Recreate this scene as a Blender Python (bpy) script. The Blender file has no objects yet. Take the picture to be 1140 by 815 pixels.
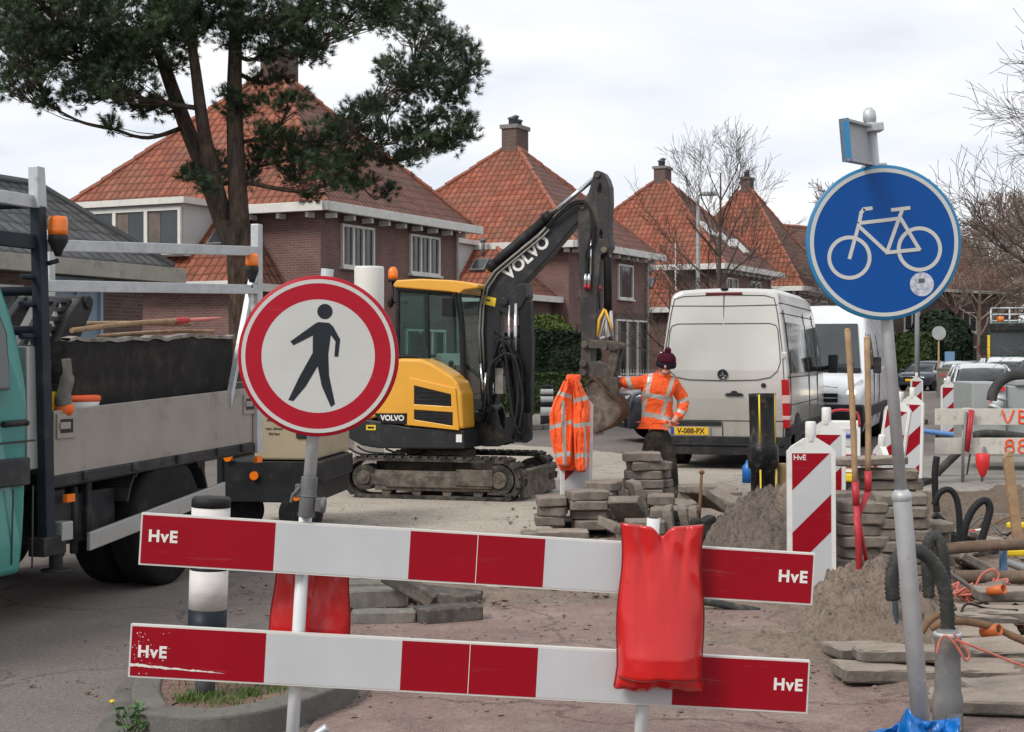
import bpy, bmesh, math, random
import numpy as np
from mathutils import Vector, Matrix, Euler
from math import sin, cos, pi, radians as R, sqrt, atan2
random.seed(7); NR = np.random.RandomState(11)
scene = bpy.context.scene
C = scene.collection
F = 1700.0; HZ = 398.0; CX = 570.0; CH = 1.65
def P(px, py, Y): return Vector(((px-CX)/F*Y, Y, CH-(py-HZ)/F*Y))
def G(px, py, z=0.0):
    Y = (CH-z)*F/(py-HZ); return Vector(((px-CX)/F*Y, Y, z))
# ------------------------------------------------------------------ materials
MATS = {}
def lin(c):
    return tuple(c) + ((1.0,) if len(c) == 3 else ())
def hexc(h):
    v = [int(h[i:i+2], 16)/255 for i in (0, 2, 4)]
    return tuple((x/12.92 if x <= .04045 else ((x+.055)/1.055)**2.4) for x in v)
class NT:
    def __init__(s, name):
        s.m = bpy.data.materials.new(name); s.m.use_nodes = True
        s.t = s.m.node_tree; s.b = s.t.nodes['Principled BSDF']; s.o = s.t.nodes['Material Output']
    def n(s, typ, **kw):
        x = s.t.nodes.new(typ)
        for k, v in kw.items():
            if k in x.inputs.keys(): x.inputs[k].default_value = v
            else: setattr(x, k, v)
        return x
    def l(s, a, b): s.t.links.new(a, b)
    def math(s, op, a, b=None, c=None):
        x = s.t.nodes.new('ShaderNodeMath'); x.operation = op
        for i, q in enumerate((a, b, c)):
            if q is None: continue
            if isinstance(q, (int, float)): x.inputs[i].default_value = q
            else: s.l(q, x.inputs[i])
        return x.outputs[0]
    def mix(s, f, a, b, blend='MIX'):
        x = s.t.nodes.new('ShaderNodeMix'); x.data_type = 'RGBA'; x.blend_type = blend
        for i, q in ((0, f), (6, a), (7, b)):
            if isinstance(q, (int, float)): x.inputs[i].default_value = q
            elif isinstance(q, tuple): x.inputs[i].default_value = lin(q)
            else: s.l(q, x.inputs[i])
        return x.outputs[2]
    def noise(s, vec, scale, detail=4, rough=.6):
        x = s.t.nodes.new('ShaderNodeTexNoise'); x.inputs['Scale'].default_value = scale
        x.inputs['Detail'].default_value = detail; x.inputs['Roughness'].default_value = rough
        if vec is not None: s.l(vec, x.inputs['Vector'])
        return x.outputs['Fac']
    def rng(s, v, a, b, c=0, d=1):
        x = s.t.nodes.new('ShaderNodeMapRange'); s.l(v, x.inputs[0])
        for i, q in zip((1, 2, 3, 4), (a, b, c, d)): x.inputs[i].default_value = q
        return x.outputs[0]
    def bump(s, h, strength, dist=.01):
        x = s.t.nodes.new('ShaderNodeBump'); x.inputs['Strength'].default_value = strength
        x.inputs['Distance'].default_value = dist; s.l(h, x.inputs['Height']); s.l(x.outputs[0], s.b.inputs['Normal'])
    def obj(s): return s.t.nodes.new('ShaderNodeTexCoord').outputs['Object']
def M(name, col=None, rough=.6, metal=0.0, var=.12, vs=3.0, bump=.0, bs=60.0, dirt=None, dcut=(.5, .7), ds=5.0, coat=0, spec=.5, rvar=.08, trans=0, emit=None):
    """painted / raw surface: colour, slow tone variation, dirt patches, fine relief"""
    if name in MATS: return MATS[name]
    k = NT(name); o = k.obj()
    n1 = k.noise(o, vs, 5)
    c = k.mix(k.rng(n1, .3, .7), tuple(x*(1-var) for x in col), tuple(min(1, x*(1+var)) for x in col))
    if dirt:
        c = k.mix(k.math('MULTIPLY', k.rng(k.noise(o, ds, 8, .7), dcut[0], dcut[1]), .85), c, tuple(dirt))
    k.l(c, k.b.inputs['Base Color'])
    r = k.rng(k.noise(o, vs*2.3, 5), .3, .7, max(.02, rough-rvar), min(1, rough+rvar))
    k.l(r, k.b.inputs['Roughness'])
    k.b.inputs['Metallic'].default_value = metal
    k.b.inputs['Specular IOR Level'].default_value = spec*(.35 if (max(col) < .1 and not coat and rough > .3) else 1)
    if coat: k.b.inputs['Coat Weight'].default_value = coat; k.b.inputs['Coat Roughness'].default_value = .08
    if trans: k.b.inputs['Transmission Weight'].default_value = trans
    if bump: k.bump(k.noise(o, bs, 4), bump, .004)
    if emit: k.b.inputs['Emission Color'].default_value = lin(emit[0]); k.b.inputs['Emission Strength'].default_value = emit[1]
    MATS[name] = k.m
    return k.m
def glassmat(name, tint=(.6, .7, .7), alpha=.5, rough=.03, dark=(.02, .025, .025)):
    if name in MATS: return MATS[name]
    k = NT(name)
    tr = k.n('ShaderNodeBsdfTransparent'); tr.inputs[0].default_value = lin(tint)
    k.b.inputs['Base Color'].default_value = lin(dark); k.b.inputs['Roughness'].default_value = rough
    k.b.inputs['Specular IOR Level'].default_value = .8
    mx = k.n('ShaderNodeMixShader'); mx.inputs[0].default_value = alpha
    k.l(tr.outputs[0], mx.inputs[1]); k.l(k.b.outputs[0], mx.inputs[2]); k.l(mx.outputs[0], k.o.inputs[0])
    MATS[name] = k.m; return k.m
def brickmat(name, c1, c2, mortar, bw=.22, bh=.065, ms=.012, var=.25):
    if name in MATS: return MATS[name]
    k = NT(name); o = k.obj(); sp = k.n('ShaderNodeSeparateXYZ'); k.l(o, sp.inputs[0])
    cb = k.n('ShaderNodeCombineXYZ'); k.l(k.math('ADD', sp.outputs[0], sp.outputs[1]), cb.inputs[0]); k.l(sp.outputs[2], cb.inputs[1])
    b = k.n('ShaderNodeTexBrick'); k.l(cb.outputs[0], b.inputs['Vector'])
    b.inputs['Color1'].default_value = lin(c1); b.inputs['Color2'].default_value = lin(c2); b.inputs['Mortar'].default_value = lin(mortar)
    b.inputs['Scale'].default_value = 1; b.inputs['Brick Width'].default_value = bw; b.inputs['Row Height'].default_value = bh
    b.inputs['Mortar Size'].default_value = ms; b.inputs['Bias'].default_value = -.2
    n = k.rng(k.noise(o, 1.3, 6, .7), .3, .7, 1-var, 1+var)
    sc_ = k.n('ShaderNodeVectorMath', operation='SCALE'); k.l(b.outputs['Color'], sc_.inputs[0]); k.l(n, sc_.inputs['Scale'])
    k.l(sc_.outputs[0], k.b.inputs['Base Color']); k.b.inputs['Roughness'].default_value = .9
    k.b.inputs['Specular IOR Level'].default_value = .2
    k.bump(k.math('MULTIPLY', b.outputs['Fac'], -1.0), .5, .01)
    MATS[name] = k.m; return k.m
def tilemat(name, ca, cb_, cc, tw=.235, th=.31, rough=.75, moss=(.10, .085, .06), mcut=(.52, .72)):
    """clay pantiles on UVs measured in metres"""
    if name in MATS: return MATS[name]
    k = NT(name); uv = k.t.nodes.new('ShaderNodeTexCoord').outputs['UV']
    sp = k.n('ShaderNodeSeparateXYZ'); k.l(uv, sp.inputs[0])
    w1 = k.noise(uv, 1.3, 3); w2 = k.noise(uv, 6, 2); o = k.obj()
    u = k.math('ADD', k.math('DIVIDE', sp.outputs[0], tw), k.math('MULTIPLY', w2, .3)); v = k.math('ADD', k.math('DIVIDE', sp.outputs[1], th), k.math('ADD', k.math('MULTIPLY', w1, .55), k.math('MULTIPLY', w2, .35)))
    fu = k.math('FRACT', u); fv = k.math('FRACT', v)
    wave = k.math('POWER', k.math('ABSOLUTE', k.math('SINE', k.math('MULTIPLY', fu, pi))), .7)
    hgt = k.math('ADD', k.math('MULTIPLY', wave, .55), k.math('MULTIPLY', k.math('SUBTRACT', 1.0, fv), .75))
    wn = k.n('ShaderNodeTexWhiteNoise', noise_dimensions='2D'); cm = k.n('ShaderNodeCombineXYZ')
    k.l(k.math('FLOOR', u), cm.inputs[0]); k.l(k.math('FLOOR', v), cm.inputs[1]); k.l(cm.outputs[0], wn.inputs['Vector'])
    rp = k.n('ShaderNodeValToRGB'); e = rp.color_ramp.elements
    e[0].color = lin(ca); e[1].color = lin(cc); m_ = rp.color_ramp.elements.new(.5); m_.color = lin(cb_)
    k.l(wn.outputs['Value'], rp.inputs[0])
    c = k.mix(k.math('MULTIPLY', k.rng(k.noise(o, .7, 8, .75), mcut[0], mcut[1]), .65), rp.outputs[0], moss)
    # shadow lines in the lap and the pan of each tile, painted into the colour
    lap_shade = k.math('MAXIMUM', k.rng(fv, .0, .3, 1, 0), k.rng(wave, .15, .7, .9, 0))
    c = k.mix(k.math('MULTIPLY', lap_shade, .8), c, tuple(x*.2 for x in ca))
    k.l(c, k.b.inputs['Base Color']); k.b.inputs['Roughness'].default_value = rough; k.b.inputs['Specular IOR Level'].default_value = .25
    k.bump(hgt, 1.0, .05)
    MATS[name] = k.m; return k.m
# ------------------------------------------------------------------ mesh builder
def rotm(ax=0, ay=0, az=0): return Euler((ax, ay, az), 'XYZ').to_matrix().to_4x4()
def place(loc, ax=0, ay=0, az=0): return Matrix.Translation(Vector(loc)) @ rotm(ax, ay, az)
class MB:
    def __init__(s): s.v = []; s.f = []; s.m = []; s.s = []; s.uv = {}
    def add(s, vs, fs, mat=0, smooth=False, T=None, uv=None):
        b = len(s.v)
        for q in vs:
            q = Vector(q)
            s.v.append(tuple(T @ q) if T is not None else tuple(q))
        for i, f in enumerate(fs):
            if uv: s.uv[len(s.f)] = uv[i]
            s.f.append([b+j for j in f]); s.m.append(mat); s.s.append(smooth)
        return s
    def box(s, x0, x1, y0, y1, z0, z1, mat=0, T=None):
        return s.add([(x0, y0, z0), (x1, y0, z0), (x1, y1, z0), (x0, y1, z0), (x0, y0, z1), (x1, y0, z1), (x1, y1, z1), (x0, y1, z1)],
                     [(0, 3, 2, 1), (4, 5, 6, 7), (0, 1, 5, 4), (1, 2, 6, 5), (2, 3, 7, 6), (3, 0, 4, 7)], mat, False, T)
    def cbox(s, c, sz, mat=0, T=None, rot=(0, 0, 0)):
        Q = place(c, *rot)
        if T is not None: Q = T @ Q
        a, b, d = sz[0]/2, sz[1]/2, sz[2]/2
        return s.box(-a, a, -b, b, -d, d, mat, Q)
    def prism(s, poly, t0, t1, plane='xz', mat=0, T=None, smooth=False):
        n = len(poly)
        fn = {'xz': lambda a, b, t: (a, t, b), 'xy': lambda a, b, t: (a, b, t), 'yz': lambda a, b, t: (t, a, b)}[plane]
        vs = [fn(a, b, t0) for a, b in poly]+[fn(a, b, t1) for a, b in poly]
        s.add(vs, [tuple(range(n))[::-1], tuple(range(n, 2*n))], mat, False, T)
        b = len(s.v)-2*n
        for i in range(n):
            j = (i+1) % n
            s.f.append([b+i, b+j, b+n+j, b+n+i]); s.m.append(mat); s.s.append(smooth)
        return s
    def tube(s, pts, r, n=8, mat=0, cap=True, smooth=True, T=None):
        pts = [Vector(p) for p in pts]; m = len(pts)
        rs = list(r) if isinstance(r, (list, tuple)) else [r]*m
        vs = []; up = None
        for i, p in enumerate(pts):
            d = (pts[min(i+1, m-1)]-pts[max(i-1, 0)])
            if d.length < 1e-9: d = Vector((0, 0, 1))
            d.normalize()
            if up is None: up = d.orthogonal().normalized()
            else:
                up = (up-d*up.dot(d))
                up = up.normalized() if up.length > 1e-6 else d.orthogonal().normalized()
            w = d.cross(up)
            for k in range(n):
                a = 2*pi*k/n; vs.append(p+(up*cos(a)+w*sin(a))*rs[i])
        fs = []
        for i in range(m-1):
            for k in range(n):
                k2 = (k+1) % n; fs.append((i*n+k, i*n+k2, (i+1)*n+k2, (i+1)*n+k))
        s.add(vs, fs, mat, smooth, T)
        if cap:
            b = len(s.v)-len(vs)
            s.f.append([b+k for k in range(n)][::-1]); s.m.append(mat); s.s.append(False)
            s.f.append([b+(m-1)*n+k for k in range(n)]); s.m.append(mat); s.s.append(False)
        return s
    def cyl(s, p0, p1, r, n=16, mat=0, T=None): return s.tube([p0, p1], r, n, mat, True, True, T)
    def lathe(s, prof, n=20, mat=0, T=None, smooth=True):
        vs = []
        for r, z in prof:
            for k in range(n):
                a = 2*pi*k/n; vs.append((r*cos(a), r*sin(a), z))
        fs = []
        for i in range(len(prof)-1):
            for k in range(n):
                k2 = (k+1) % n; fs.append((i*n+k, i*n+k2, (i+1)*n+k2, (i+1)*n+k))
        fs.append(tuple(range(n))[::-1]); fs.append(tuple((len(prof)-1)*n+k for k in range(n)))
        return s.add(vs, fs, mat, smooth, T)
    def ball(s, c, r, mat=0, n=12, m=8, T=None):
        r = r if isinstance(r, (tuple, list)) else (r, r, r)
        Q = Matrix.Translation(Vector(c)) @ Matrix.Diagonal((r[0], r[1], r[2], 1))
        if T is not None: Q = T @ Q
        return s.lathe([(max(1e-4, sin(pi*i/m)), -cos(pi*i/m)) for i in range(m+1)], n, mat, Q)
    def quad(s, a, b, c, d, mat=0, uv=None, T=None): return s.add([a, b, c, d], [(0, 1, 2, 3)], mat, False, T, [uv] if uv else None)
    def text(s, txt, size, T, mat=0, bold=.0, ext=.001, align='CENTER', sx=1.0, spacing=1.0):
        cu = bpy.data.curves.new('t', 'FONT'); cu.body = txt; cu.size = size; cu.extrude = ext; cu.offset = bold
        cu.align_x = align; cu.align_y = 'CENTER'; cu.resolution_u = 3; cu.space_character = spacing
        o = bpy.data.objects.new('t', cu); C.objects.link(o)
        dg = bpy.context.evaluated_depsgraph_get(); me = bpy.data.meshes.new_from_object(o.evaluated_get(dg))
        Q = T @ Matrix.Diagonal((sx, 1, 1, 1))
        s.add([v.co for v in me.vertices], [tuple(p.vertices) for p in me.polygons], mat, False, Q)
        bpy.data.objects.remove(o); bpy.data.meshes.remove(me); bpy.data.curves.remove(cu)
        return s
    def build(s, name, mats, parent=None, bevel=0, seg=2, sub=0, smooth=False, label=None, wn=True):
        me = bpy.data.meshes.new(name); me.from_pydata(s.v, [], s.f)
        for m in (mats if isinstance(mats, (list, tuple)) else [mats]): me.materials.append(m)
        me.polygons.foreach_set('material_index', s.m)
        me.polygons.foreach_set('use_smooth', [True]*len(s.f) if (smooth or sub) else s.s)
        if s.uv:
            L = me.uv_layers.new(name='UVMap')
            for fi, uvs in s.uv.items():
                p = me.polygons[fi]
                for j, li in enumerate(p.loop_indices): L.data[li].uv = uvs[j]
        me.update()
        bm = bmesh.new(); bm.from_mesh(me)
        if not s.uv: bmesh.ops.recalc_face_normals(bm, faces=bm.faces)
        bm.to_mesh(me); bm.free()
        o = bpy.data.objects.new(name, me); C.objects.link(o)
        if parent is not None: o.parent = parent
        if sub:
            q = o.modifiers.new('s', 'SUBSURF'); q.levels = sub; q.render_levels = sub
        if bevel:
            q = o.modifiers.new('b', 'BEVEL'); q.width = bevel; q.segments = seg; q.limit_method = 'ANGLE'; q.angle_limit = R(35)
            q.harden_normals = False
        if label: o['label'] = label
        return o
def thing(name, label, cat, loc=(0, 0, 0), rz=0, group=None, rx=0, ry=0):
    o = bpy.data.objects.new(name, None); C.objects.link(o); o.empty_display_size = .2
    o.location = loc; o.rotation_euler = (rx, ry, rz); o['label'] = label; o['category'] = cat
    if group: o['group'] = group
    return o
def tag(o, label, cat, group=None, kind=None):
    if label: o['label'] = label
    if cat: o['category'] = cat
    if group: o['group'] = group
    if kind: o['kind'] = kind
    return o
def st(o): o['kind'] = 'structure'; return o
def ctree(o, parent=None):
    c = o.copy(); C.objects.link(c); c.parent = parent
    for ch in [x for x in CH_OF(o)]: ctree(ch, c)
    return c
def CH_OF(o): return [x for x in bpy.data.objects if x.parent is o]
def dup(o, loc, rz=None, label=None, group=None, scale=None):
    c = ctree(o); c.location = loc
    if rz is not None: c.rotation_euler = (c.rotation_euler[0], c.rotation_euler[1], rz)
    if label: c['label'] = label
    if group: c['group'] = group
    if scale: c.scale = (scale,)*3 if isinstance(scale, (int, float)) else scale
    return c
def catmull(pts, n=6):
    pts = [Vector(p) for p in pts]; out = []
    for i in range(len(pts)-1):
        p0 = pts[max(i-1, 0)]; p1 = pts[i]; p2 = pts[i+1]; p3 = pts[min(i+2, len(pts)-1)]
        for k in range(n):
            t = k/n
            out.append(.5*((2*p1)+(p2-p0)*t+(2*p0-5*p1+4*p2-p3)*t*t+(3*p1-p0-3*p2+p3)*t**3))
    out.append(pts[-1]); return out
def lattice(n, per=256):
    return np.random.RandomState(n).rand(per, per)
LT = lattice(5)
def vnoise(x, y):
    xi = np.floor(x).astype(int); yi = np.floor(y).astype(int); fx = x-xi; fy = y-yi
    fx = fx*fx*(3-2*fx); fy = fy*fy*(3-2*fy)
    g = lambda a, b: LT[a % 256, b % 256]
    return (g(xi, yi)*(1-fx)+g(xi+1, yi)*fx)*(1-fy)+(g(xi, yi+1)*(1-fx)+g(xi+1, yi+1)*fx)*fy
def fbm(x, y, o=5, rough=.5):
    s = 0; a = 1; t = 0
    for i in range(o): s = s+a*vnoise(x*2**i+17.3*i, y*2**i+9.1*i); t += a; a *= rough
    return s/t-.5
# ------------------------------------------------------------------ shared paints
white_paint = M('white_paint', (.74, .74, .72), .45, var=.05, dirt=(.42, .39, .34), dcut=(.6, .85), ds=4)
black_rubber = M('black_rubber', (.022, .022, .022), .75, var=.3, bump=.3, bs=80, dirt=(.12, .1, .085), dcut=(.5, .8), ds=7)
galv = M('galvanised_steel', (.46, .48, .495), .5, metal=.4, var=.14, vs=9, bump=.1, bs=150, dirt=(.2, .18, .16), dcut=(.58, .8), ds=14)
alu = M('aluminium', (.42, .42, .41), .48, metal=.55, var=.08, dirt=(.15, .13, .12), dcut=(.55, .8), ds=6)
dark_steel = M('dark_steel', (.03, .032, .036), .5, metal=.2, var=.25, dirt=(.1, .09, .075), dcut=(.5, .8), ds=6)
glass_dark = M('window_glass', (.03, .035, .038), .06, var=.3, vs=1.5, spec=.7)
wood = M('pale_wood', (.34, .215, .12), .7, var=.2, vs=12, bump=.3, bs=120, dirt=(.14, .1, .07), dcut=(.5, .75), ds=9)
red_paint = M('red_paint', (.42, .02, .03), .5, var=.2, dirt=(.2, .09, .07), dcut=(.55, .8), ds=30)
orange_lens = M('orange_lens', (.85, .19, .01), .2, var=.08, spec=.6)
red_lens = M('red_lens', (.35, .008, .012), .15, var=.1, spec=.6)
# ================================================================== camera, sky, sun
cam = bpy.data.cameras.new('camera'); co = bpy.data.objects.new('camera', cam); C.objects.link(co); scene.camera = co
co.location = (0, 0, CH); co.rotation_euler = (R(90), 0, 0); cam.sensor_width = 36; cam.lens = F/1140*36
cam.shift_y = -(407.5-HZ)/1140; cam.clip_end = 3000; cam.clip_start = .1
SUN_EL, SUN_AZ = R(44), R(-132)       # azimuth from +Y, clockwise: behind the camera, on its left
W = bpy.data.worlds.new('World'); scene.world = W; W.use_nodes = True; wt = W.node_tree
for n_ in list(wt.nodes): wt.nodes.remove(n_)
def wn(t, **k):
    x = wt.nodes.new(t)
    for a, b in k.items():
        if a in x.inputs.keys(): x.inputs[a].default_value = b
        else: setattr(x, a, b)
    return x
sky = wn('ShaderNodeTexSky', sky_type='NISHITA', sun_disc=False, sun_elevation=SUN_EL, sun_rotation=SUN_AZ, dust_density=2.0, air_density=1.0)
tc = wn('ShaderNodeTexCoord'); sp = wn('ShaderNodeSeparateXYZ'); wt.links.new(tc.outputs['Generated'], sp.inputs[0])
dv = wn('ShaderNodeMath', operation='ADD'); dv.inputs[1].default_value = .13; wt.links.new(sp.outputs[2], dv.inputs[0])
mxz = wn('ShaderNodeMath', operation='MAXIMUM'); mxz.inputs[1].default_value = .06; wt.links.new(dv.outputs[0], mxz.inputs[0])
cv = wn('ShaderNodeCombineXYZ')
for i in (0, 1):
    q = wn('ShaderNodeMath', operation='DIVIDE'); wt.links.new(sp.outputs[i], q.inputs[0]); wt.links.new(mxz.outputs[0], q.inputs[1]); wt.links.new(q.outputs[0], cv.inputs[i])
nz = wn('ShaderNodeTexNoise'); nz.inputs['Scale'].default_value = 1.3; nz.inputs['Detail'].default_value = 9; nz.inputs['Roughness'].default_value = .52
nz.inputs['Distortion'].default_value = .25
wt.links.new(cv.outputs[0], nz.inputs['Vector'])
cover = wn('ShaderNodeValToRGB'); cover.color_ramp.elements[0].position = .24; cover.color_ramp.elements[1].position = .40
cover.color_ramp.elements[0].color = (.8, .8, .8, 1); cover.color_ramp.elements[1].color = (1, 1, 1, 1)
wt.links.new(nz.outputs['Fac'], cover.inputs[0])
tone = wn('ShaderNodeValToRGB'); e = tone.color_ramp.elements
e[0].position = .36; e[0].color = (8.5, 9.05, 9.9, 1); e[1].position = .6; e[1].color = (10.3, 10.4, 10.6, 1)
wt.links.new(nz.outputs['Fac'], tone.inputs[0])
mx = wn('ShaderNodeMix', data_type='RGBA'); wt.links.new(cover.outputs[0], mx.inputs[0])
wt.links.new(sky.outputs[0], mx.inputs[6]); wt.links.new(tone.outputs[0], mx.inputs[7])
bg = wn('ShaderNodeBackground'); bg.inputs[1].default_value = .1; wt.links.new(mx.outputs[2], bg.inputs[0])
wo = wn('ShaderNodeOutputWorld'); wt.links.new(bg.outputs[0], wo.inputs[0])
sl = bpy.data.lights.new('sun', 'SUN'); so = bpy.data.objects.new('sun', sl); C.objects.link(so)
sl.energy = 2.6; sl.angle = R(20); sl.color = (1, .95, .87)
sd = Vector((sin(SUN_AZ)*cos(SUN_EL), cos(SUN_AZ)*cos(SUN_EL), sin(SUN_EL)))
so.rotation_euler = sd.to_track_quat('Z', 'Y').to_euler(); so.location = (-20, -20, 30)
scene.view_settings.view_transform = 'Standard'; scene.view_settings.look = 'None'
scene.cycles.transparent_max_bounces = 32; scene.view_settings.exposure = 0; scene.view_settings.gamma = 1
# ================================================================== ground
def asphalt(name, c, c2, grain=260, patch=(.2, .19, .175), pcut=(.55, .75), ps=1.2, stain=(.09, .085, .08)):
    k = NT(name); o = k.obj()
    a = k.mix(k.rng(k.noise(o, .5, 8, .65), .35, .65), c, c2)
    a = k.mix(k.math('MULTIPLY', k.rng(k.noise(o, ps, 9, .72), pcut[0], pcut[1]), .8), a, patch)
    a = k.mix(k.math('MULTIPLY', k.rng(k.noise(o, 2.7, 6, .6), .5, .7), .5), a, stain)
    wv = k.n('ShaderNodeVectorMath', operation='ADD'); wn_ = k.n('ShaderNodeTexNoise'); wn_.inputs['Scale'].default_value = 2.0; wn_.inputs['Detail'].default_value = 6; k.l(o, wn_.inputs['Vector'])
    ws_ = k.n('ShaderNodeVectorMath', operation='SCALE'); ws_.inputs['Scale'].default_value = .7; k.l(wn_.outputs['Color'], ws_.inputs[0]); k.l(o, wv.inputs[0]); k.l(ws_.outputs[0], wv.inputs[1])
    vo = k.n('ShaderNodeTexVoronoi', feature='DISTANCE_TO_EDGE'); vo.inputs['Scale'].default_value = .55; k.l(wv.outputs[0], vo.inputs['Vector']); a = k.mix(k.math('MULTIPLY', k.rng(vo.outputs['Distance'], .004, .011, 1, 0), .65), a, tuple(x*.35 for x in c))
    g = k.noise(o, grain, 2, .8)
    a = k.mix(k.rng(g, .5, .72, 0, .75), a, tuple(min(1, x*2.1) for x in c2))
    a = k.mix(k.rng(g, .46, .28, 0, .7), a, tuple(x*.4 for x in c))
    g2 = k.noise(o, grain*.3, 3, .7); a = k.mix(k.rng(g2, .52, .72, 0, .4), a, tuple(min(1, x*1.9) for x in c2)); a = k.mix(k.rng(g2, .46, .3, 0, .45), a, tuple(x*.45 for x in c))
    k.l(a, k.b.inputs['Base Color']); k.b.inputs['Roughness'].default_value = .93; k.b.inputs['Specular IOR Level'].default_value = .2
    k.bump(g, .5, .006); return k.m
m_asph = asphalt('asphalt', (.13, .11, .1), (.17, .148, .134), grain=120, patch=(.22, .19, .17))
m_red = asphalt('red_asphalt', (.165, .11, .098), (.205, .142, .126), patch=(.3, .25, .21), pcut=(.45, .68), ps=1.6, grain=130)
m_conc = asphalt('dusty_concrete', (.3, .265, .225), (.36, .325, .28), grain=120, patch=(.24, .2, .165), pcut=(.5, .7), ps=1.0, stain=(.2, .17, .14))
m_pave = brickmat('grey_paving', (.22, .205, .19), (.28, .26, .235), (.1, .09, .08), .3, .3, .008)
def flatpave(name, c1, c2, mo, bw, bh, ms=.006):
    k = NT(name); o = k.obj(); b = k.n('ShaderNodeTexBrick'); k.l(o, b.inputs['Vector'])
    b.inputs['Color1'].default_value = lin(c1); b.inputs['Color2'].default_value = lin(c2); b.inputs['Mortar'].default_value = lin(mo)
    b.inputs['Scale'].default_value = 1; b.inputs['Brick Width'].default_value = bw; b.inputs['Row Height'].default_value = bh; b.inputs['Mortar Size'].default_value = ms
    c = k.mix(k.math('MULTIPLY', k.rng(k.noise(o, 2.2, 8, .7), .45, .7), .6), b.outputs['Color'], (.27, .225, .175))
    k.l(c, k.b.inputs['Base Color']); k.b.inputs['Roughness'].default_value = .92
    k.bump(k.math('ADD', k.math('MULTIPLY', b.outputs['Fac'], -1.0), k.math('MULTIPLY', k.noise(o, 90, 3), .4)), .5, .006); return k.m
m_tiles = flatpave('pavement_tiles', (.2, .19, .175), (.25, .235, .215), (.08, .07, .06), .3, .3)
m_rbrick = flatpave('red_street_brick', (.2, .105, .085), (.16, .09, .075), (.07, .06, .05), .2, .1)
g = MB(); g.add([(-400, -30, 0), (600, -30, 0), (600, 1500, 0), (-400, 1500, 0)], [(0, 1, 2, 3)])
gnd = st(g.build('road', m_asph))
def sheet(name, pts, z, mat, jag=0.0):
    """flat ground sheet whose outline can be roughened"""
    pp = [Vector((p[0], p[1], 0)) for p in pts]; out = []
    for i, a in enumerate(pp):
        b = pp[(i+1) % len(pp)]; n = max(1, int((b-a).length/.15)) if jag else 1; nn = Vector((-(b-a).y, (b-a).x, 0)).normalized()
        for j in range(n):
            q = a.lerp(b, j/n); w = float(fbm(np.array([q.x*3.1]), np.array([q.y*3.1]), 4)[0])*2*jag
            out.append(q+nn*w)
    k = MB(); k.add([(q.x, q.y, z) for q in out], [tuple(range(len(out)))]); return st(k.build(name, mat))
cth, sth = cos(R(17.5)), sin(R(17.5))
def strip(x0, x1, y0, y1):       # band along the street: x offset across, y distance along
    o = Vector((0, 0, 0)); f = lambda a, b: (a*cth+b*sth, -a*sth+b*cth)
    return [f(x0, y0), f(x1, y0), f(x1, y1), f(x0, y1)]
# dusty strip where the machine stands, red cycle path in front, brick street on the far part
sheet('dusty_path', [G(330, 640), G(560, 655), G(1000, 640), G(1010, 560), G(860, 520), G(640, 500), G(520, 492), G(340, 505), G(250, 560)], .004, m_conc, .18)
sheet('cycle_path', [(-.95, 3.0), (4.2, 3.0), (3.6, 8.6), (2.2, 10.2), (.6, 10.9), G(455, 655)[:2], G(395, 690)[:2], G(372, 775)[:2]], .008, m_red, .07)
sheet('far_cycle_path', strip(4.6, 7.0, 26, 240), .006, m_red)
sheet('far_pavement', strip(7.3, 12, 20, 240), .01, m_tiles)
sheet('works_pavement', [(3.9, 18.4), (9.6, 18.0), (12, 24), (6.0, 25)], .05, m_tiles)
st(MB().prism([(3.9, 18.4), (9.6, 18.0), (9.62, 18.12), (3.92, 18.52)], 0, .06, 'xy').build('slab_edge', m_conc))
sheet('house_pavement', [(-30, 31.5), (-4, 31.5), (0.5, 35), (6.2, 47.5), (12, 66), (22, 98), (-10, 98), (-30, 70)], .08, m_tiles)
k_ = MB(); kp = [(-30, 31.35), (-4, 31.35), (.62, 34.9), (6.35, 47.4), (12.15, 66), (22.2, 98)]
for a, b in zip(kp, kp[1:]):
    d = Vector((b[0]-a[0], b[1]-a[1], 0)); n = Vector((d.y, -d.x, 0)).normalized()*.13
    k_.add([(a[0], a[1], 0), (b[0], b[1], 0), (b[0]+n.x, b[1]+n.y, 0), (a[0]+n.x, a[1]+n.y, 0), (a[0], a[1], .12), (b[0], b[1], .12), (b[0]+n.x, b[1]+n.y, .12), (a[0]+n.x, a[1]+n.y, .12)],
           [(0, 3, 2, 1), (4, 5, 6, 7), (0, 1, 5, 4), (1, 2, 6, 5), (2, 3, 7, 6), (3, 0, 4, 7)])
m_kerb = M('kerb_concrete', (.2, .19, .175), .9, var=.2, vs=4, bump=.5, bs=120, dirt=(.1, .09, .075), dcut=(.5, .75), ds=6)
st(k_.build('kerb', m_kerb, bevel=.02))
# front gardens: soil behind the pavement
sheet('garden_soil', [(-30, 35.5), (-3.2, 36.5), (2.5, 45), (6, 52), (10, 63), (14, 76), (4, 90), (-30, 80)], .088, M('soil', (.07, .055, .035), .95, var=.3, vs=2, bump=.6, bs=30, dirt=(.045, .065, .02), dcut=(.4, .6), ds=1))
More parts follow.
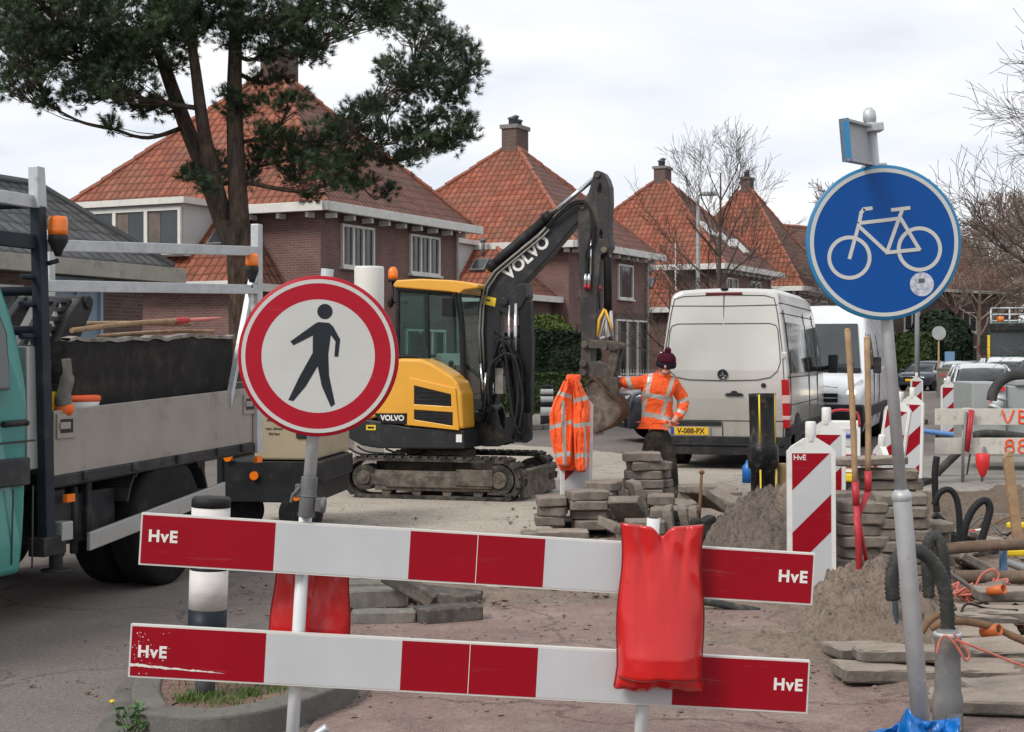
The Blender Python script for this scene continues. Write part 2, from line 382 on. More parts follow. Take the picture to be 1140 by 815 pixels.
# kerb island with the bollard
def G2(px, py, z=0): q = G(px, py, z); return (q.x, q.y)
isl = [G2(155, 822), G2(225, 828), G2(292, 820), G2(352, 802), G2(396, 780), G2(388, 757), G2(320, 736), G2(250, 728), G2(195, 736), G2(162, 762), G2(146, 795)]
def inset(poly, d):
    n = len(poly); out = []
    cx = sum(p[0] for p in poly)/n; cy = sum(p[1] for p in poly)/n
    for i, p in enumerate(poly):
        a = Vector(poly[i-1]); b = Vector(poly[(i+1) % n]); t = (b-a).normalized(); nn = Vector((-t.y, t.x))
        if nn.dot(Vector((cx, cy))-Vector(p)) < 0: nn = -nn
        out.append((p[0]+nn.x*d, p[1]+nn.y*d))
    return out
def smoothpoly(poly, n=5):
    q = catmull([Vector((p[0], p[1], 0)) for p in poly+poly[:1]], n)[:-1]; return [(v.x, v.y) for v in q]
isl = smoothpoly(isl); isi = inset(isl, .13); n = len(isl)
kk = MB()
for i in range(n):
    j = (i+1) % n
    if i % 9 == 4: continue_gap = .006
    kk.add([(*isl[i], 0), (*isl[j], 0), (*isl[j], .115), (*isl[i], .115), (*isi[i], .125), (*isi[j], .125), (*isi[i], .02), (*isi[j], .02)],
           [(0, 1, 2, 3), (3, 2, 5, 4), (4, 5, 7, 6)], 0, False)
k = NT('kerb_stones'); o_ = k.obj()
c_ = k.mix(k.rng(k.noise(o_, 3, 8, .7), .35, .68), (.105, .098, .088), (.17, .16, .145))
c_ = k.mix(k.math('MULTIPLY', k.rng(k.noise(o_, 7, 6, .7), .55, .7), .7), c_, (.06, .062, .04))
k.l(c_, k.b.inputs['Base Color']); k.b.inputs['Roughness'].default_value = .95; k.bump(k.noise(o_, 70, 5, .7), .8, .01)
st(kk.build('island_kerb', k.m, bevel=.012))
ki = MB(); cx_i = sum(p[0] for p in isi)/n; cy_i = sum(p[1] for p in isi)/n; ki.add([(cx_i+(p[0]-cx_i)*1.02, cy_i+(p[1]-cy_i)*1.02, .108) for p in isi]+[(cx_i, cy_i, .108)], [(i, (i+1) % n, n) for i in range(n)]); st(ki.build('island_paving', m_rbrick))
# lighter gutter band beside the island
sheet('gutter', [G2(60, 900), G2(118, 900), G2(160, 775), G2(190, 735), G2(310, 705), G2(300, 690), G2(180, 722), G2(135, 760)], .004, M('gutter_concrete', (.13, .122, .112), .92, var=.25, vs=6, bump=.5, bs=140, dirt=(.08, .07, .06), dcut=(.5, .7), ds=4), .02)
# ------------------------------------------------------------------ sand and soil
def heightfield(name, x0, x1, y0, y1, step, fn, mat, label=None, cat=None):
    nx = int((x1-x0)/step)+1; ny = int((y1-y0)/step)+1
    X, Y = np.meshgrid(np.linspace(x0, x1, nx), np.linspace(y0, y1, ny)); Z = fn(X, Y)
    vs = np.stack([X.ravel(), Y.ravel(), Z.ravel()], 1)
    idx = np.arange(nx*ny).reshape(ny, nx)
    q = np.stack([idx[:-1, :-1].ravel(), idx[:-1, 1:].ravel(), idx[1:, 1:].ravel(), idx[1:, :-1].ravel()], 1)
    keep = (vs[q, 2].max(1) > -.015); q = q[keep]
    me = bpy.data.meshes.new(name); me.from_pydata(vs.tolist(), [], q.tolist()); me.materials.append(mat)
    bm = bmesh.new(); bm.from_mesh(me); bmesh.ops.delete(bm, geom=[v for v in bm.verts if not v.link_faces], context='VERTS'); bm.to_mesh(me); bm.free()
    me.polygons.foreach_set('use_smooth', [True]*len(me.polygons))
    o = bpy.data.objects.new(name, me); C.objects.link(o); tag(o, label, cat, None, 'stuff'); return o
def sandmat(name, c1, c2, damp, bs=34):
    k = NT(name); o = k.obj()
    c = k.mix(k.rng(k.noise(o, 2.5, 8, .7), .35, .65), c1, c2)
    c = k.mix(k.math('MULTIPLY', k.rng(k.noise(o, 9, 8, .75), .5, .68), .75), c, damp)
    k.l(c, k.b.inputs['Base Color']); k.b.inputs['Roughness'].default_value = 1; k.b.inputs['Specular IOR Level'].default_value = .1
    c = k.mix(k.rng(k.noise(o, 38, 4, .8), .5, .72, 0, .6), c, tuple(x*.5 for x in damp)); k.l(c, k.b.inputs['Base Color']); h = k.math('ADD', k.noise(o, bs, 6, .75), k.math('MULTIPLY', k.noise(o, 14, 5, .7), 1.5)); k.bump(h, 1.0, .03); return k.m
m_sand = sandmat('loose_sand', (.27, .21, .17), (.36, .29, .24), (.165, .125, .1))
m_dsand = sandmat('damp_soil', (.19, .155, .135), (.25, .205, .18), (.11, .088, .075))
def blob(X, Y, cx, cy, rx, ry, h, p=1.0, rot=0):
    a = (X-cx)*cos(rot)+(Y-cy)*sin(rot); b = -(X-cx)*sin(rot)+(Y-cy)*cos(rot)
    d = np.sqrt((a/rx)**2+(b/ry)**2); return h*np.clip(1-d**p, 0, 1)
def pile_a(X, Y):
    w = fbm(X*2.2, Y*2.2, 6, .6)
    z = blob(X, Y, 2.22, 9.2, .52, 1.05, .44, 1.15)+blob(X, Y, 1.85, 8.7, .55, .6, .09, 1.2)+blob(X, Y, 1.3, 8.9, .7, .6, .03)
    z = z+w*.2*np.clip(z*4+.25, 0, 1)+(np.abs(fbm(X*9, Y*9, 4, .6))*.12+np.abs(fbm(X*20, Y*20, 3, .7))*.24)*np.clip(z*6, 0, 1)
    return np.where(z > .0, z, -.03)-.012
heightfield('sand_heap', .6, 3.2, 7.5, 10.7, .016, pile_a, m_sand, 'pale brown loose sand heap under the two red tined tools', 'sand heap')
def pile_b(X, Y):
    w = fbm(X*2.6+4, Y*2.6, 6, .62)
    z = blob(X, Y, 2.2, 12.9, .62, 1.2, .45, 1.3)+blob(X, Y, 1.85, 12.3, .5, .8, .2, 1.3)+blob(X, Y, 2.6, 12.3, .6, .9, .25)
    z = z+w*.34*np.clip(z*4+.2, 0, 1)+(np.abs(fbm(X*8, Y*8, 4, .65))*.24+np.abs(fbm(X*16, Y*16, 3, .7))*.3)*np.clip(z*6, 0, 1)
    return np.where(z > .0, z, -.03)-.012
heightfield('soil_heap', 1.2, 3.6, 11.2, 14.4, .018, pile_b, m_dsand, 'grey clotted soil heap at the foot of the black plastic pipe', 'soil heap')
def thin(X, Y):
    w = fbm(X*1.1, Y*1.1, 7, .62)
    m = blob(X, Y, 1.6, 10.6, 2.6, 1.1, .5)+blob(X, Y, -.7, 10.6, 1.1, .75, .55)+blob(X, Y, 2.3, 14.5, 2.3, 2.6, .6)+blob(X, Y, 4.3, 12.5, 2.2, 4.2, .6)+blob(X, Y, 3.0, 7.8, 1.9, 1.1, .85)+blob(X, Y, 3.9, 9.6, 1.7, 2.2, .8)+blob(X, Y, .9, 8.0, .7, .5, .3)+blob(X, Y, 4.9, 17, 1.6, 4, .5)
    z = (m-.22)*.16+w*.11*np.clip(m*3, 0, 1)+(np.abs(fbm(X*7, Y*7, 4, .6))*.06+np.abs(fbm(X*22, Y*22, 2, .7))*.03)*np.clip(m*3, 0, 1)
    return np.clip(z, -.03, .15)
heightfield('spilled_sand', -2.2, 6.8, 6.5, 21, .036, thin, m_sand, 'thin spilled sand and dirt spread over the torn up cycle path', 'sand')
def berm(X, Y):
    w = fbm(X*1.5, Y*1.5, 6, .62)
    z = blob(X, Y, 4.7, 15.6, 2.0, 2.4, .16, 3)+blob(X, Y, 6.6, 15.2, 1.9, 2.6, .16, 3)+blob(X, Y, 3.6, 14.2, .9, 1.2, .12)
    z = z+w*.2*np.clip(z*4, 0, 1)+(np.abs(fbm(X*6, Y*6, 4, .65))*.16+np.abs(fbm(X*17, Y*17, 3, .7))*.07)*np.clip(z*6, 0, 1)
    return np.where(z > .0, z, -.03)-.012
heightfield('excavated_soil', 2.4, 8.6, 12.6, 18.4, .04, berm, sandmat('brown_soil', (.19, .145, .11), (.24, .19, .15), (.11, .085, .065)), 'bank of dug brown soil below the white barrier with spray painted letters', 'soil bank')
# pebbles, clods, crumbs of concrete strewn over the works: nobody could count them
def crumbs(name, label, boxes, mat, seed):
    rs = np.random.RandomState(seed); V = []; Fc = []
    ico = [(0, 0, 1), (.9, 0, .2), (.28, .85, .2), (-.72, .53, .2), (-.72, -.53, .2), (.28, -.85, .2), (0, 0, -.6)]
    fi = [(0, 1, 2), (0, 2, 3), (0, 3, 4), (0, 4, 5), (0, 5, 1), (6, 2, 1), (6, 3, 2), (6, 4, 3), (6, 5, 4), (6, 1, 5)]
    for (cx, cy, rx, ry, n, s0, s1, z) in boxes:
        for _ in range(n):
            x = cx+rs.randn()*rx*.5; y = cy+rs.randn()*ry*.5; s = s0+(s1-s0)*rs.rand()**3; a = rs.rand()*6.28; b = len(V)
            sx, sy, sz = s*(.7+rs.rand()*.7), s*(.7+rs.rand()*.5), s*(.4+rs.rand()*.5)
            for q in ico:
                X_ = q[0]*sx*(.8+.4*rs.rand()); Y_ = q[1]*sy*(.8+.4*rs.rand()); V.append((x+X_*cos(a)-Y_*sin(a), y+X_*sin(a)+Y_*cos(a), z+q[2]*sz))
            Fc += [tuple(b+j for j in f) for f in fi]
    me = bpy.data.meshes.new(name); me.from_pydata(V, [], Fc); me.materials.append(mat)
    o = bpy.data.objects.new(name, me); C.objects.link(o); return tag(o, label, 'rubble', None, 'stuff')
crumbs('rubble', 'crumbs of sand and broken concrete scattered over the cycle path', [(.3, 8.6, 2.4, 2.2, 900, .003, .02, .012), (-.9, 10.4, 1.2, .9, 500, .004, .035, .03), (2.2, 7.7, 2, .8, 350, .003, .02, .03), (1.5, 11.2, 2, 1.2, 500, .005, .035, .03),
       (2.0, 14.8, 2.2, 2.0, 800, .004, .035, .02), (4.2, 13.5, 2, 4, 700, .008, .05, .1), (-.8, 14.5, 3, 3, 500, .002, .012, .006), (-2.0, 7.2, .5, .5, 120, .003, .012, .11)], m_sand, 3)
# ================================================================== houses
m_brick = brickmat('red_brown_brick', (.16, .075, .068), (.215, .105, .093), (.19, .15, .137), .22, .065, .012, .18)
m_brick2 = brickmat('dark_brick', (.1, .062, .052), (.15, .088, .072), (.13, .11, .1), .22, .065, .012, .2)
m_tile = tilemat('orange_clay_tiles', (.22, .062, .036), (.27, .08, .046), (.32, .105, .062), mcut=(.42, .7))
m_tile2 = tilemat('brown_and_shaded_tiles', (.13, .052, .04), (.165, .064, .048), (.2, .084, .064), mcut=(.42, .7))  # brown row house tiles, and the shaded copy of the orange ones
m_tiled = tilemat('anthracite_tiles', (.075, .077, .08), (.095, .097, .1), (.115, .117, .12), .28, .36, .6, (.09, .09, .08))
m_ridge = M('ridge_tile', (.3, .1, .06), .8, var=.25, vs=3, dirt=(.1, .07, .055), dcut=(.45, .7), ds=3)
m_trim = M('white_woodwork', (.62, .61, .58), .6, var=.08, dirt=(.33, .31, .28), dcut=(.55, .8), ds=2)
m_cheek = M('zinc_cladding', (.5, .5, .5), .6, var=.06, vs=2)
m_curtain = M('curtain', (.13, .105, .09), .8, var=.35, vs=2.5)
m_lead = M('lead', (.12, .125, .14), .55, var=.2)
def roofface(k, pts, mat, eave=(0, 1)):
    """roof plane with uv in metres: u along its eave, v down the slope"""
    pts = [Vector(p) for p in pts]; a, b = pts[eave[0]], pts[eave[1]]
    u = (b-a).normalized(); n = (b-a).cross(pts[(eave[1]+1) % len(pts)]-a).normalized(); w = n.cross(u)
    if w.z < 0: w = -w
    k.add(pts, [tuple(range(len(pts)))], mat, False, None, [[((p-a).dot(u)+20, (p-a).dot(w)+20) for p in pts]])
def window(parent, name, lights, w, h, T, curtain=True, fr=.07, label=None):
    """frame lies in the xz plane facing -y"""
    k = MB(); d = .07
    k.box(-fr, w+fr, -d, .02, -fr, 0); k.box(-fr, w+fr, -d, .02, h, h+fr); k.box(-fr, 0, -d, .02, 0, h); k.box(w, w+fr, -d, .02, 0, h)
    for i in range(1, lights): x = w*i/lights; k.box(x-fr*.6, x+fr*.6, -d+.004, .02, 0, h)
    k.box(-fr-.06, w+fr+.06, -d-.06, .02, -fr-.06, -fr)
    for q in range(len(k.v)): k.v[q] = tuple(T @ Vector(k.v[q]))
    fo = k.build(name, m_trim, parent, label=label)
    p = MB(); p.box(0, w, -.012, .005, 0, h, 0, T)
    p.build('pane', glass_dark, fo)
    if curtain:
        for i in range(lights):
            x0 = w*i/lights+fr*.6; x1 = w*(i+1)/lights-fr*.6; cw = (x1-x0)*(.42 if lights > 1 else .25)
            c = MB(); c.box(x0, x0+cw, -.02, -.0125, .02, h-.02, 0, T); c.build('curtain', m_curtain, fo)
    return fo
def dormer(root, x, y0, y1, z0, z1, depth, n=3):
    # front faces -x ; spans y0..y1
    k = MB(); k.box(x+.03, x+depth, y0, y1, z0, z1-.01); k.build('dormer', m_cheek, root)
    d = bpy.data.objects[-1] if False else [o for o in root.children if o.name.startswith('dormer')][-1]
    r = MB(); r.box(x-.18, x+depth+.1, y0-.16, y1+.16, z1, z1+.16); r.build('dormer_roof', m_trim, d)
    T = Matrix(((0, 1, 0, x), (-1, 0, 0, y1-.12), (0, 0, 1, z0+.18), (0, 0, 0, 1)))
    window(d, 'window', n, (y1-y0)-.24, z1-z0-.34, T, fr=.09)
def house(cx, cy, label, rz=R(64), L=7.6, Wd=8.2, ze=5.6, za=9.75, lean=2.3, lean2=1.0, zl=3.5, wins=(), tile=None, chim=(1.05, .62, 1.0), dorm=True, gwin=True, roofs=None):
    h = thing('house', label, 'house', (cx, cy, 0), rz, 'brick houses along the street')
    tile = tile or m_tile; ov = .42
    k = MB(); k.box(0, L, 0, Wd, 0, ze); k.build('wall', m_brick, h)
    # plinth course and string course
    # roof
    rx, ry = L/2, Wd/2; rl = .35
    slope = (za-ze)/(rx+ov)
    k = MB(); e = [(-ov, -ov, ze), (L+ov, -ov, ze), (L+ov, Wd+ov, ze), (-ov, Wd+ov, ze)]; a0 = (rx, ry-rl, za); a1 = (rx, ry+rl, za)
    roofface(k, [e[3], e[0], a0, a1], 0); roofface(k, [e[0], e[1], a0], 1); roofface(k, [e[1], e[2], a1, a0], 0); roofface(k, [e[2], e[3], a1], 1)  # street side and rear planes take the darker tile as painted shade
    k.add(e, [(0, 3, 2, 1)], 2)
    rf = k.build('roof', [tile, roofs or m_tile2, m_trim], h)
    k = MB()
    for c, a in ((e[0], a0), (e[1], a0), (e[2], a1), (e[3], a1), (a0, a1)):
        c = Vector(c); a = Vector(a); nn = max(2, int((a-c).length/.36)); pts = []; rr = []
        for i in range(nn):
            w = Vector((random.gauss(0, .008), random.gauss(0, .008), random.gauss(0, .01))); pts += [c.lerp(a, i/nn)+w, c.lerp(a, (i+.96)/nn)+w]; rr += [.105, .078]
        k.tube(pts, rr, 6, 0, True, False)
    k.build('ridge', m_ridge, rf)
    # gutters and brackets
    k = MB()
    for (A, B) in ((0, 1), (3, 0)):
        a = Vector(e[A]); b = Vector(e[B]); d = (b-a); n = d.length; u = d.normalized(); o = Vector((u.y, -u.x, 0))
        T = Matrix(((u.x, o.x, 0, a.x), (u.y, o.y, 0, a.y), (0, 0, 1, a.z), (0, 0, 0, 1)))
        k.box(-.14, n+.14, -.02, .14, -.2, .04, 0, T)
        for i in range(int(n/.9)): k.box(.5+i*.9, .6+i*.9, -.34, -.02, -.34, -.205, 0, T)
    k.build('gutter', m_trim, rf, bevel=.01)
    # chimney on the apex
    k = MB(); cw, cd, chh = chim
    k.box(rx-.1, rx-.1+cw, ry-cd/2, ry+cd/2, za-1.2, za+chh*.75, 0); k.box(rx-.16, rx-.04+cw, ry-cd/2-.06, ry+cd/2+.06, za+chh*.75, za+chh*.9, 1)
    c = k.build('chimney', [m_brick2, m_kerb], rf)
    for i, q in enumerate((.18, .55, .85)[:2 if cw < 1 else 3]):
        p = MB(); hh = .22+.12*(i % 2); zt = za+chh*.9
        p.lathe([(.1, zt), (.1, zt+hh), (.14, zt+hh), (.14, zt+hh+.05), (.02, zt+hh+.1)], 10, 0, Matrix.Translation((rx-.1+cw*q, ry, 0))); p.build('chimney_pot', m_lead, c)
    # lean-to that carries the roof further down
    if lean is not None:
        run = (ze-zl)/slope; x1 = -ov-run
        k = MB(); k.box(x1+.35, 0, lean2+.35, Wd, 0, zl); k.build('side_wing', m_brick, h)
        sw = h.children[-1]
        k = MB()
        A = (-ov+.02, lean, ze-.03); B = (x1, lean2, zl); Cc = (x1, Wd+ov, zl); D = (-ov+.02, Wd+ov, ze-.03); E = (0, lean2, zl)
        roofface(k, [Cc, B, A, D], 0); roofface(k, [B, E, A], 1)  # hip end takes the darker tile, shade put into its colour
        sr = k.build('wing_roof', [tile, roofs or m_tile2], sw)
        k = MB(); k.tube([B, A], .085, 6); k.build('ridge', m_ridge, sr)
        k = MB(); k.box(x1-.12, x1+.03, lean2-.1, Wd+ov, zl-.17, zl+.05); k.box(x1-.1, 0, lean2-.12, lean2+.02, zl-.17, zl+.03); k.build('gutter', m_trim, sr)
        if dorm: dormer(sr, x1+.45, 2.85 if lean < 2.4 else 3.4, 6.2 if lean < 2.4 else 6.6, zl+.75, ze-.02, 2.2)
        # roof vent and small roof window
        k = MB(); vx = -ov-run*.18; vz = ze-run*.18*slope
        k.tube([(vx, 2.45 if lean < 2.4 else 2.9, vz-.1), (vx, 2.45 if lean < 2.4 else 2.9, vz+.55)], .07, 8); k.tube([(vx, 2.45 if lean < 2.4 else 2.9, vz+.42), (vx, 2.45 if lean < 2.4 else 2.9, vz+.5)], .1, 8); k.build('vent_pipe', m_lead, sr)
        T = Matrix.Translation((-ov-run*.42, 1.95 if lean < 2.4 else 2.5, ze-run*.42*slope)) @ rotm(0, -math.atan(slope), 0)
        k = MB(); k.box(-.3, .3, 0, .55, .0, .09, 0, T); k.box(-.24, .24, .06, .49, .09, .1, 1, T); k.build('roof_window', [m_lead, glass_dark], sr)
    for (x, w, z0, z1, nl) in wins:
        T = Matrix.Translation((x, -.0, z0)); window(h, 'window', nl, w, z1-z0, T)
        k = MB(); k.box(x-.12, x+w+.12, -.03, .01, z1+.08, z1+.3); k.build('lintel', m_brick2, h)
    # downpipe
    k = MB(); k.tube([(L-.25, -.1, .1), (L-.25, -.1, ze-.3), (L-.25, -.4, ze-.12)], .045, 8); k.build('downpipe', m_trim, h)
    return h
W2 = [(1.03, 1.5, 4.12, 5.12, 3), (4.66, 1.6, 4.12, 5.12, 3)]
G1 = [(.9, 2.0, .9, 2.4, 3), (4.4, 2.2, .7, 2.4, 3)]
house(-4.95, 39.5, 'brick house with an orange tiled roof and white dormer behind the pine tree', wins=W2+G1, Wd=8.4, za=9.95)
house(1.95, 52.5, 'brick house with a high orange pyramid roof behind the excavator boom', wins=[(1.0, 1.4, 3.9, 5.05, 2), (4.5, 1.35, 3.9, 5.05, 1), (4.3, 3.1, .95, 3.0, 3), (.8, 1.8, .9, 2.5, 2)], lean=2.6, lean2=.3, zl=3.7, za=9.55)
house(8.85, 65.2, 'brick house with a steep orange roof behind the lamp post and bare tree', wins=[(1.0, 1.4, 3.9, 5.05, 2), (4.5, 1.35, 3.9, 5.05, 2), (1.2, 2.4, .9, 2.6, 3), (4.6, 2.0, .9, 2.6, 2)], lean=2.6, lean2=.5, zl=3.7, za=9.75, dorm=True, chim=(.85, .55, .8))
# roof windows of the third house's street side
h4 = house(14.4, 77.2, 'narrow brick house with a tall orange gable roof behind the bare tree', wins=[(1.0, 1.4, 3.6, 4.6, 2), (4.5, 1.35, 3.6, 4.6, 2), (1, 2, .9, 2.4, 2)], lean=1.8, lean2=.3, zl=3.2, za=10.6, L=6.6, Wd=7.4, ze=5.2, chim=(.75, .5, .8))
# long house closing the row
def longhouse(loc, rz, L, Wd, ze, za, label, tile, brick=None, wins=(), chim=True, group='brick houses along the street'):
    h = thing('terraced_house', label, 'house', loc, rz, group)
    k = MB(); k.box(0, L, 0, Wd, 0, ze); k.prism([(0, ze), (Wd, ze), (Wd/2, za-.05)], .01, L-.01, 'yz'); k.build('wall', brick or m_brick, h)
    k = MB(); ov = .35
    roofface(k, [(-.3, -ov, ze-.15), (L+.3, -ov, ze-.15), (L+.3, Wd/2, za), (-.3, Wd/2, za)], 0); roofface(k, [(L+.3, Wd+ov, ze-.15), (-.3, Wd+ov, ze-.15), (-.3, Wd/2, za), (L+.3, Wd/2, za)], 0)
    rf = k.build('roof', tile, h)
    k = MB(); k.tube([(-.3, Wd/2, za), (L+.3, Wd/2, za)], .1, 6)
    k.build('ridge', m_ridge, rf)
    k = MB(); k.box(-.3, L+.3, -ov-.1, -ov+.05, ze-.3, ze-.08); k.build('gutter', m_trim, rf)
    if chim:
        for q in (.12, .6):
            k = MB(); k.box(L*q, L*q+.8, Wd/2-.3, Wd/2+.3, za-.5, za+.8); c = k.build('chimney', m_brick2, rf)
    for (x, w, z0, z1, nl) in wins: window(h, 'window', nl, w, z1-z0, Matrix.Translation((x, 0, z0)), curtain=False)
    return h
wl = [(1+3.2*i, 1.5, 3.4, 4.6, 2) for i in range(6)]+[(1+3.2*i, 1.6, .9, 2.3, 2) for i in range(6)]
longhouse((19.2, 92, 0), R(40), 20, 8, 6.2, 9.9, 'long brick row house with a brown tiled roof behind the blue bicycle sign', m_tile2, m_brick2, wl, False)
longhouse((40, 150, 0), R(74), 24, 9, 6, 9.6, 'far brick row house with a red roof at the end of the street', m_tile, m_brick, wl, True, None)
longhouse((34, 122, 0), R(74), 22, 9, 5.4, 8.8, 'far brick row house with a brown roof beyond the long row house', m_tile2, m_brick, wl, True, None)
longhouse((60, 118, 0), R(250), 24, 9, 5.6, 9.2, 'far brown brick row house behind the green truck', m_tile2, m_brick, wl, True, None)
longhouse((78, 175, 0), R(250), 30, 9, 5.6, 9.2, 'far brick row house half hidden by bare street trees', m_tile, m_brick, wl, True, None)
# third house: three roof windows on the street side slope
h3 = [o for o in bpy.data.objects if o.get('label', '').startswith('brick house with a steep orange roof')][0]
for (u, v) in ((2.2, 1.7), (3.6, 1.3), (5.0, 1.1)):
    sl_ = (9.75-5.6)/(8.2/2+.42-.35)
    T = Matrix.Translation((u, -.42+v, 5.6+v*sl_+.02)) @ rotm(math.atan(sl_), 0, 0)
    k = MB(); k.box(-.35, .35, -.45, .45, 0, .1, 0, T); k.box(-.28, .28, -.38, .38, .1, .11, 1, T); k.build('roof_window', [m_trim, M('skylight_glass', (.3, .33, .36), .1)], h3)
# ------------------------------------------------------------------ garage building with dark tiles, on the far side of the truck
gd = Vector((.375, .927, 0)); gl_ = Vector((-.927, .375, 0)); E0 = Vector((-6.07, 27, 0))
ga = thing('garage_building', 'low brick building with a dark tiled roof beyond the flatbed truck', 'building', E0, atan2(gd.y, gd.x))
k = MB(); k.box(-13, -.35, .3, 7, 0, 3.1); k.build('wall', m_brick2, ga)
k = MB()
roofface(k, [(-14, -.1, 3.24), (0, -.1, 3.24), (-.7, 2.3, 4.72), (-14, 2.3, 4.72)], 0); roofface(k, [(0, -.1, 3.24), (0, 7.3, 3.24), (-.7, 4.9, 4.72), (-.7, 2.3, 4.72)], 0)
roofface(k, [(0, 7.3, 3.24), (-14, 7.3, 3.24), (-14, 4.9, 4.72), (-.7, 4.9, 4.72)], 0); k.add([(-14, 2.3, 4.72), (-.7, 2.3, 4.72), (-.7, 4.9, 4.72), (-14, 4.9, 4.72)], [(0, 1, 2, 3)], 1)
rf = k.build('roof', [m_tiled, m_lead], ga)
k = MB(); k.tube([(-14, 2.3, 4.74), (-.7, 2.3, 4.74), (0, -.1, 3.26)], .07, 6); k.build('ridge', m_tiled, rf)
k = MB(); k.box(-14, .16, -.26, -.1, 2.96, 3.22); k.box(-.02, .15, -.1, 7.4, 2.96, 3.22); k.build('fascia', M('beige_fascia', (.3, .28, .245), .7, var=.1, dirt=(.18, .165, .14)), rf, bevel=.01)
T = Matrix.Translation((-2.9, .3, 1.1))
f_ = MB()
for x in (0, .62, 1.24): f_.box(x, x+.07, -.1, .0, -.6, 1.85, 0, T)
f_.box(0, 1.31, -.1, .0, 1.78, 1.86, 0, T)
wf = f_.build('window', M('blue_grey_frame', (.2, .26, .32), .5), ga)
k = MB(); k.box(.07, 1.24, -.05, -.02, -.6, 1.78, 0, T); k.build('pane', M('blue_panel', (.16, .22, .28), .35, var=.2, vs=1), wf)
window(ga, 'window', 2, 1.3, 1.3, Matrix.Translation((-4.9, .3, 1.4)))
# ------------------------------------------------------------------ hedges
def leafmat(name, a, b, hue=.0, tr=.0):
    if name in MATS: return MATS[name]
    k = NT(name); o = k.obj()
    c = k.mix(k.rng(k.noise(o, 2.0, 3), .35, .65), a, b)
    c = k.mix(k.rng(k.noise(o, 23, 2), .4, .65, 0, .6), c, tuple(x*1.9 for x in b))
    k.l(c, k.b.inputs['Base Color']); k.b.inputs['Roughness'].default_value = .7; k.b.inputs['Specular IOR Level'].default_value = .25
    MATS[name] = k.m; return k.m
def cards(cent, nrm, size, rs, aspect=.6):
    """small leaf faces at centres, facing roughly along nrm"""
    n = len(cent); t = rs.randn(n, 3); nn = nrm+rs.randn(n, 3)*.6; nn /= np.linalg.norm(nn, axis=1)[:, None]
    a = np.cross(nn, t); a /= np.linalg.norm(a, axis=1)[:, None]; b = np.cross(nn, a)
    s = size*(.6+.8*rs.rand(n))[:, None]; a = a*s; b = b*s*aspect
    v = np.stack([cent-a, cent-b, cent+a, cent+b], 1).reshape(-1, 3)
    f = np.arange(4*n).reshape(-1, 4); return v, f
def meshnp(name, v, f, mat, parent=None):
    me = bpy.data.meshes.new(name); nf = len(f); w = f.shape[1]
    me.vertices.add(len(v)); me.vertices.foreach_set('co', v.astype('f').ravel())
    me.loops.add(nf*w); me.loops.foreach_set('vertex_index', f.astype('i').ravel())
    me.polygons.add(nf); me.polygons.foreach_set('loop_start', np.arange(0, nf*w, w).astype('i'))
    me.materials.append(mat); me.update(calc_edges=True)
    o = bpy.data.objects.new(name, me); C.objects.link(o)
    if parent is not None: o.parent = parent
    return o
m_yew = leafmat('yew_leaves', (.006, .013, .007), (.012, .022, .01)); m_box = leafmat('box_leaves', (.018, .032, .01), (.035, .055, .015)); m_conif = leafmat('golden_conifer', (.035, .055, .01), (.075, .1, .02))
def hedge(name, label, c, sx, sy, h, rz, mat, n, rnd=.0, seed=1, leaf=.05, cat='hedge'):
    rs = np.random.RandomState(seed); root = thing(name, label, cat, c, rz)
    # inner mass
    k = MB(); q = .1
    if rnd: k.ball((0, 0, h*.5), (sx/2-q, sy/2-q, h/2-q), 0, 24, 16)
    else: k.box(-sx/2+q, sx/2-q, -sy/2+q, sy/2-q, 0, h-q)
    k.build('branches', mat, root)
    u = rs.rand(n, 3)*2-1
    if rnd:
        d = rs.randn(n, 3); d /= np.linalg.norm(d, axis=1)[:, None]; p = d*np.array([sx/2, sy/2, h/2])+np.array([0, 0, h/2]); nr = d
    else:
        ax = rs.choice(3, n, p=[.2, .5, .3]); sg = np.sign(rs.rand(n)-.5); u[np.arange(n), ax] = sg
        nr = np.zeros((n, 3)); nr[np.arange(n), ax] = sg; u[:, 2] = np.where(ax == 2, 1, u[:, 2]); p = u*np.array([sx/2, sy/2, h/2])+np.array([0, 0, h/2]); nr[:, 2] = np.where(ax == 2, 1, nr[:, 2])
    w = fbm(p[:, 0]*1.5+p[:, 1]*1.3, p[:, 2]*1.5+p[:, 1], 4); p = p+nr*(w[:, None]*.35)-nr*rs.rand(n, 1)*.1
    v, f = cards(p, nr, leaf, rs); meshnp('leaves', v, f, mat, root); return root
hedge('hedge', 'tall dark green yew hedge beyond the excavator', (.95, 46.5, .08), 3.3, 1.4, 2.3, R(-10), m_yew, 16000, seed=3, leaf=.06)
hedge('shrub', 'rounded yellow green conifer above the dark yew hedge', (1.0, 48.4, .08), 2.4, 2.0, 2.95, 0, m_conif, 9000, 1, 4, .06, 'shrub')
hedge('low_hedge', 'low clipped green hedge at the foot of the dark yew hedge', (1.3, 43.8, .08), 3.6, .7, 1.15, R(0), m_box, 8000, seed=5)
hedge('hedge', 'dark evergreen hedge beside the parked cars at the end of the street', (24.5, 92, 0), 12, 2, 3.0, R(72), m_box, 9000, seed=6, leaf=.14)
hedge('shrub', 'tall dark evergreen shrub behind the far round sign on a post', (26.6, 95, 0), 4, 4, 4.6, 0, m_yew, 5000, 1, 8, .16, 'shrub')
hedge('hedge', 'evergreen hedge in front of the third brick house', (9.3, 60, .08), 4.5, 1, 1.5, R(64), m_yew, 7000, seed=9, leaf=.07)
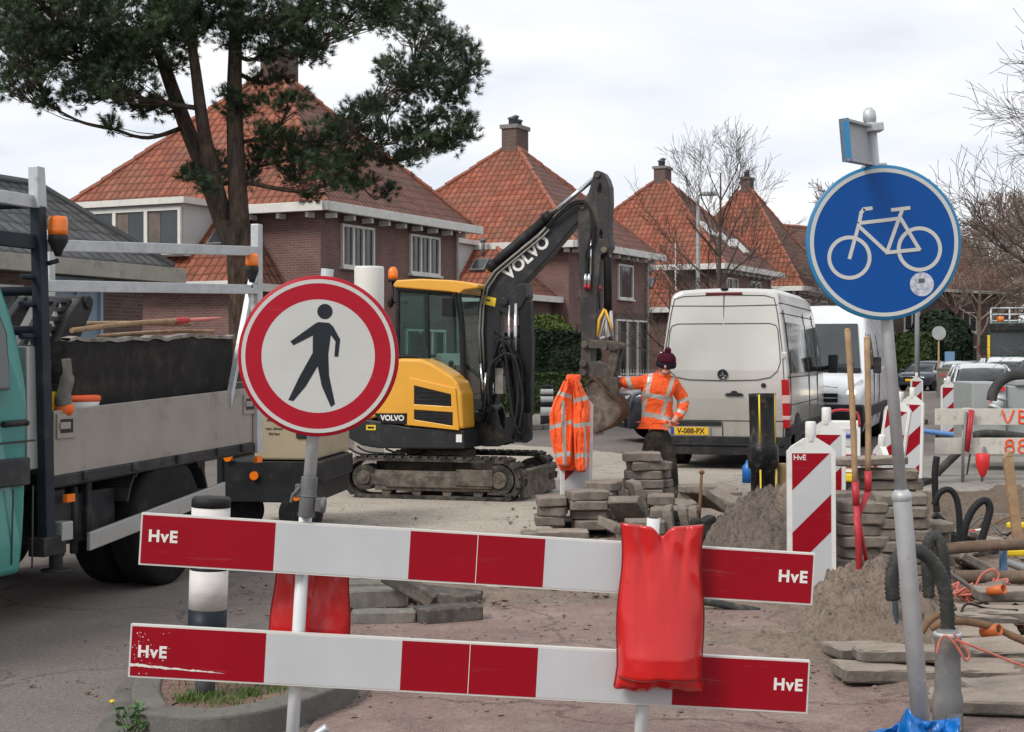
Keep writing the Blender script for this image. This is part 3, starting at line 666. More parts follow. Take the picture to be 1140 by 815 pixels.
# ------------------------------------------------------------------ bare and pine trees
m_bark = M('bark', (.085, .068, .056), .95, var=.35, vs=5, bump=.8, bs=25, dirt=(.05, .055, .035), dcut=(.5, .7), ds=3)
m_twig = M('twig_bark', (.075, .06, .052), .9, var=.3, vs=2)
m_twigf = M('hazed_twig_bark', (.25, .19, .15), .9, var=.3, vs=.4)  # lightened so the distance haze sits in the twig colour
k = NT('pine_bark'); mp_ = k.n('ShaderNodeMapping'); mp_.inputs['Scale'].default_value = (1, 1, .28); k.l(k.obj(), mp_.inputs[0]); nb_ = k.noise(mp_.outputs[0], 9, 7, .72)
c_ = k.mix(k.rng(nb_, .38, .6), (.045, .032, .026), (.17, .115, .085)); k.l(k.mix(k.rng(k.noise(mp_.outputs[0], 1.5, 4), .4, .65, 0, .5), c_, (.12, .11, .1)), k.b.inputs['Base Color']); k.b.inputs['Roughness'].default_value = .95; k.b.inputs['Specular IOR Level'].default_value = .1
k.bump(nb_, 1, .12); m_pbark = k.m
def twigs(root, h, seed, trunk_r=.13, levels=4, spread=.55, n0=7, wind=(0, 0), base=1.8, fine=.006, up=.35, mat=None, tmat=None, lean=(0, 0), maxn=9000):
    rs = random.Random(seed); V = []; Fc = []; cap = [0]
    def seg(p, q, r0, r1, n=4):
        d = (q-p); L = d.length
        if L < 1e-5: return
        d /= L; a = d.orthogonal().normalized(); b = d.cross(a); o = len(V)
        for (c, r) in ((p, r0), (q, r1)):
            for k in range(n): t = 2*pi*k/n; V.append(tuple(c+(a*cos(t)+b*sin(t))*r))
        for k in range(n): Fc.append((o+k, o+(k+1) % n, o+n+(k+1) % n, o+n+k))
    def grow(p, d, L, r, lev):
        n = 5 if lev < 3 else 3; pts = [p]
        for i in range(n):
            d = (d+Vector((rs.gauss(0, .13), rs.gauss(0, .13), rs.gauss(0, .1)+up*.12))).normalized()
            q = pts[-1]+d*(L/n); seg(pts[-1], q, max(fine, r*(1-.8*i/n)), max(fine, r*(1-.8*(i+1)/n)), 5 if lev < 2 else 3); pts.append(q)
            if lev < levels and i >= (1 if lev < 2 else 0):
                for _ in range(2 if lev < 3 else 2):
                    if len(Fc) > cap[0]: return
                    ax = d.orthogonal().normalized(); ax.rotate(Matrix.Rotation(rs.random()*2*pi, 3, d)); nd = (d*cos(spread)+ax*sin(spread)*(1+rs.gauss(0, .25))).normalized()
                    grow(q, nd, L*(.42+.3*rs.random())*(1-.3*i/n), max(fine, r*(1-.8*i/n)*.45), lev+1)
    t = MB(); pts = []
    m = 9
    for i in range(m+1):
        s = i/m; pts.append(Vector((lean[0]*s+.05*sin(3*s+seed), lean[1]*s+.05*cos(4*s+seed), h*.9*s)))
    t.tube(pts, [trunk_r*(1.25 if i == 0 else 1)*(1-.9*i/m)+.01 for i in range(m+1)], 8)
    t.build('trunk', tmat or m_bark, root)
    tot = n0
    for j in range(tot):
        s = base/h+(1-base/h)*(.02+.85*j/tot); s = min(.92, s); i = min(m-1, int(s/.9*m*.9)); p = pts[min(m, max(0, round(s*m/1.0)))]
        a = j*2.4+seed; el = .35+.75*s
        d = Vector((cos(a)*cos(el), sin(a)*cos(el), sin(el)))
        cap[0] = len(Fc)+int(maxn*4/tot); grow(p, d, h*(.5-.25*s), trunk_r*(1-.85*s)*.55+.008, 1)
    V_ = np.array(V); F_ = np.array(Fc); meshnp('crown', V_, F_, mat or m_twig, root)
def bare(name, label, loc, h, seed, group=None, **kw):
    r = thing(name, label, 'tree', loc, 0, group); twigs(r, h, seed, **kw); return r
bare('bare_tree', 'bare young street tree rising behind the silver van', (5.0, 37, 0), 6.8, 5, trunk_r=.075, n0=18, base=2.0, spread=.5, fine=.004, maxn=4800, levels=4, up=.5)
bare('bare_tree', 'bare tree whose twigs show behind the top of the bicycle sign', (17.4, 78, 0), 9.6, 8, trunk_r=.2, n0=12, base=3, fine=.016, maxn=5200, mat=M('grey_twigs', (.16, .13, .12), .9))
bare('bare_tree', 'slim bare garden tree in front of the second brick house window', (4.5, 44, .08), 4.2, 12, trunk_r=.06, n0=9, base=1.0, fine=.006, maxn=900, levels=3)
bt = bare('bare_tree', 'large bare tree whose branches reach in over the green truck', (16.4, 36, 0), 11.5, 21, trunk_r=.32, n0=30, base=1.6, spread=.6, fine=.006, maxn=32000, levels=4, up=.12)
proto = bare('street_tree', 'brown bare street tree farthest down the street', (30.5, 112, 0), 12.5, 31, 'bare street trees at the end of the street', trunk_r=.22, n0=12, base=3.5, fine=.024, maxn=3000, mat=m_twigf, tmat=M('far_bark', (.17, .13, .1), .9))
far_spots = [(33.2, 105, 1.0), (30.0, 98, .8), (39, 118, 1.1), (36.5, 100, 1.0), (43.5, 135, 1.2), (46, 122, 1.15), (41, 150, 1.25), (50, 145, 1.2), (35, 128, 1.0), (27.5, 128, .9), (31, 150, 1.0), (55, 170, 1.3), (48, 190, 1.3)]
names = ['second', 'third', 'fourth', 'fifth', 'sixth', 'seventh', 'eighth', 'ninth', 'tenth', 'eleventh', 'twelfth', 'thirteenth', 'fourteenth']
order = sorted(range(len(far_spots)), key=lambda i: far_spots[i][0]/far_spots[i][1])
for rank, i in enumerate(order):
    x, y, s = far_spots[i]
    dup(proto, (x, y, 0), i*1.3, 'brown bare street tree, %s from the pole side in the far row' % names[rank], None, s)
proto['label'] = 'brown bare street tree with pale trunk just beside the green truck'
# ---------------- pine
py0 = 30.0
pine = thing('pine_tree', 'tall forked pine tree with dark needles in front of the first brick house', 'pine tree', P(272, 465, py0)*1.0)
pine.location.z = 0; o0 = Vector(pine.location)
def PP(px, py, dy=0): return P(px, py, py0+dy)-o0
k = MB()
k.tube(catmull([PP(276, 500), PP(274, 400), PP(271, 330), PP(268, 285), PP(264, 250, .05)], 4), [.34]*4+[.31]*4+[.29]*4+[.27]*4+[.25], 12)
k.tube(catmull([PP(268, 290), PP(266, 240, -.1), PP(263, 180, -.1), PP(261, 110, -.1), PP(262, 50, 0), PP(264, -40, .2), PP(270, -120, 0)], 5), [.22-.0045*i for i in range(31)], 10)
k.tube(catmull([PP(272, 300), PP(250, 250, .1), PP(228, 190, .2), PP(205, 135, .3), PP(182, 70, .4), PP(172, 30, .5), PP(165, -60, .6)], 5), [.22-.0048*i for i in range(31)], 10)
k.tube(catmull([PP(250, 245, .1), PP(236, 190, -.3), PP(226, 140, -.4), PP(218, 80, -.5), PP(210, 20, -.6), PP(205, -60, -.6)], 5), [.17-.0045*i for i in range(26)], 10)
k.build('trunk', m_pbark, pine)
pads = [(60,18,75,32),(30,60,40,30),(100,62,60,35),(150,28,70,32),(130,95,40,18),(20,95,22,20),(52,112,10,12),(95,108,22,12),(125,142,6,5),(150,118,28,10),(185,122,20,9),(205,30,30,25),(230,14,50,20),(300,18,60,22),(262,38,28,16),
(268,118,22,16),(340,30,40,26),(390,18,50,22),(440,8,50,14),(470,36,32,20),(500,60,22,22),(520,78,16,26),(300,92,22,8),(350,60,30,10),(455,80,38,16),(478,92,36,14),(435,112,32,12),(405,128,24,10),(480,130,30,10),(517,142,17,18),(470,160,38,13),(418,152,38,12),
(360,150,58,12),(325,172,36,12),(380,178,48,11),(440,178,24,9),(298,150,22,9),(325,196,18,10),(370,200,24,12),(402,204,14,8),(430,214,9,4),(344,216,5,5),(240,188,14,15),(210,194,10,7),(226,205,16,8),(290,60,25,8),(60,-25,90,25),(200,-30,90,25),(340,-28,90,22),(450,-20,60,16),
(270,-70,140,30),(10,20,30,30),(180,70,30,10),(120,70,50,10),(320,115,26,7),(290,170,14,10),(280,195,12,8),(500,112,20,8),(495,160,22,8),(150,55,40,12)]
rs = np.random.RandomState(4); tv = []; tf = []; bk = MB()
nodes = [PP(262, y) for y in range(-60, 235, 20)]+[PP(182+46*(y-70)/120, y, .35) for y in range(0, 200, 20)]+[PP(218, y, -.5) for y in range(-20, 150, 20)]; lv = [0]*len(nodes)
def trunkdist(p): return min(abs(p[0]-262), abs(p[0]-200))
for (cx_, cy_, rx_, ry_) in sorted(pads, key=trunkdist):
    ry_ *= 1.1; dz = rs.randn()*.8; B = PP(cx_, cy_+ry_*.25, dz)
    j0 = min(range(len(nodes)), key=lambda i: (nodes[i]-B).length*(1+.06*lv[i])+(.5 if nodes[i].z > B.z+.3 else 0)+.15*abs(nodes[i].z-B.z)); A = nodes[j0]; L = (B-A).length
    mid = A.lerp(B, .5)+Vector((rs.randn()*.06*L, rs.randn()*.08*L, -.06*L+rs.randn()*.06*L)); br = catmull([A, mid, B], 6); r0 = max(.02, .055-.013*lv[j0])
    bk.tube(br, [r0*(1-.55*i/(len(br)-1)) for i in range(len(br))], 5); nodes.append(B); lv.append(lv[j0]+1); nodes.append(mid); lv.append(lv[j0]+1)
    for j in range(int(rx_*ry_*.037)+4):         # needle clumps, each a handful of shoots
        r = sqrt(rs.rand()); t = rs.rand()*6.283; c0 = PP(cx_+rx_*r*cos(t), cy_+ry_*r*sin(t), dz+rs.randn()*(.25+.012*rx_)); cr = .13+.1*rs.rand()
        q0 = br[int(rs.randint(3, len(br)))]; bk.tube([c0, c0.lerp(q0, .5)+Vector((rs.randn()*.05, 0, -.05)), q0], [.007, .011, .015], 3, 0, False)
        for h_ in range(9):
            v_ = Vector(rs.randn(3)); v_.z = v_.z*.7+.25; v_.normalize(); c = c0+v_*cr*(.35+.65*rs.rand()); c.z += .02
            d0 = (v_+Vector((0, 0, .5))).normalized(); a = d0.orthogonal().normalized(); b = d0.cross(a)
            for q in range(32):
                s = rs.rand(); ph = rs.rand()*6.283; o = c+d0*(s*.1)
                out = ((a*cos(ph)+b*sin(ph))*(.8+.4*rs.rand())+d0*(.5+.5*rs.rand())).normalized()*(.08+.06*rs.rand()); w = out.cross(d0).normalized()*.0055
                i0 = len(tv); tv += [tuple(o-w), tuple(o+w), tuple(o+out)]; tf.append((i0, i0+1, i0+2))
print('pine faces', len(tf))
bk.build('branches', m_pbark, pine)
k = NT('pine_needles'); o_ = k.obj()
c_ = k.mix(k.rng(k.noise(o_, .9, 3), .38, .62), (.018, .035, .015), (.042, .072, .027)); c_ = k.mix(k.rng(k.noise(o_, 6, 2), .45, .7, 0, .5), c_, (.06, .095, .045))
k.l(c_, k.b.inputs['Base Color']); k.b.inputs['Roughness'].default_value = .6; k.b.inputs['Specular IOR Level'].default_value = .3
meshnp('crown', np.array(tv), np.array(tf), k.m, pine)
# ================================================================== barrier, signs, beacons
def reflective(name, col, rough=.35, dirt=(.3, .28, .25), dc=(.6, .85)):
    if name in MATS: return MATS[name]
    k = NT(name); o = k.obj()
    c = k.mix(k.rng(k.noise(o, 2.5, 4), .3, .7), tuple(x*.93 for x in col), tuple(min(1, x*1.06) for x in col))
    v = k.n('ShaderNodeMapping'); v.inputs['Scale'].default_value = (.6, 6, 9); k.l(o, v.inputs[0])
    c = k.mix(k.math('MULTIPLY', k.rng(k.noise(v.outputs[0], 3, 7, .75), dc[0], dc[1]), .55), c, dirt)
    c = k.mix(k.rng(k.noise(o, 60, 5, .8), .68, .76, 0, .8), c, tuple(dirt))
    k.l(c, k.b.inputs['Base Color']); k.b.inputs['Roughness'].default_value = rough; k.b.inputs['Specular IOR Level'].default_value = .22
    k.bump(k.noise(o, 4, 3), .25, .004); MATS[name] = k.m; return k.m
r_red = reflective('reflective_red', (.27, .002, .011)); r_white = reflective('reflective_white', (.48, .49, .505), dirt=(.42, .41, .39)); r_edge = reflective('plank_edge_white', (.58, .57, .54))
r_sred = reflective('sign_red', (.36, .006, .02), dirt=(.25, .2, .2)); r_swhite = reflective('sign_white', (.5, .5, .48), dirt=(.45, .44, .41), dc=(.5, .8)); r_black = M('sign_black', (.018, .022, .028), .45, var=.15)
r_blue = reflective('sign_blue', (.0008, .062, .27), dirt=(.01, .06, .22)); r_bluee = M('sign_blue_edge', (.015, .17, .36), .4); m_letter = M('white_lettering', (.68, .67, .64), .5, dirt=(.4, .38, .35), dcut=(.6, .8), ds=40)
m_plast = M('grey_white_plastic', (.6, .62, .63), .45, var=.05, dirt=(.4, .38, .35), dcut=(.55, .85), ds=12)
FR = lambda x, y, z: Matrix(((1, 0, 0, x), (0, 0, -1, y), (0, 1, 0, z), (0, 0, 0, 1)))      # text: faces -y
bar = thing('road_barrier', 'red and white two plank barrier marked HvE across the cycle path', 'road barrier', (-.185, 5.67, 0), 0, None, 0, R(3.45))
def plank(parent, zc, L=2.5, h=.192, xoff=0, wear=False, tilt=0):
    k = MB(); k.box(-L/2, L/2, -.014, .014, -h/2, h/2, 0)
    b = .0065; s = L/5
    for i in range(5):
        x0 = -L/2+i*s+(b if i == 0 else 0); x1 = -L/2+(i+1)*s-(b if i == 4 else 0)
        k.box(x0, x1, -.0158, -.0138, -h/2+b, h/2-b, 1 if i % 2 == 0 else 2)
        k.box(x0, x1, .0138, .0158, -h/2+b, h/2-b, 1 if i % 2 == 0 else 2)
    k.box(-.0012, .0012, -.0166, -.0155, -h/2+b, h/2-b, 3)
    k.text('HvE', .06, FR(-L/2+.085, -.0165, .012 if not wear else -.002), 3, .0021, .0006, sx=1.0, spacing=1.14); k.text('HvE', .06, FR(L/2-.078, -.0165, .004), 3, .0021, .0006, sx=1.0, spacing=1.14)
    if wear:      # long scrape through the red film
        rs = random.Random(3); up_ = []; lo = []
        for i in range(40):
            x = -L/2+.006+i*.009; w = .0075*(1-i/40)**.7; up_.append((x, -.05+w*.6+rs.gauss(0, .0012)-.0004*i)); lo.append((x, -.05-w*.6-abs(rs.gauss(0, .0025))*(1-i/40)-.0004*i))
        for i in range(39): k.add([(up_[i][0], -.0164, up_[i][1]), (up_[i+1][0], -.0164, up_[i+1][1]), (lo[i+1][0], -.0164, lo[i+1][1]), (lo[i][0], -.0164, lo[i][1])], [(0, 3, 2, 1)], 3)
        for i in range(46):
            x = -L/2+.008+abs(rs.gauss(0, .06)); z = rs.uniform(-.085, .085); w = rs.uniform(.001, .004); k.box(x, x+w, -.0164, -.0156, z, z+w*.9, 3)
    o = k.build('plank', [r_edge, r_red, r_white, m_letter], parent); o.location = (xoff, 0, zc); o.rotation_euler[1] = tilt; return o
plank(bar, .905); p2 = plank(bar, .497, L=2.52, h=.196, xoff=-.004, wear=True, tilt=R(-.35)); p2['label'] = 'lower plank with scraped end'
for x in (-.65, .65):
    k = MB(); zt_ = 1.065 if x < 0 else 1.09; k.tube([(x, .042, -.03), (x, .042, zt_)], .0245, 16); k.tube([(x, .042, zt_-.005), (x, .042, zt_+.002)], .019, 16, 1); k.build('post', [m_plast, black_rubber], bar)
    for z in (.905, .497):
        k = MB(); k.box(x-.04, x+.04, .012, .075, z-.04, z+.04); k.tube([(x+.03, .05, z-.01), (x+.075, .05, z-.01)], .009, 8); k.build('clamp', dark_steel, bar, bevel=.006)
k = MB(); k.box(-.60, -.52, .02, .07, .16, .2); k.tube([(-.63, .045, .18), (-.57, .045, .2), (-.52, .045, .235)], [.012, .014, .02], 8); k.build('bolt', galv, bar, bevel=.005)
for x in (-.65, .65):
    k = MB(); k.box(x-.16, x+.16, -.3, .4, -.05, .06); k.build('foot', black_rubber, bar, bevel=.02)
# pedestrians-prohibited sign
sg = thing('no_pedestrians_sign', 'round red bordered sign with a walking figure above the barrier plank', 'road sign', (-.757, 5.67, 1.137), 0, None, 0, R(4.9))
def disc(k, r0, r1, y0, y1, mat, n=72, cx=0, cz=0):
    vs = []; fs = []
    for i in range(n):
        a = 2*pi*i/n; c, s = cos(a), sin(a); vs += [(cx+r0*c, y0, cz+r0*s), (cx+r1*c, y0, cz+r1*s), (cx+r1*c, y1, cz+r1*s), (cx+r0*c, y1, cz+r0*s)]
    for i in range(n):
        a = 4*i; b = 4*((i+1) % n)
        for q in range(4): fs.append((a+q, a+(q+1) % 4, b+(q+1) % 4, b+q))
    k.add(vs, fs, mat); return k
k = MB(); RD = .296; yb = -.055
k.lathe([(RD-.006, 0), (RD, .003), (RD, .019), (RD-.004, .022)], 72, 0, Matrix.Translation((0, yb+.022, .52)) @ rotm(R(90), 0, 0), True)
disc(k, .0, RD*.705, yb-.0022, yb+.001, 1, cz=.52); disc(k, RD*.705, RD*.905, yb-.0026, yb+.001, 0, cz=.52); disc(k, RD*.905, RD*.955, yb-.003, yb+.001, 1, cz=.52)
q = lambda x, y: ((x-411)/381*RD, .52-(y-413)/381*RD)
body = [(400, 252), (450, 252), (470, 268), (508, 325), (506, 408), (488, 408), (487, 337), (462, 308), (458, 400), (470, 500), (510, 632), (492, 648), (440, 552), (413, 460), (365, 560), (312, 635), (288, 632), (330, 520), (384, 400), (378, 318), (290, 372), (274, 355), (385, 260)]
k.prism([q(*p) for p in body][::-1], yb-.0034, yb-.002, 'xz', 2); disc(k, .0001, 36/381*RD, yb-.0034, yb-.002, 2, 28, *q(425, 200))
face = k.build('sign_face', [r_sred, r_swhite, r_black], sg)
k = MB(); k.tube([(0, 0, -.06), (0, 0, .845)], .0235, 16); k.tube([(0, 0, .846), (0, 0, .849)], .018, 12, 1); k.build('post', [galv, black_rubber], sg)
k = MB(); k.tube([(0, 0, -.08), (0, 0, .07)], .0315, 14); k.tube([(0, 0, -.005), (0, 0, .003)], .034, 14)
k.box(.03, .055, -.02, .02, -.055, -.005); k.box(-.05, -.028, -.01, .01, -.01, .04); k.tube([(.05, 0, -.03), (.068, 0, -.03)], .03, 10)
k.tube([(-.03, -.01, .03), (-.055, -.012, .0), (-.06, -.012, -.03)], .007, 6); k.build('clamp', M('grey_clamp', (.1, .1, .1), .55, var=.2, dirt=(.2, .19, .17), dcut=(.55, .75), ds=20), sg, bevel=.003)
for z in (.36, .68):
    k = MB(); k.box(-.05, .05, -.034, .028, z-.02, z+.02); k.build('bracket', galv, sg, bevel=.004)
# bicycle sign on its leaning pole
bs = thing('cycle_path_sign', 'round blue sign with a white bicycle on a leaning grey pole', 'road sign', (1.625, 6.0, 0), 0, None, 0, R(-4.85))
k = MB(); k.lathe([(.036, -.1), (.036, 1.09), (.036, 1.092), (.04, 1.095), (.04, 1.115), (.026, 1.135)], 18); k.tube([(0, 0, 1.1), (0, 0, 2.6)], .0235, 16); k.lathe([(.0235, 2.58), (.027, 2.6), (.024, 2.625), (.012, 2.64)], 14)
k.build('pole', galv, bs, smooth=False)
k = MB(); zc = 2.105; RB = .302; yb = -.06
k.lathe([(RB-.006, 0), (RB, .003), (RB, .019), (RB-.004, .022)], 80, 1, Matrix.Translation((0, yb+.022, zc)) @ rotm(R(90), 0, 0), True)
disc(k, 0, RB*.905, yb-.002, yb+.001, 0, 80, 0, zc); disc(k, RB*.905, RB*.955, yb-.0028, yb+.001, 2, 80, 0, zc)
w = lambda x, y: (-(322-x)/292*RB, zc-(y-511)/292*RB)
def stroke(k, pts, wd, y0, y1, mat):
    pts = [Vector(p) for p in pts]
    for a, b in zip(pts, pts[1:]):
        d = (b-a).normalized()*wd*.5; n = Vector((-d.y, d.x)); a2 = a-d*.35; b2 = b+d*.35
        k.prism([(a2-n)[:], (b2-n)[:], (b2+n)[:], (a2+n)[:]], y0, y1, 'xz', mat)
sw = 13.5/292*RB; i_ = 0
for pl in ([(187, 560), (235, 430), (246, 390)], [(243, 396), (256, 380), (287, 379)], [(236, 431), (388, 426)], [(232, 442), (330, 550)], [(328, 552), (398, 398)], [(360, 392), (428, 390)], [(326, 550), (452, 548)], [(388, 420), (452, 550)]):
    stroke(k, [w(*p) for p in pl], sw, yb-.0031-.0003*i_, yb-.0015, 2); i_ += 1
for cx_, cy_, r in ((187, 557, 76), (452, 547, 78)):
    c_ = w(cx_, cy_); disc(k, (r-7)/292*RB, (r+7)/292*RB, yb-.0030, yb-.0012, 2, 48, *c_)
k.build('sign_face', [r_blue, r_bluee, r_swhite], bs)
k = MB(); c_ = w(450, 680); disc(k, .0001, 45/292*RB, yb-.0036, yb-.0015, 0, 30, *c_); k.box(c_[0]-.012, c_[0]+.012, yb-.0041, yb-.003, c_[1]+.005, c_[1]+.022, 1)
k.build('sticker', [M('worn_sticker', (.5, .52, .56), .6, var=.15, vs=40, dirt=(.2, .24, .34), dcut=(.45, .6), ds=60), M('sticker_print', (.08, .09, .1), .6)], bs)
for z in (zc-.17, zc+.17, 2.4, 2.56):
    k = MB(); k.box(-.045, .045, -.036, .03, z-.017, z+.017); k.build('bracket', galv, bs, bevel=.005)
k = MB(); T = Matrix.Translation((-.01, -.05, 2.485)) @ rotm(0, 0, R(68)) 
T = Matrix.Translation((-.03, -.02, 2.49)) @ Matrix.Rotation(R(238), 4, 'Z') @ Matrix.Diagonal((1, -1, 1, 1))
k.box(0, .28, -.012, .0, -.08, .08, 0, T); k.box(0, .28, -.03, -.012, .07, .08, 0, T); k.box(0, .28, -.03, -.012, -.08, -.07, 0, T); k.box(.27, .28, -.035, .002, -.081, .081, 1, T); k.box(0, .27, .0, .003, -.078, .078, 1, T)
k.build('name_plate', [M('grey_plate_back', (.32, .33, .34), .55, metal=.3, var=.12), r_bluee], bs)
# bollard
bo = thing('bollard', 'black and white round bollard standing on the kerb island', 'bollard', G(228, 777, .1), 0, None, 0, R(1.9))
k = MB(); r = .0865
k.lathe([(r, .17), (r, .24)], 28, 0); k.lathe([(r, .24), (r+.001, .405)], 28, 0); k.lathe([(r+.0005, .407), (r+.0005, .585)], 28, 1); k.lathe([(r, .585), (r, .60)], 28, 0); k.lathe([(r+.0005, .60), (r+.0005, .87)], 28, 1); k.lathe([(r+.002, .87), (r+.002, .905), (r-.006, .915), (.02, .917)], 28, 2)
k.build('tube', [M('navy_band', (.016, .021, .03), .5, var=.2, dirt=(.1, .1, .1), dcut=(.6, .8), ds=14), reflective('bollard_white', (.62, .6, .58), .5, (.33, .29, .25), (.5, .8)), M('black_cap', (.02, .02, .022), .5)], bo)
k = MB(); k.lathe([(.046, -.02), (.046, .18)], 20); k.lathe([(.08, -.004), (.075, .012), (.05, .02)], 20); k.build('foot', M('grey_foot', (.08, .083, .085), .7, var=.2), bo)
# sandbags
m_bag = M('red_bag', (.5, .008, .008), .27, var=.1, vs=3, bump=.0, spec=.5, rvar=.03, coat=.2)
def bag(name, label, T, w, h, th, seed, wav=.012, notch=True, lobe=.02, sag=1.0):
    nu, nv = 46, 80; U, V = np.meshgrid(np.linspace(-1, 1, nu), np.linspace(0, 1, nv))
    wid = w/2*(1-.07*np.exp(-((V-.2)/.25)**2)-.02*np.sin(V*9)+.06*np.clip((V-.86)/.14, 0, 1))
    X = U*wid; Z = -V*h
    if notch: Z = Z-.036*np.exp(-(U/.16)**2)*np.clip(1-V*5, 0, 1)+.012*np.abs(U)**2*np.clip(1-V*6, 0, 1)
    Z = Z+lobe*fbm(U*2.3+seed, V*0+seed, 3)*np.clip((V-.85)/.15, 0, 1)*1.6
    edge = np.clip(1-np.abs(U)**3.2, 0, 1)**.6; prof = (.16+.84*np.clip(V/.78, 0, 1)**1.7*sag)*np.clip((1-V)/.1, 0, 1)**.5
    prof = np.maximum(prof, .1)
    wr = (1-np.abs(fbm(U*1.8+V*1.2+seed, V*2.2-U*1.1, 3, .45))*3.2)*wav*.9+fbm(U*4, V*1.2+seed, 2)*wav*.8
    cr = -.014*np.exp(-((U-.06*np.sin(V*9))/.1)**2)*np.clip(1-V*2.2, 0, 1)-.009*np.exp(-((U+.55-.5*V)/.07)**2)*np.clip(1-V*1.6, 0, 1)-.008*np.exp(-((U-.6+.4*V)/.06)**2)*np.clip(1-V*1.8, 0, 1)
    seam = -.02*np.exp(-((V-.93)/.012)**2)
    Yf = -(th*.5*edge*prof+(wr+cr+seam)*np.clip(edge*2, 0, 1)*(1.05-.6*np.clip(V/.7, 0, 1)))-.004; Yb = .25*th*edge*prof+.004
    vf = np.stack([X, Yf, Z], -1).reshape(-1, 3); vb = np.stack([X, Yb, Z], -1).reshape(-1, 3); v = np.vstack([vf, vb])
    idx = np.arange(nu*nv).reshape(nv, nu); q = np.stack([idx[:-1, :-1], idx[1:, :-1], idx[1:, 1:], idx[:-1, 1:]], -1).reshape(-1, 4); qb = q[:, ::-1]+nu*nv
    e = list(idx[0, :])+list(idx[1:, -1])+list(idx[-1, ::-1][1:])+list(idx[::-1, 0][1:-1]); e = np.array(e); r = np.stack([e, np.roll(e, -1), np.roll(e, -1)+nu*nv, e+nu*nv], 1)
    o = meshnp(name, v, np.vstack([q, qb, r]), m_bag); o.data.polygons.foreach_set('use_smooth', [True]*len(o.data.polygons)); o.matrix_world = T
    tag(o, label, 'sandbag')
    sm_ = MB()
    for q in (0, -1): sm_.tube([tuple(vf.reshape(nv, nu, 3)[i, q]) for i in range(0, nv, 2)], .0035, 6)
    sm_.tube([tuple(Vector(vf.reshape(nv, nu, 3)[72, j])-Vector((0, .003, 0))) for j in range(1, nu-1)], .0025, 5); sm_.build('seam', M('bag_seam', (.17, .006, .006), .6, var=.2), o)
    return o
bag('sandbag', 'bright red plastic sandbag hanging over the front of the barrier', Matrix.Translation((.552, 5.612, 1.028)) @ rotm(0, R(1.2), 0), .315, .6, .21, 3)
bag('sandbag', 'red plastic sandbag hanging behind the barrier planks beside the sign pole', Matrix.Translation((-.752, 5.80, .93)) @ rotm(0, R(3), 0), .3, .52, .1, 8, notch=False, sag=.7)
# beacon boards
m_bw = M('beacon_white', (.66, .66, .64), .5, var=.05, dirt=(.4, .38, .34), dcut=(.5, .8), ds=7)
def clip_stripe(x0, x1, z0, z1, c0, c1, s):
    """polygon of the rectangle between lines z - s*x = c0 and c1"""
    poly = [(x0, z0), (x1, z0), (x1, z1), (x0, z1)]
    def cl(poly, f):
        out = []
        for i in range(len(poly)):
            a, b = poly[i], poly[(i+1) % len(poly)]; fa, fb = f(a), f(b)
            if fa >= 0: out.append(a)
            if (fa >= 0) != (fb >= 0): t = fa/(fa-fb); out.append((a[0]+(b[0]-a[0])*t, a[1]+(b[1]-a[1])*t))
        return out
    poly = cl(poly, lambda p: p[1]-s*p[0]-c0)
    return cl(poly, lambda p: c1-(p[1]-s*p[0])) if poly else poly
def beacon_mesh(parent, w=.3, h=1.02, mirror=False, text=True, foot=True, z0=.14):
    k = MB(); s = -1 if mirror else 1; b = z0
    prof = [(-w/2, b), (w/2, b), (w/2, b+h-.09), (w/2-.03, b+h-.055), (.045, b+h), (.045, b+h+.0), (-.045, b+h), (-w/2+.03, b+h-.055), (-w/2, b+h-.09)]
    k.prism(prof, -.03, .03, 'xz', 0); k.lathe([(.037, b+h-.02), (.037, b+h+.105), (.03, b+h+.115)], 14, 0)
    x0, x1, za, zb = -w/2+.032, w/2-.032, b+.055, b+h-.1
    for yy in (-1, 1):
        k.box(x0, x1, *(sorted((yy*.0285, yy*.0318))), za, zb, 1)
        per = (x1-x0)*2.07; cc = zb-s*(x0 if s > 0 else x1)
        for i in range(4):
            top = cc-i*per; pl = clip_stripe(x0, x1, za, zb, top-per*.47+0, top+(per*.53 if i == 0 else 0), s)
            if len(pl) >= 3: k.prism(pl, *(sorted((yy*.0318, yy*.0332))), 'xz', 2)
    if text:
        k.text('HvE', .052, FR(x0+.052, -.0338, zb-.03), 3, .0008, .0004); k.text('HvE', .045, FR(x1-.05, -.0338, za+.03) @ rotm(0, 0, pi), 3, .0006, .0004)
    bd = k.build('board', [m_bw, r_white, r_red, m_letter], parent, bevel=.004)
    if foot:
        k = MB(); k.box(-.2, .2, -.4, .4, 0, .12); k.box(-.05, .05, -.05, .05, .12, z0+.01); k.build('foot', black_rubber, parent, bevel=.02)
def beacon(label, px, Y, rz=0, ry=0, **kw):
    r = thing('beacon_board', label, 'beacon board', ((px-CX)/F*Y, Y, kw.pop('zb', 0)), R(rz), 'red and white beacon boards', 0, R(ry)); beacon_mesh(r, **kw); return r
beacon('large red and white beacon board marked HvE beside the end of the barrier planks', 903.5, 10.4, -4, -.3, w=.325, h=1.1, z0=.0, foot=False)
beacon('beacon board with blue smears partly hidden behind the large HvE beacon board', 920, 12.1, -14, 0, text=False, h=1.0)
b3 = beacon('beacon board with red and white stripes behind the bicycle sign pole, marked HvE', 1013, 19.2, -28, 1.5, z0=.14)
beacon('leaning red and white beacon board between the wooden handles and the sign pole', 985, 17.4, -32, 8.5, text=False)
beacon('white plastic beacon board seen from its edge beside the wooden handles', 977, 15.6, -82, 8, text=False, h=.62)
beacon('beacon board standing upright at the end of the white spray painted planks', 1056, 30, -8, 0, text=False)
beacon('small distant beacon board just above the striped boards at the sign pole', 1020.5, 38, -4, 0, text=False)
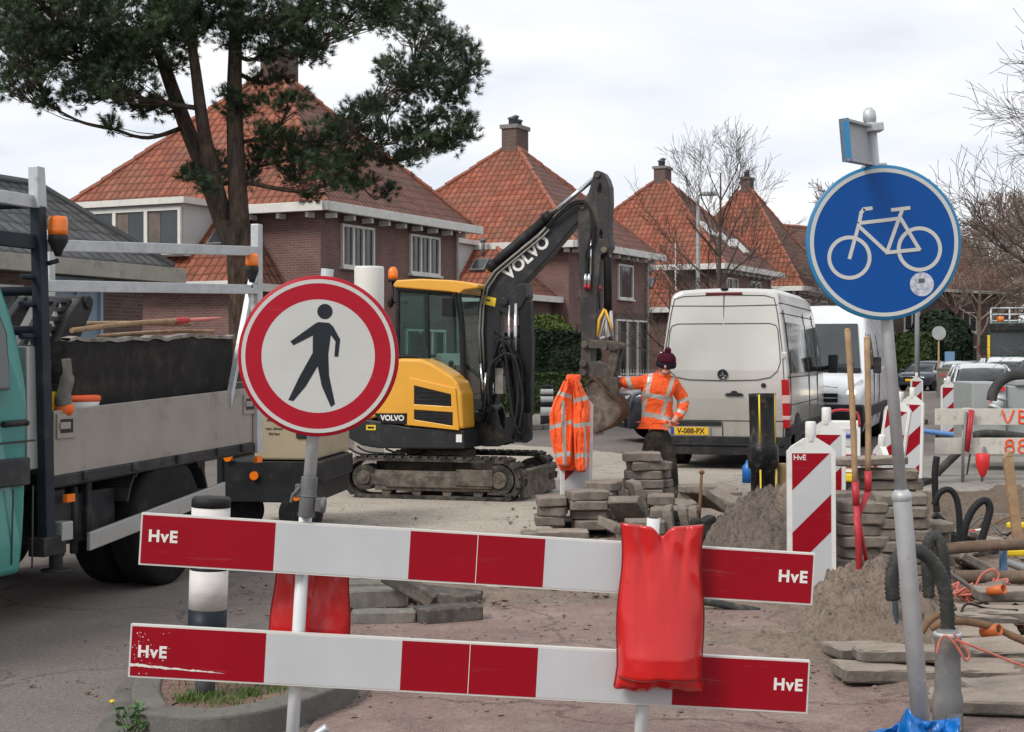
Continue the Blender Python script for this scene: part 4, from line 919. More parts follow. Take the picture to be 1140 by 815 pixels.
beacon('beacon board with an orange jacket hung over its top', 640.5, 14.6, 8, 1, text=False, mirror=False, h=1.15)
beacon('small beacon board on the far pavement between bucket and white van', 690, 37, 0, 0, text=False, h=.95)
# little black and white posts on the pavement
bp = thing('marker_post', 'short black and white post beside the hanging orange jacket', 'post', (.81, 35.5, .0), 0)
k = MB(); rr = .15
for i, (a, b) in enumerate(((.0, .3), (.3, .5), (.5, .62), (.62, .75), (.75, .8), (.8, .92))): k.lathe([(rr, a), (rr, b)], 16, 0 if i in (0, 2, 4) else 1)
k.lathe([(rr, .92), (rr*.9, 1.0), (.02, 1.02)], 16, 0); k.build('post_body', [M('black_paint', (.025, .025, .027), .5), white_paint], bp)
# ================================================================== excavator
EO = Vector((-.76, 18.45, 0)); EA = R(-17)
def EP(px, py, y0=0.0):
    t = (px-CX)/F; c, s = cos(EA), sin(EA)
    # world = EO + x*(c,s) + y0*(-s,c)
    x = (t*(EO.y+y0*c)-EO.x+y0*s)/(c-t*s); Y = EO.y+x*s+y0*c
    return (x, CH-(py-HZ)/F*Y)
from mathutils.geometry import tessellate_polygon
def prism_h(k, outer, holes, t0, t1, mat=0, plane='xz'):
    loops = [outer]+holes; fl = [Vector((a, b, 0)) for l in loops for a, b in l]
    tri = tessellate_polygon([[Vector((a, b, 0)) for a, b in l] for l in loops])
    fn = {'xz': lambda a, b, t: (a, t, b), 'yz': lambda a, b, t: (t, a, b)}[plane]; n = len(fl)
    vs = [fn(p.x, p.y, t0) for p in fl]+[fn(p.x, p.y, t1) for p in fl]
    fs = [tuple(t) for t in tri]+[tuple(n+i for i in t)[::-1] for t in tri]; o = 0
    for l in loops:
        m = len(l)
        for i in range(m): j = (i+1) % m; fs.append((o+i, o+j, n+o+j, n+o+i))
        o += m
    k.add(vs, fs, mat)
def circ(c, r, n=12, sx=1, sy=1): return [(c[0]+r*sx*cos(2*pi*i/n), c[1]+r*sy*sin(2*pi*i/n)) for i in range(n)]
e_grey = M('machine_grey', (.028, .028, .031), .42, var=.15, vs=4, dirt=(.11, .095, .08), dcut=(.55, .8), ds=4, bump=.05)
e_yel = M('machine_yellow', (.68, .33, .03), .38, var=.05, dirt=(.4, .25, .09), dcut=(.6, .85), ds=5, coat=.2)
e_black = M('black_plastic', (.014, .014, .016), .5, var=.2, dirt=(.06, .055, .05), dcut=(.55, .8), ds=6)
e_dirt = M('dusty_steel', (.075, .065, .056), .8, var=.3, vs=6, dirt=(.2, .165, .13), dcut=(.42, .65), ds=7, bump=.4, bs=60)
e_chrome = M('chrome_rod', (.55, .56, .57), .18, metal=.9, var=.05)
e_glass = glassmat('cab_glass', (.72, .9, .86), .2, .04, (.05, .09, .085)); e_hose = M('rubber_hose', (.02, .02, .022), .6, var=.3)
e_pipe = M('grey_steel_pipe', (.22, .21, .19), .45, metal=.5, var=.15, dirt=(.13, .11, .09), dcut=(.5, .75), ds=8)
e_lab = M('yellow_label', (.75, .52, .02), .5, var=.1)
ex = thing('excavator', 'compact yellow and dark grey tracked excavator marked VOLVO with raised arm', 'excavator', EO, EA)
# tracks
def belt(k, x0, x1, r, w, z, n=10, t=.035):
    cl = []; N = 64; Ls = x1-x0-2*r; per = 2*Ls+2*pi*r
    def pt(s, rr):
        s %= per
        if s < Ls: return (x0+r+s, z+rr, 0, 1)
        s -= Ls
        if s < pi*r: a = s/r; return (x1-r+sin(a)*rr, z+cos(a)*rr, sin(a), cos(a))
        s -= pi*r
        if s < Ls: return (x1-r-s, z-rr, 0, -1)
        s -= Ls; a = s/r; return (x0+r-sin(a)*rr, z-cos(a)*rr, -sin(a), -cos(a))
    vs = []; fs = []
    for i in range(N):
        s = per*i/N; a = pt(s, r); b = pt(s, r-t)
        vs += [(a[0], -w/2, a[1]), (a[0], w/2, a[1]), (b[0], w/2, b[1]), (b[0], -w/2, b[1])]
    for i in range(N):
        a = 4*i; b = 4*((i+1) % N)
        for q in range(4): fs.append((a+q, b+q, b+(q+1) % 4, a+(q+1) % 4))
    k.add(vs, fs, 0)
    m = 44
    for i in range(m):
        s = per*i/m; a = pt(s, r+.009); ang = atan2(a[2], a[3])
        k.cbox((a[0], 0, a[1]), (per/m*.5, w, .026), 0, None, (0, ang, 0))
        k.cbox((a[0], -w/2+.03, a[1]+.0), (per/m*.72, .07, .034), 0, None, (0, ang, 0)); k.cbox((a[0], w/2-.03, a[1]), (per/m*.72, .07, .034), 0, None, (0, ang, 0))
m_track = M('track_rubber', (.028, .027, .026), .8, var=.3, dirt=(.15, .125, .1), dcut=(.45, .7), ds=8, bump=.3, bs=60)
xa = EP(384, 535, -.8)[0]; xb = EP(577, 535, -.8)[0]
for sgn in (-1, 1):
    yc = .65*sgn; k = MB(); belt(k, xa, xb, .232, .3, .245); tr = k.build('track', m_track, ex); tr.location = (0, yc, 0)
    ys = -.155 if sgn < 0 else -.155
    k = MB(); k.box(xa+.36, xb-.4, -.12, .12, .1, .33); k.box(xa+.5, xb-.32, -.15, -.11, .14, .3); k.box(xb-.75, xb-.3, -.165, -.12, .17, .36)
    k.prism([(xa+.3, .16), (xb-.2, .1), (xb-.2, .2), (xb-.6, .34), (xa+.3, .3)], -.13, .1, 'xz'); k.build('track_frame', e_dirt, tr, bevel=.012)
    for (xx, rr) in ((xa+.235, .15), (xb-.235, .175)):
        k = MB(); k.tube([(xx, -.13, .245), (xx, .13, .245)], rr, 24, 0); k.tube([(xx, -.15, .245), (xx, -.13, .245)], rr*.55, 20, 1); k.tube([(xx, -.16, .245), (xx, -.15, .245)], .035, 12, 1); k.build('drive_wheel', [m_track, e_dirt], tr, bevel=.008)
    for i in range(4):
        xx = xa+.5+i*(xb-xa-1.0)/3; k = MB(); k.tube([(xx, -.1, .085), (xx, .1, .085)], .055, 14); k.build('roller', e_dirt, tr)
k = MB(); k.box(-.75, .45, -.5, .5, .22, .42); k.lathe([(.42, .42), (.42, .55), (.36, .58)], 32, 0, Matrix.Translation((-.1, 0, 0))); k.build('undercarriage', e_dirt, ex, bevel=.02)
k = MB()
for y in (-.38, .38): k.prism([(.3, .28), (1.0, .12), (1.1, .14), (1.1, .24), (.35, .38)], y-.04, y+.04, 'xz')
k.prism([(1.08, .03), (1.14, .03), (1.11, .2), (1.14, .34), (1.08, .36), (1.05, .2)], -.62, .74, 'xz'); k.build('dozer_blade', e_dirt, ex, bevel=.01)
# upper structure
def EPl(lst, y0): return [EP(a, b, y0) for a, b in lst]
yn = -.74
k = MB()
low = EPl([(386, 470), (400, 467), (412, 467), (452, 475), (516, 479), (517, 500), (470, 500), (420, 499), (402, 496), (388, 488)], yn)
k.prism(low, yn, .72, 'xz'); k.build('counterweight', e_grey, ex, bevel=.02)
k = MB(); hood = EPl([(386, 440), (394, 420), (420, 404), (447, 399), (468, 399.5), (480, 404), (493, 412), (504, 419), (510, 427), (514, 439), (516, 478), (452, 474), (424, 463), (410, 467), (386, 469)], yn)
k.prism(hood, yn-.012, -.3, 'xz'); k.prism(EPl([(386, 440), (394, 418), (415, 402), (445, 398), (445, 470), (386, 469)], yn), -.3, .7, 'xz')
hd = k.build('hood', e_yel, ex, bevel=.035, seg=3)
gl = [EPl([(462, 429), (503, 439), (503.5, 452.5), (462, 450)], yn), EPl([(462, 456), (505, 459), (505, 474), (462, 467)], yn)]
k = MB()
for g_ in gl: k.prism(g_, yn-.0245, yn-.022, 'xz', 0)
for g_ in gl:
    zs = [p[1] for p in g_]; x0 = min(p[0] for p in g_)+.02; x1 = max(p[0] for p in g_)-.02
    for i in range(5):
        z = min(zs)+.02+(max(zs)-min(zs)-.035)*i/4.2; k.box(x0, x1, yn-.03, yn-.024, z, z+.008, 1)
k.build('grille', [e_black, e_grey], hd)
fr_ = EPl([(456, 420), (508, 432), (512, 479), (454, 473)], yn); k = MB(); prism_h(k, fr_, [[p for p in g_] for g_ in gl], yn-.034, yn-.01); k.build('grille_frame', e_yel, hd, bevel=.006)
k = MB(); bd = EPl([(420, 462), (451, 460.5), (453, 472), (424, 471)], yn); 
k.prism(EPl([(417, 460), (453.5, 460), (453.5, 472.5), (440, 471.5), (424, 470.5)], yn), yn-.018, yn-.0125, 'xz', 0)
cx_, cz_ = EP(437.5, 465.5, yn); k.text('VOLVO', .088, FR(cx_, yn-.0195, cz_), 1, .0032, .001); k.build('badge', [e_black, m_letter], hd)
k = MB(); cx_, cz_ = EP(413, 476, yn); k.box(cx_-.06, cx_+.06, yn-.004, yn-.001, cz_-.03, cz_+.03, 0); k.box(cx_-.04, cx_+.04, yn-.0055, yn-.004, cz_-.012, cz_+.012, 1)
cx_, cz_ = EP(511, 488, yn); k.box(cx_-.035, cx_+.035, yn-.004, yn-.001, cz_-.045, cz_+.045, 2); k.build('label_plate', [e_lab, e_black, m_letter], ex)
# cab
y0, y1 = -.34, .62
cab = MB(); A = lambda *l: EPl(l, y0)
tl, tr_, br, bl = EP(443, 322, y0), EP(510, 326, y0), EP(517, 432, y0), EP(443, 400, y0)
for yy in (y0, y1):
    cab.tube([(tl[0], yy, tl[1]), (bl[0], yy, bl[1]), (bl[0], yy, .95)], .03, 6); cab.tube([(tr_[0], yy, tr_[1]), (EP(514, 360, y0)[0], yy, EP(514, 360, y0)[1]), (br[0], yy, br[1]), (br[0], yy, .62)], .04, 6)
    cab.tube([(tl[0], yy, tl[1]), (tr_[0], yy, tr_[1])], .035, 6); cab.tube([(EP(476, 325, y0)[0], yy, tl[1]), (EP(478, 405, y0)[0], yy, EP(478, 400, y0)[1])], .018, 6)
    cab.tube([(*EP(p, q, y0)[:1], yy, EP(p, q, y0)[1]) for p, q in ((443, 397), (465, 397), (490, 408), (508, 422), (517, 436))], .03, 6)
    cab.box(bl[0]-.02, br[0], yy-.02, yy+.02, .62, 1.14)
for a in (tl, tr_): cab.tube([(a[0], y0, a[1]), (a[0], y1, a[1])], .035, 6)
cab.box(tr_[0]+.0, tr_[0]+.11, y0+.0, y1, .62, 1.0); cab.box(bl[0], br[0], y0, y1, .6, .72)
cb = cab.build('cab', e_black, ex, bevel=.008)
k = MB(); rt = EPl([(439, 317), (443, 312), (470, 310.5), (505, 312), (520, 314), (534, 317), (534, 321), (518, 323), (513, 327), (500, 325), (440, 320)], y0)
k.prism(rt, y0-.05, y1+.04, 'xz'); k.build('cab_roof', e_yel, cb, bevel=.022, seg=3)
k = MB(); gp = [tl, tr_, EP(514, 360, y0), br, EP(508, 420, y0), EP(490, 406, y0), EP(465, 396, y0), bl]
for yy in (y0+.0, y1): k.add([(a, yy, b) for a, b in gp], [tuple(range(len(gp)))])
xf = tr_[0]; k.add([(tr_[0]+.03, y0+.04, tr_[1]), (tr_[0]+.03, y1-.04, tr_[1]), (br[0]+.05, y1-.04, 1.0), (br[0]+.05, y0+.04, 1.0)], [(0, 1, 2, 3)]); k.box(tl[0]-.01, tl[0], y0+.04, y1-.04, 1.35, tl[1])
k.build('cab_window', e_glass, cb)
k = MB(); sx = bl[0]+.22
k.cbox((sx+.1, .14, 1.15), (.42, .46, .12)); k.cbox((sx-.1, .14, 1.48), (.1, .44, .62), 0, None, (0, -.15, 0)); k.cbox((sx-.14, .14, 1.86), (.08, .24, .18)); k.box(sx-.05, sx+.3, -.14, -.07, 1.3, 1.38); k.box(sx+.35, sx+.5, -.2, .0, 1.0, 1.45)
k.build('seat', M('dark_seat', (.05, .05, .055), .8, var=.2), cb, bevel=.03)
k = MB(); k.tube([(sx+.28, -.1, 1.3), (sx+.36, -.1, 1.55)], .015, 8, 1); k.ball((sx+.37, -.1, 1.58), .035, 1); k.box(sx-.02, sx+.28, .45, .5, 1.55, 1.7, 0); k.box(sx+.3, sx+.4, .1, .45, 1.2, 1.5, 2); k.build('controls', [M('white_paper', (.6, .62, .6), .6), e_black, M('dim_red', (.25, .06, .04), .6)], cb, bevel=.01)
k = MB(); a = EP(500, 340, y0-.05); k.cbox((a[0], y0-.1, a[1]-.02), (.13, .03, .22)); k.tube([(a[0]+.05, y0-.09, a[1]+.1), (a[0]+.12, y0, a[1]+.2)], .012, 6); k.build('mirror', e_black, cb, bevel=.02)
k = MB(); a = EP(437.5, 302, .0); k.lathe([(.055, 0), (.06, .05), (.055, .11), (.035, .145), (.01, .155)], 16, 0, Matrix.Translation((a[0], 0, a[1]-.1)))
k.build('beacon_lamp', orange_lens, cb)
k = MB(); k.lathe([(.06, -.03), (.06, 0)], 16, 0, Matrix.Translation((a[0], 0, a[1]-.1))); k.tube([(a[0], 0, a[1]-.13), (a[0], 0, a[1]-.38), (tl[0], 0, tl[1]-.15)], .018, 8); k.ball((a[0]-.02, -.03, a[1]-.38), (.04, .04, .07)); k.build('lamp_bracket', e_black, cb)
# swing post and boom
k = MB(); sw_ = EPl([(541, 452), (549, 450), (553, 455), (558, 474), (568, 488), (567, 493), (556, 497), (538, 497), (533, 488), (536, 470)], -.16)
k.prism(sw_, -.2, -.15, 'xz'); k.prism(sw_, .1, .15, 'xz'); k.prism(EPl([(533, 470), (546, 470), (550, 495), (533, 496)], 0), -.15, .1, 'xz'); p_ = EP(545, 455, -.2)
k.tube([(p_[0], -.225, p_[1]), (p_[0], .2, p_[1])], .055, 16); p_ = EP(524, 476, 0); k.box(p_[0]-.12, p_[0]+.25, -.2, .12, .62, .78); k.box(p_[0]-.12, p_[0]+.25, -.2, .12, .88, 1.0); k.tube([(p_[0]+.2, -.04, .6), (p_[0]+.2, -.04, 1.04)], .085, 16)
k.build('swing_post', M('grimy_steel', (.03, .029, .028), .5, var=.3, dirt=(.1, .085, .07), dcut=(.5, .75), ds=9), ex, bevel=.012)
yb_ = -.11
bo_ = [(541, 458), (535, 445), (532.5, 400), (532, 342), (536, 320), (542, 309.5), (550, 301), (568.6, 286), (600, 258), (625, 236.5), (638.8, 226), (645, 224), (650.5, 228), (651, 236), (647, 242.5), (609, 288), (583.4, 315), (571, 324.5), (563, 332), (557, 346), (555.5, 400), (553, 440), (549, 458)]
k = MB(); k.prism(EPl(bo_, yb_), yb_, .1, 'xz', 0); bm_ = k.build('boom', e_grey, ex, bevel=.014)
k = MB(); c_ = EP(586.5, 287, yb_); d_ = EP(600, 273, yb_); e_ = EP(570, 300, yb_); ang = atan2(d_[1]-e_[1], d_[0]-e_[0])
k.text('VOLVO', .2, Matrix(((cos(ang), -sin(ang), 0, c_[0]), (0, 0, -1, yb_-.001), (sin(ang), cos(ang), 0, c_[1]), (0, 0, 0, 1))), 0, .007, .0015); k.build('lettering', m_letter, bm_)
k = MB(); L_ = EPl([(537.5, 328.5), (552.5, 332), (551, 341.5), (536.5, 338)], yb_); k.prism(L_, yb_-.003, yb_-.0005, 'xz', 0); L_ = EPl([(540, 332.6), (546, 334.1), (545.7, 335.8), (539.7, 334.3)], yb_); k.prism(L_, yb_-.0042, yb_-.003, 'xz', 1); k.build('label_plate', [e_lab, e_black], bm_)
k = MB(); c_ = EP(563, 336, yb_); k.prism(EPl([(556, 346), (563, 330), (575, 318), (584, 314), (586, 330), (580, 342), (566, 352)], -.16), -.16, .15, 'xz'); k.tube([(c_[0], -.2, c_[1]), (c_[0], .2, c_[1])], .05, 14); k.build('cylinder_bracket', e_grey, bm_, bevel=.01)
# boom cylinder with its guard
k = MB(); f = lambda px, py, y: (EP(px, py, y)[0], y, EP(px, py, y)[1])
k.tube([f(584, 328, -.05), f(583, 468, -.05)], .062, 14); k.prism(EPl([(577, 335), (590, 335), (592, 380), (591, 462), (583, 466), (580, 440)], -.13), -.14, .02, 'xz'); k.build('boom_cylinder', e_black, ex, bevel=.01)
k = MB(); k.tube([f(574.5, 338, -.16), f(573, 410, -.16)], .026, 10); k.tube([f(567, 340, -.16), f(566, 405, -.16)], .017, 10); k.build('piston_rod', e_chrome, ex)
# dipper cylinder
k = MB(); k.tube([f(550, 294, 0), f(556, 289, 0), f(612, 240.5, 0)], [.05, .062, .062], 14); k.tube([f(606, 245, 0), f(614, 239, 0)], .075, 14); k.ball(f(548, 296, 0), .08); dc = k.build('dipper_cylinder', e_black, ex)
k = MB(); k.tube([f(612, 240.5, 0), f(661, 199, 0)], .03, 12); k.build('piston_rod', e_chrome, dc)
# dipper arm
k = MB(); da = [(660, 196), (661, 191.5), (664.5, 189.5), (671, 191.5), (675, 198), (678, 207), (678.5, 225), (677, 248), (677.5, 262), (679.5, 275), (676.5, 281), (668.5, 284), (666.5, 310), (664, 350), (662, 385), (647, 385), (646, 350), (643.5, 260), (643, 236), (647, 226), (655, 214)]
prism_h(k, EPl(da, -.13), [EPl([(668, 203), (670, 208), (669.5, 215), (666.5, 217.5), (665, 213), (666, 207)], -.13), EPl([(669, 255), (671, 259), (670.5, 266), (667.5, 265.5), (667, 259)], -.13)], -.13, .12)
dp = k.build('dipper_arm', M('arm_grey', (.042, .04, .041), .5, var=.15, dirt=(.13, .11, .09), dcut=(.5, .75), ds=5), ex, bevel=.01)
for (a, b) in ((664.5, 194), (648, 229), (672, 278)):
    k = MB(); p_ = EP(a, b, -.15); k.tube([(p_[0], -.155, p_[1]), (p_[0], .14, p_[1])], .036, 12); k.build('pin', e_dirt, dp)
k = MB(); k.tube([f(671, 279, -.04), f(676.5, 290, -.04), f(677, 347, -.04)], [.05, .048, .048], 12); bc = k.build('bucket_cylinder', e_black, ex)
k = MB(); k.tube([f(679, 346, -.05), f(681, 384, -.05)], .028, 12); k.build('piston_rod', e_chrome, bc)
k = MB()
k.tube([f(673, 344, -.12), f(667, 356, -.15), f(665.5, 374, -.13)], .018, 6, 0); k.tube([f(674, 345, -.12), f(682, 368, -.15)], .014, 6, 0)
k.tube([f(668, 376, -.13), f(674, 352, -.16), f(678, 374, -.14), f(668, 377, -.13)], .022, 6, 1); k.tube([f(671, 374, -.13), f(675, 358, -.18), f(675, 376, -.14)], .02, 6, 1); k.build('sling_strap', [M('strap_yellow', (.7, .38, .03), .7), M('strap_grey', (.45, .44, .42), .8, var=.2, vs=30)], ex)
k = MB()
for yy in (-.17, .13): k.prism(EPl([(647, 381), (653, 378), (672, 379), (687, 380), (690, 385), (685, 391), (668, 388), (652, 388)], -.17), yy, yy+.04, 'xz')
for (a, b) in ((651, 384), (673, 386), (686, 385)):
    p_ = EP(a, b, -.17); k.tube([(p_[0], -.2, p_[1]), (p_[0], .2, p_[1])], .04, 12)
for yy in (-.13, .09): k.prism(EPl([(680, 384), (690, 384), (685, 410), (680, 432), (672, 440), (670, 432), (676, 410)], -.13), yy, yy+.045, 'xz')
k.build('linkage', e_dirt, ex, bevel=.008)
k = MB(); k.prism(EPl([(647, 385), (658, 385), (658, 402), (672, 405), (679, 412), (682, 430), (679, 440), (668, 436), (660, 422), (648, 420), (645, 412), (646, 402)], -.14), -.14, .12, 'xz')
for (a, b) in ((650, 405), (675, 437), (650, 415)):
    p_ = EP(a, b, -.14); k.tube([(p_[0], -.2, p_[1]), (p_[0], .18, p_[1])], .045, 12)
k.cbox((EP(684, 432, -.1)[0], -.1, EP(684, 432, -.1)[1]), (.1, .12, .26)); k.build('quick_coupler', M('coupler_steel', (.06, .052, .046), .6, var=.3, dirt=(.16, .12, .09), dcut=(.48, .7), ds=9), ex, bevel=.01)
# bucket: curved shell plus side plates, mouth to the machine side
sh = [(652, 428), (660, 420), (669, 427), (677, 437), (687, 444), (692, 455), (690, 464), (684, 471), (674, 477.5), (657, 484)]
so_ = catmull([Vector((*EP(a, b, -.3), 0)) for a, b in sh], 3); so_ = [(v.x, v.y) for v in so_]
cxm = EP(660, 455, -.3)
k = MB()
for yy in (-.3, .08): k.prism(so_, yy, yy+.03, 'xz', 0)
n_ = len(so_)
inn = [(p[0]+(cxm[0]-p[0])*.07, p[1]+(cxm[1]-p[1])*.07) for p in so_]
for i in range(n_-1):
    k.add([(so_[i][0], -.33, so_[i][1]), (so_[i+1][0], -.33, so_[i+1][1]), (so_[i+1][0], .13, so_[i+1][1]), (so_[i][0], .13, so_[i][1]), (inn[i][0], -.33, inn[i][1]), (inn[i+1][0], -.33, inn[i+1][1]), (inn[i+1][0], .13, inn[i+1][1]), (inn[i][0], .13, inn[i][1])],
          [(0, 1, 2, 3), (7, 6, 5, 4), (0, 4, 5, 1), (3, 2, 6, 7)], 1)
a_ = so_[-1]; k.box(a_[0]-.1, a_[0]+.06, -.33, .13, a_[1]-.012, a_[1]+.018, 2)
k.build('bucket', [M('bucket_side', (.085, .065, .054), .75, var=.25, vs=7, dirt=(.27, .22, .18), dcut=(.45, .7), ds=6, bump=.3), M('bucket_rust', (.075, .038, .024), .85, var=.3, dirt=(.15, .11, .08), dcut=(.5, .75), ds=8), M('worn_edge', (.22, .16, .12), .5, metal=.4)], ex)
# hoses and steel pipes
k = MB()
for dx, dy, rr in ((0, 0, .016), (3.5, 2.5, .013)):
    k.tube([f(537+dx, 432, -.14), f(533.5+dx, 370, -.15), f(535+dx, 340, -.15), f(540+dx, 318+dy, -.15), f(551+dx, 302+dy, -.14), f(569+dx, 287+dy, -.14), f(600+dx, 262+dy, -.14), f(608+dx, 253+dy, -.14)], rr, 8)
k.build('steel_pipe', e_pipe, bm_)
k = MB()
for dx in (0, 3):
    k.tube(catmull([f(608+dx, 253, -.14), f(620+dx, 240, -.17), f(636, 226+dx, -.18), f(650, 224+dx*.5, -.18), f(657, 236, -.18), f(661-dx, 262, -.17), f(655-dx, 285, -.16), f(652+dx, 305, -.15)], 4), .014, 6)
for dx in (0, 4): k.tube([f(652+dx, 305, -.16), f(651.5+dx, 318, -.16)], .022, 8, 1); k.tube([f(651.5+dx, 317, -.16), f(651.5+dx, 322, -.16)], .025, 8, 2)
k.tube([f(658, 262, -.16), f(657.5, 306, -.16)], .013, 6, 1); k.tube([f(668, 300, -.12), f(666, 320, -.14), f(668, 345, -.12)], .012, 6); k.tube([f(668, 318, -.12), f(668, 324, -.12)], .02, 8, 2)
k.build('arm_hose', [e_hose, e_chrome, M('red_cap', (.3, .01, .02), .5)], dp)
rs = random.Random(2); k = MB()
for i in range(13):
    a = (548+rs.uniform(-4, 4), 400+rs.uniform(-15, 30)); b = (575+rs.uniform(-8, 8), 430+rs.uniform(-35, 40)); yy = rs.uniform(-.34, -.18)
    mid = ((a[0]+b[0])/2+rs.uniform(-10, 10), min(a[1], b[1])-rs.uniform(0, 18)); k.tube(catmull([f(537+rs.uniform(0, 8), 455+rs.uniform(-10, 25), yy), f(*a, yy), f(*mid, yy-.03), f(*b, yy), f(570+rs.uniform(-5, 12), 490+rs.uniform(-12, 4), yy)], 4), .017, 6)
for a, b in (((535, 405), (538, 440)), ((541, 415), (540, 450)), ((549, 425), (549, 440))): k.tube([f(*a, -.22), f(*b, -.22)], .018, 6, 1)
k.cbox((EP(557, 424, -.2)[0], -.2, EP(557, 424, -.2)[1]), (.1, .1, .3), 2); k.cbox((EP(573, 478, -.2)[0], -.15, EP(573, 478, -.2)[1]), (.2, .25, .3), 0); k.cbox((EP(583, 475, -.2)[0], -.15, EP(583, 475, -.2)[1]), (.13, .2, .32), 0); k.tube([f(584, 484, -.25), f(584, 484, .05)], .1, 12)
k.build('hose_bundle', [e_hose, e_chrome, e_pipe], ex)
k = MB(); k.tube(catmull([f(398, 497, -.6), f(410, 503, -.7), f(440, 505, -.72), f(430, 500, -.4)], 5), .012, 6); k.tube(catmull([f(380, 490, -.5), f(400, 505, -.65), f(450, 508, -.5), f(475, 502, -.4)], 5), .014, 6); k.build('cable', e_hose, ex)
# ================================================================== worker
WO = Vector(((737-CX)/F*18.0, 18.0, 0))
wk = thing('person', 'worker in orange reflective jacket and dark red bobble hat leaning on the excavator bucket', 'person', WO, 0)
def WP(px, py, dy=0.0): return P(px, py, 18.0+dy)-WO
def skin(name, joints, edges, mats, parent, sub=2, root=0):
    me = bpy.data.meshes.new(name); me.from_pydata([j[0] for j in joints], edges, []); 
    for m in mats: me.materials.append(m)
    o = bpy.data.objects.new(name, me); C.objects.link(o); o.parent = parent
    m = o.modifiers.new('skin', 'SKIN'); m.use_smooth_shade = True
    for i, j in enumerate(joints):
        r = j[1] if isinstance(j[1], tuple) else (j[1], j[1]); me.skin_vertices[0].data[i].radius = r
        me.skin_vertices[0].data[i].use_root = (i == root)
    s = o.modifiers.new('s', 'SUBSURF'); s.levels = sub; s.render_levels = sub
    dg = bpy.context.evaluated_depsgraph_get(); me2 = bpy.data.meshes.new_from_object(o.evaluated_get(dg)); me2.name = name
    o.modifiers.clear(); o.data = me2; bpy.data.meshes.remove(me)
    me2.materials.clear()
    for m in mats: me2.materials.append(m)
    me2.polygons.foreach_set('use_smooth', [True]*len(me2.polygons)); return o
m_skin = M('skin', (.5, .26, .18), .5, var=.08, vs=15)
m_jk = NT('orange_jacket'); o_ = m_jk.obj(); c_ = m_jk.mix(m_jk.rng(m_jk.noise(o_, 5, 5), .35, .65), (.8, .075, .006), (.95, .12, .012)); c_ = m_jk.mix(m_jk.math('MULTIPLY', m_jk.rng(m_jk.noise(o_, 9, 6, .7), .58, .75), .5), c_, (.4, .06, .02))
m_jk.l(c_, m_jk.b.inputs['Base Color']); m_jk.b.inputs['Roughness'].default_value = .7; m_jk.b.inputs['Sheen Weight'].default_value = .1
m_jk.bump(m_jk.noise(o_, 7, 6, .65), .9, .05); m_jk = m_jk.m
m_refl = M('reflective_tape', (.42, .41, .38), .4, metal=.2, var=.12, vs=12, bump=.4, bs=18)
m_trou = M('dark_trousers', (.028, .024, .02), .9, var=.3, vs=6, bump=.5, bs=20, dirt=(.1, .08, .06), dcut=(.5, .75), ds=6)
# body: legs, trunk, head, arms with hands as one skinned figure
hip = WP(733, 487, .02); ch_ = WP(729, 440, -.05); nk = WP(739, 416, -.1); hd_ = WP(741, 407, -.16)
J = [(hip, (.11, .09)), (WP(731, 465, 0), (.1, .08)), (ch_, (.11, .08)), (WP(736, 426, -.07), (.07, .06)), (nk, .055), (WP(740, 412, -.13), .06), (hd_, (.085, .095)), (WP(742, 400, -.15), (.082, .095)), (WP(743, 394, -.14), .05),
     (WP(724, 492, .0), (.07, .07)), (WP(719, 520, -.06), .06), (WP(716, 545, .02), .05), (WP(715, 551, -.03), .045), (WP(713, 554, -.13), .04),
     (WP(742, 492, .0), (.07, .07)), (WP(747, 520, -.08), .06), (WP(750, 545, .04), .05), (WP(751, 551, -.02), .045), (WP(754, 554, -.13), .04),
     (WP(714, 426, -.06), .045), (WP(700, 427, -.12), .04), (WP(689, 425, -.18), .036), (WP(684, 424, -.2), .03),
     (WP(751, 429, -.08), .045), (WP(760, 446, -.03), .04), (WP(757, 459, -.1), .04), (WP(751, 468, -.16), .034), (WP(748, 471, -.18), .03)]
E = [(0, 1), (1, 2), (2, 3), (3, 4), (4, 5), (5, 6), (6, 7), (7, 8), (0, 9), (9, 10), (10, 11), (11, 12), (12, 13), (0, 14), (14, 15), (15, 16), (16, 17), (17, 18), (3, 19), (19, 20), (20, 21), (21, 22), (3, 23), (23, 24), (24, 25), (25, 26), (26, 27)]
bdy = skin('body', J, E, [m_skin], wk)
# face
k = MB(); fc = hd_+Vector((-.012, -.085, -.012))
k.ball(fc+Vector((-.002, -.02, -.004)), (.014, .022, .022)); k.ball(fc+Vector((-.06, .07, -.0)), (.012, .02, .03)); k.ball(fc+Vector((.09, .08, 0)), (.012, .02, .03)); k.ball(fc+Vector((0, .02, -.06)), (.04, .035, .03)); k.build('nose', m_skin, bdy)
for sx_ in (-.033, .033):
    k = MB(); k.ball(fc+Vector((sx_, .006, .026)), (.012, .008, .006)); k.build('eye', M('eye_dark', (.03, .02, .015), .3), bdy)
k = MB(); k.ball(fc+Vector((0, -.003, -.045)), (.024, .008, .006)); k.build('mouth', M('lips', (.3, .1, .08), .5), bdy)
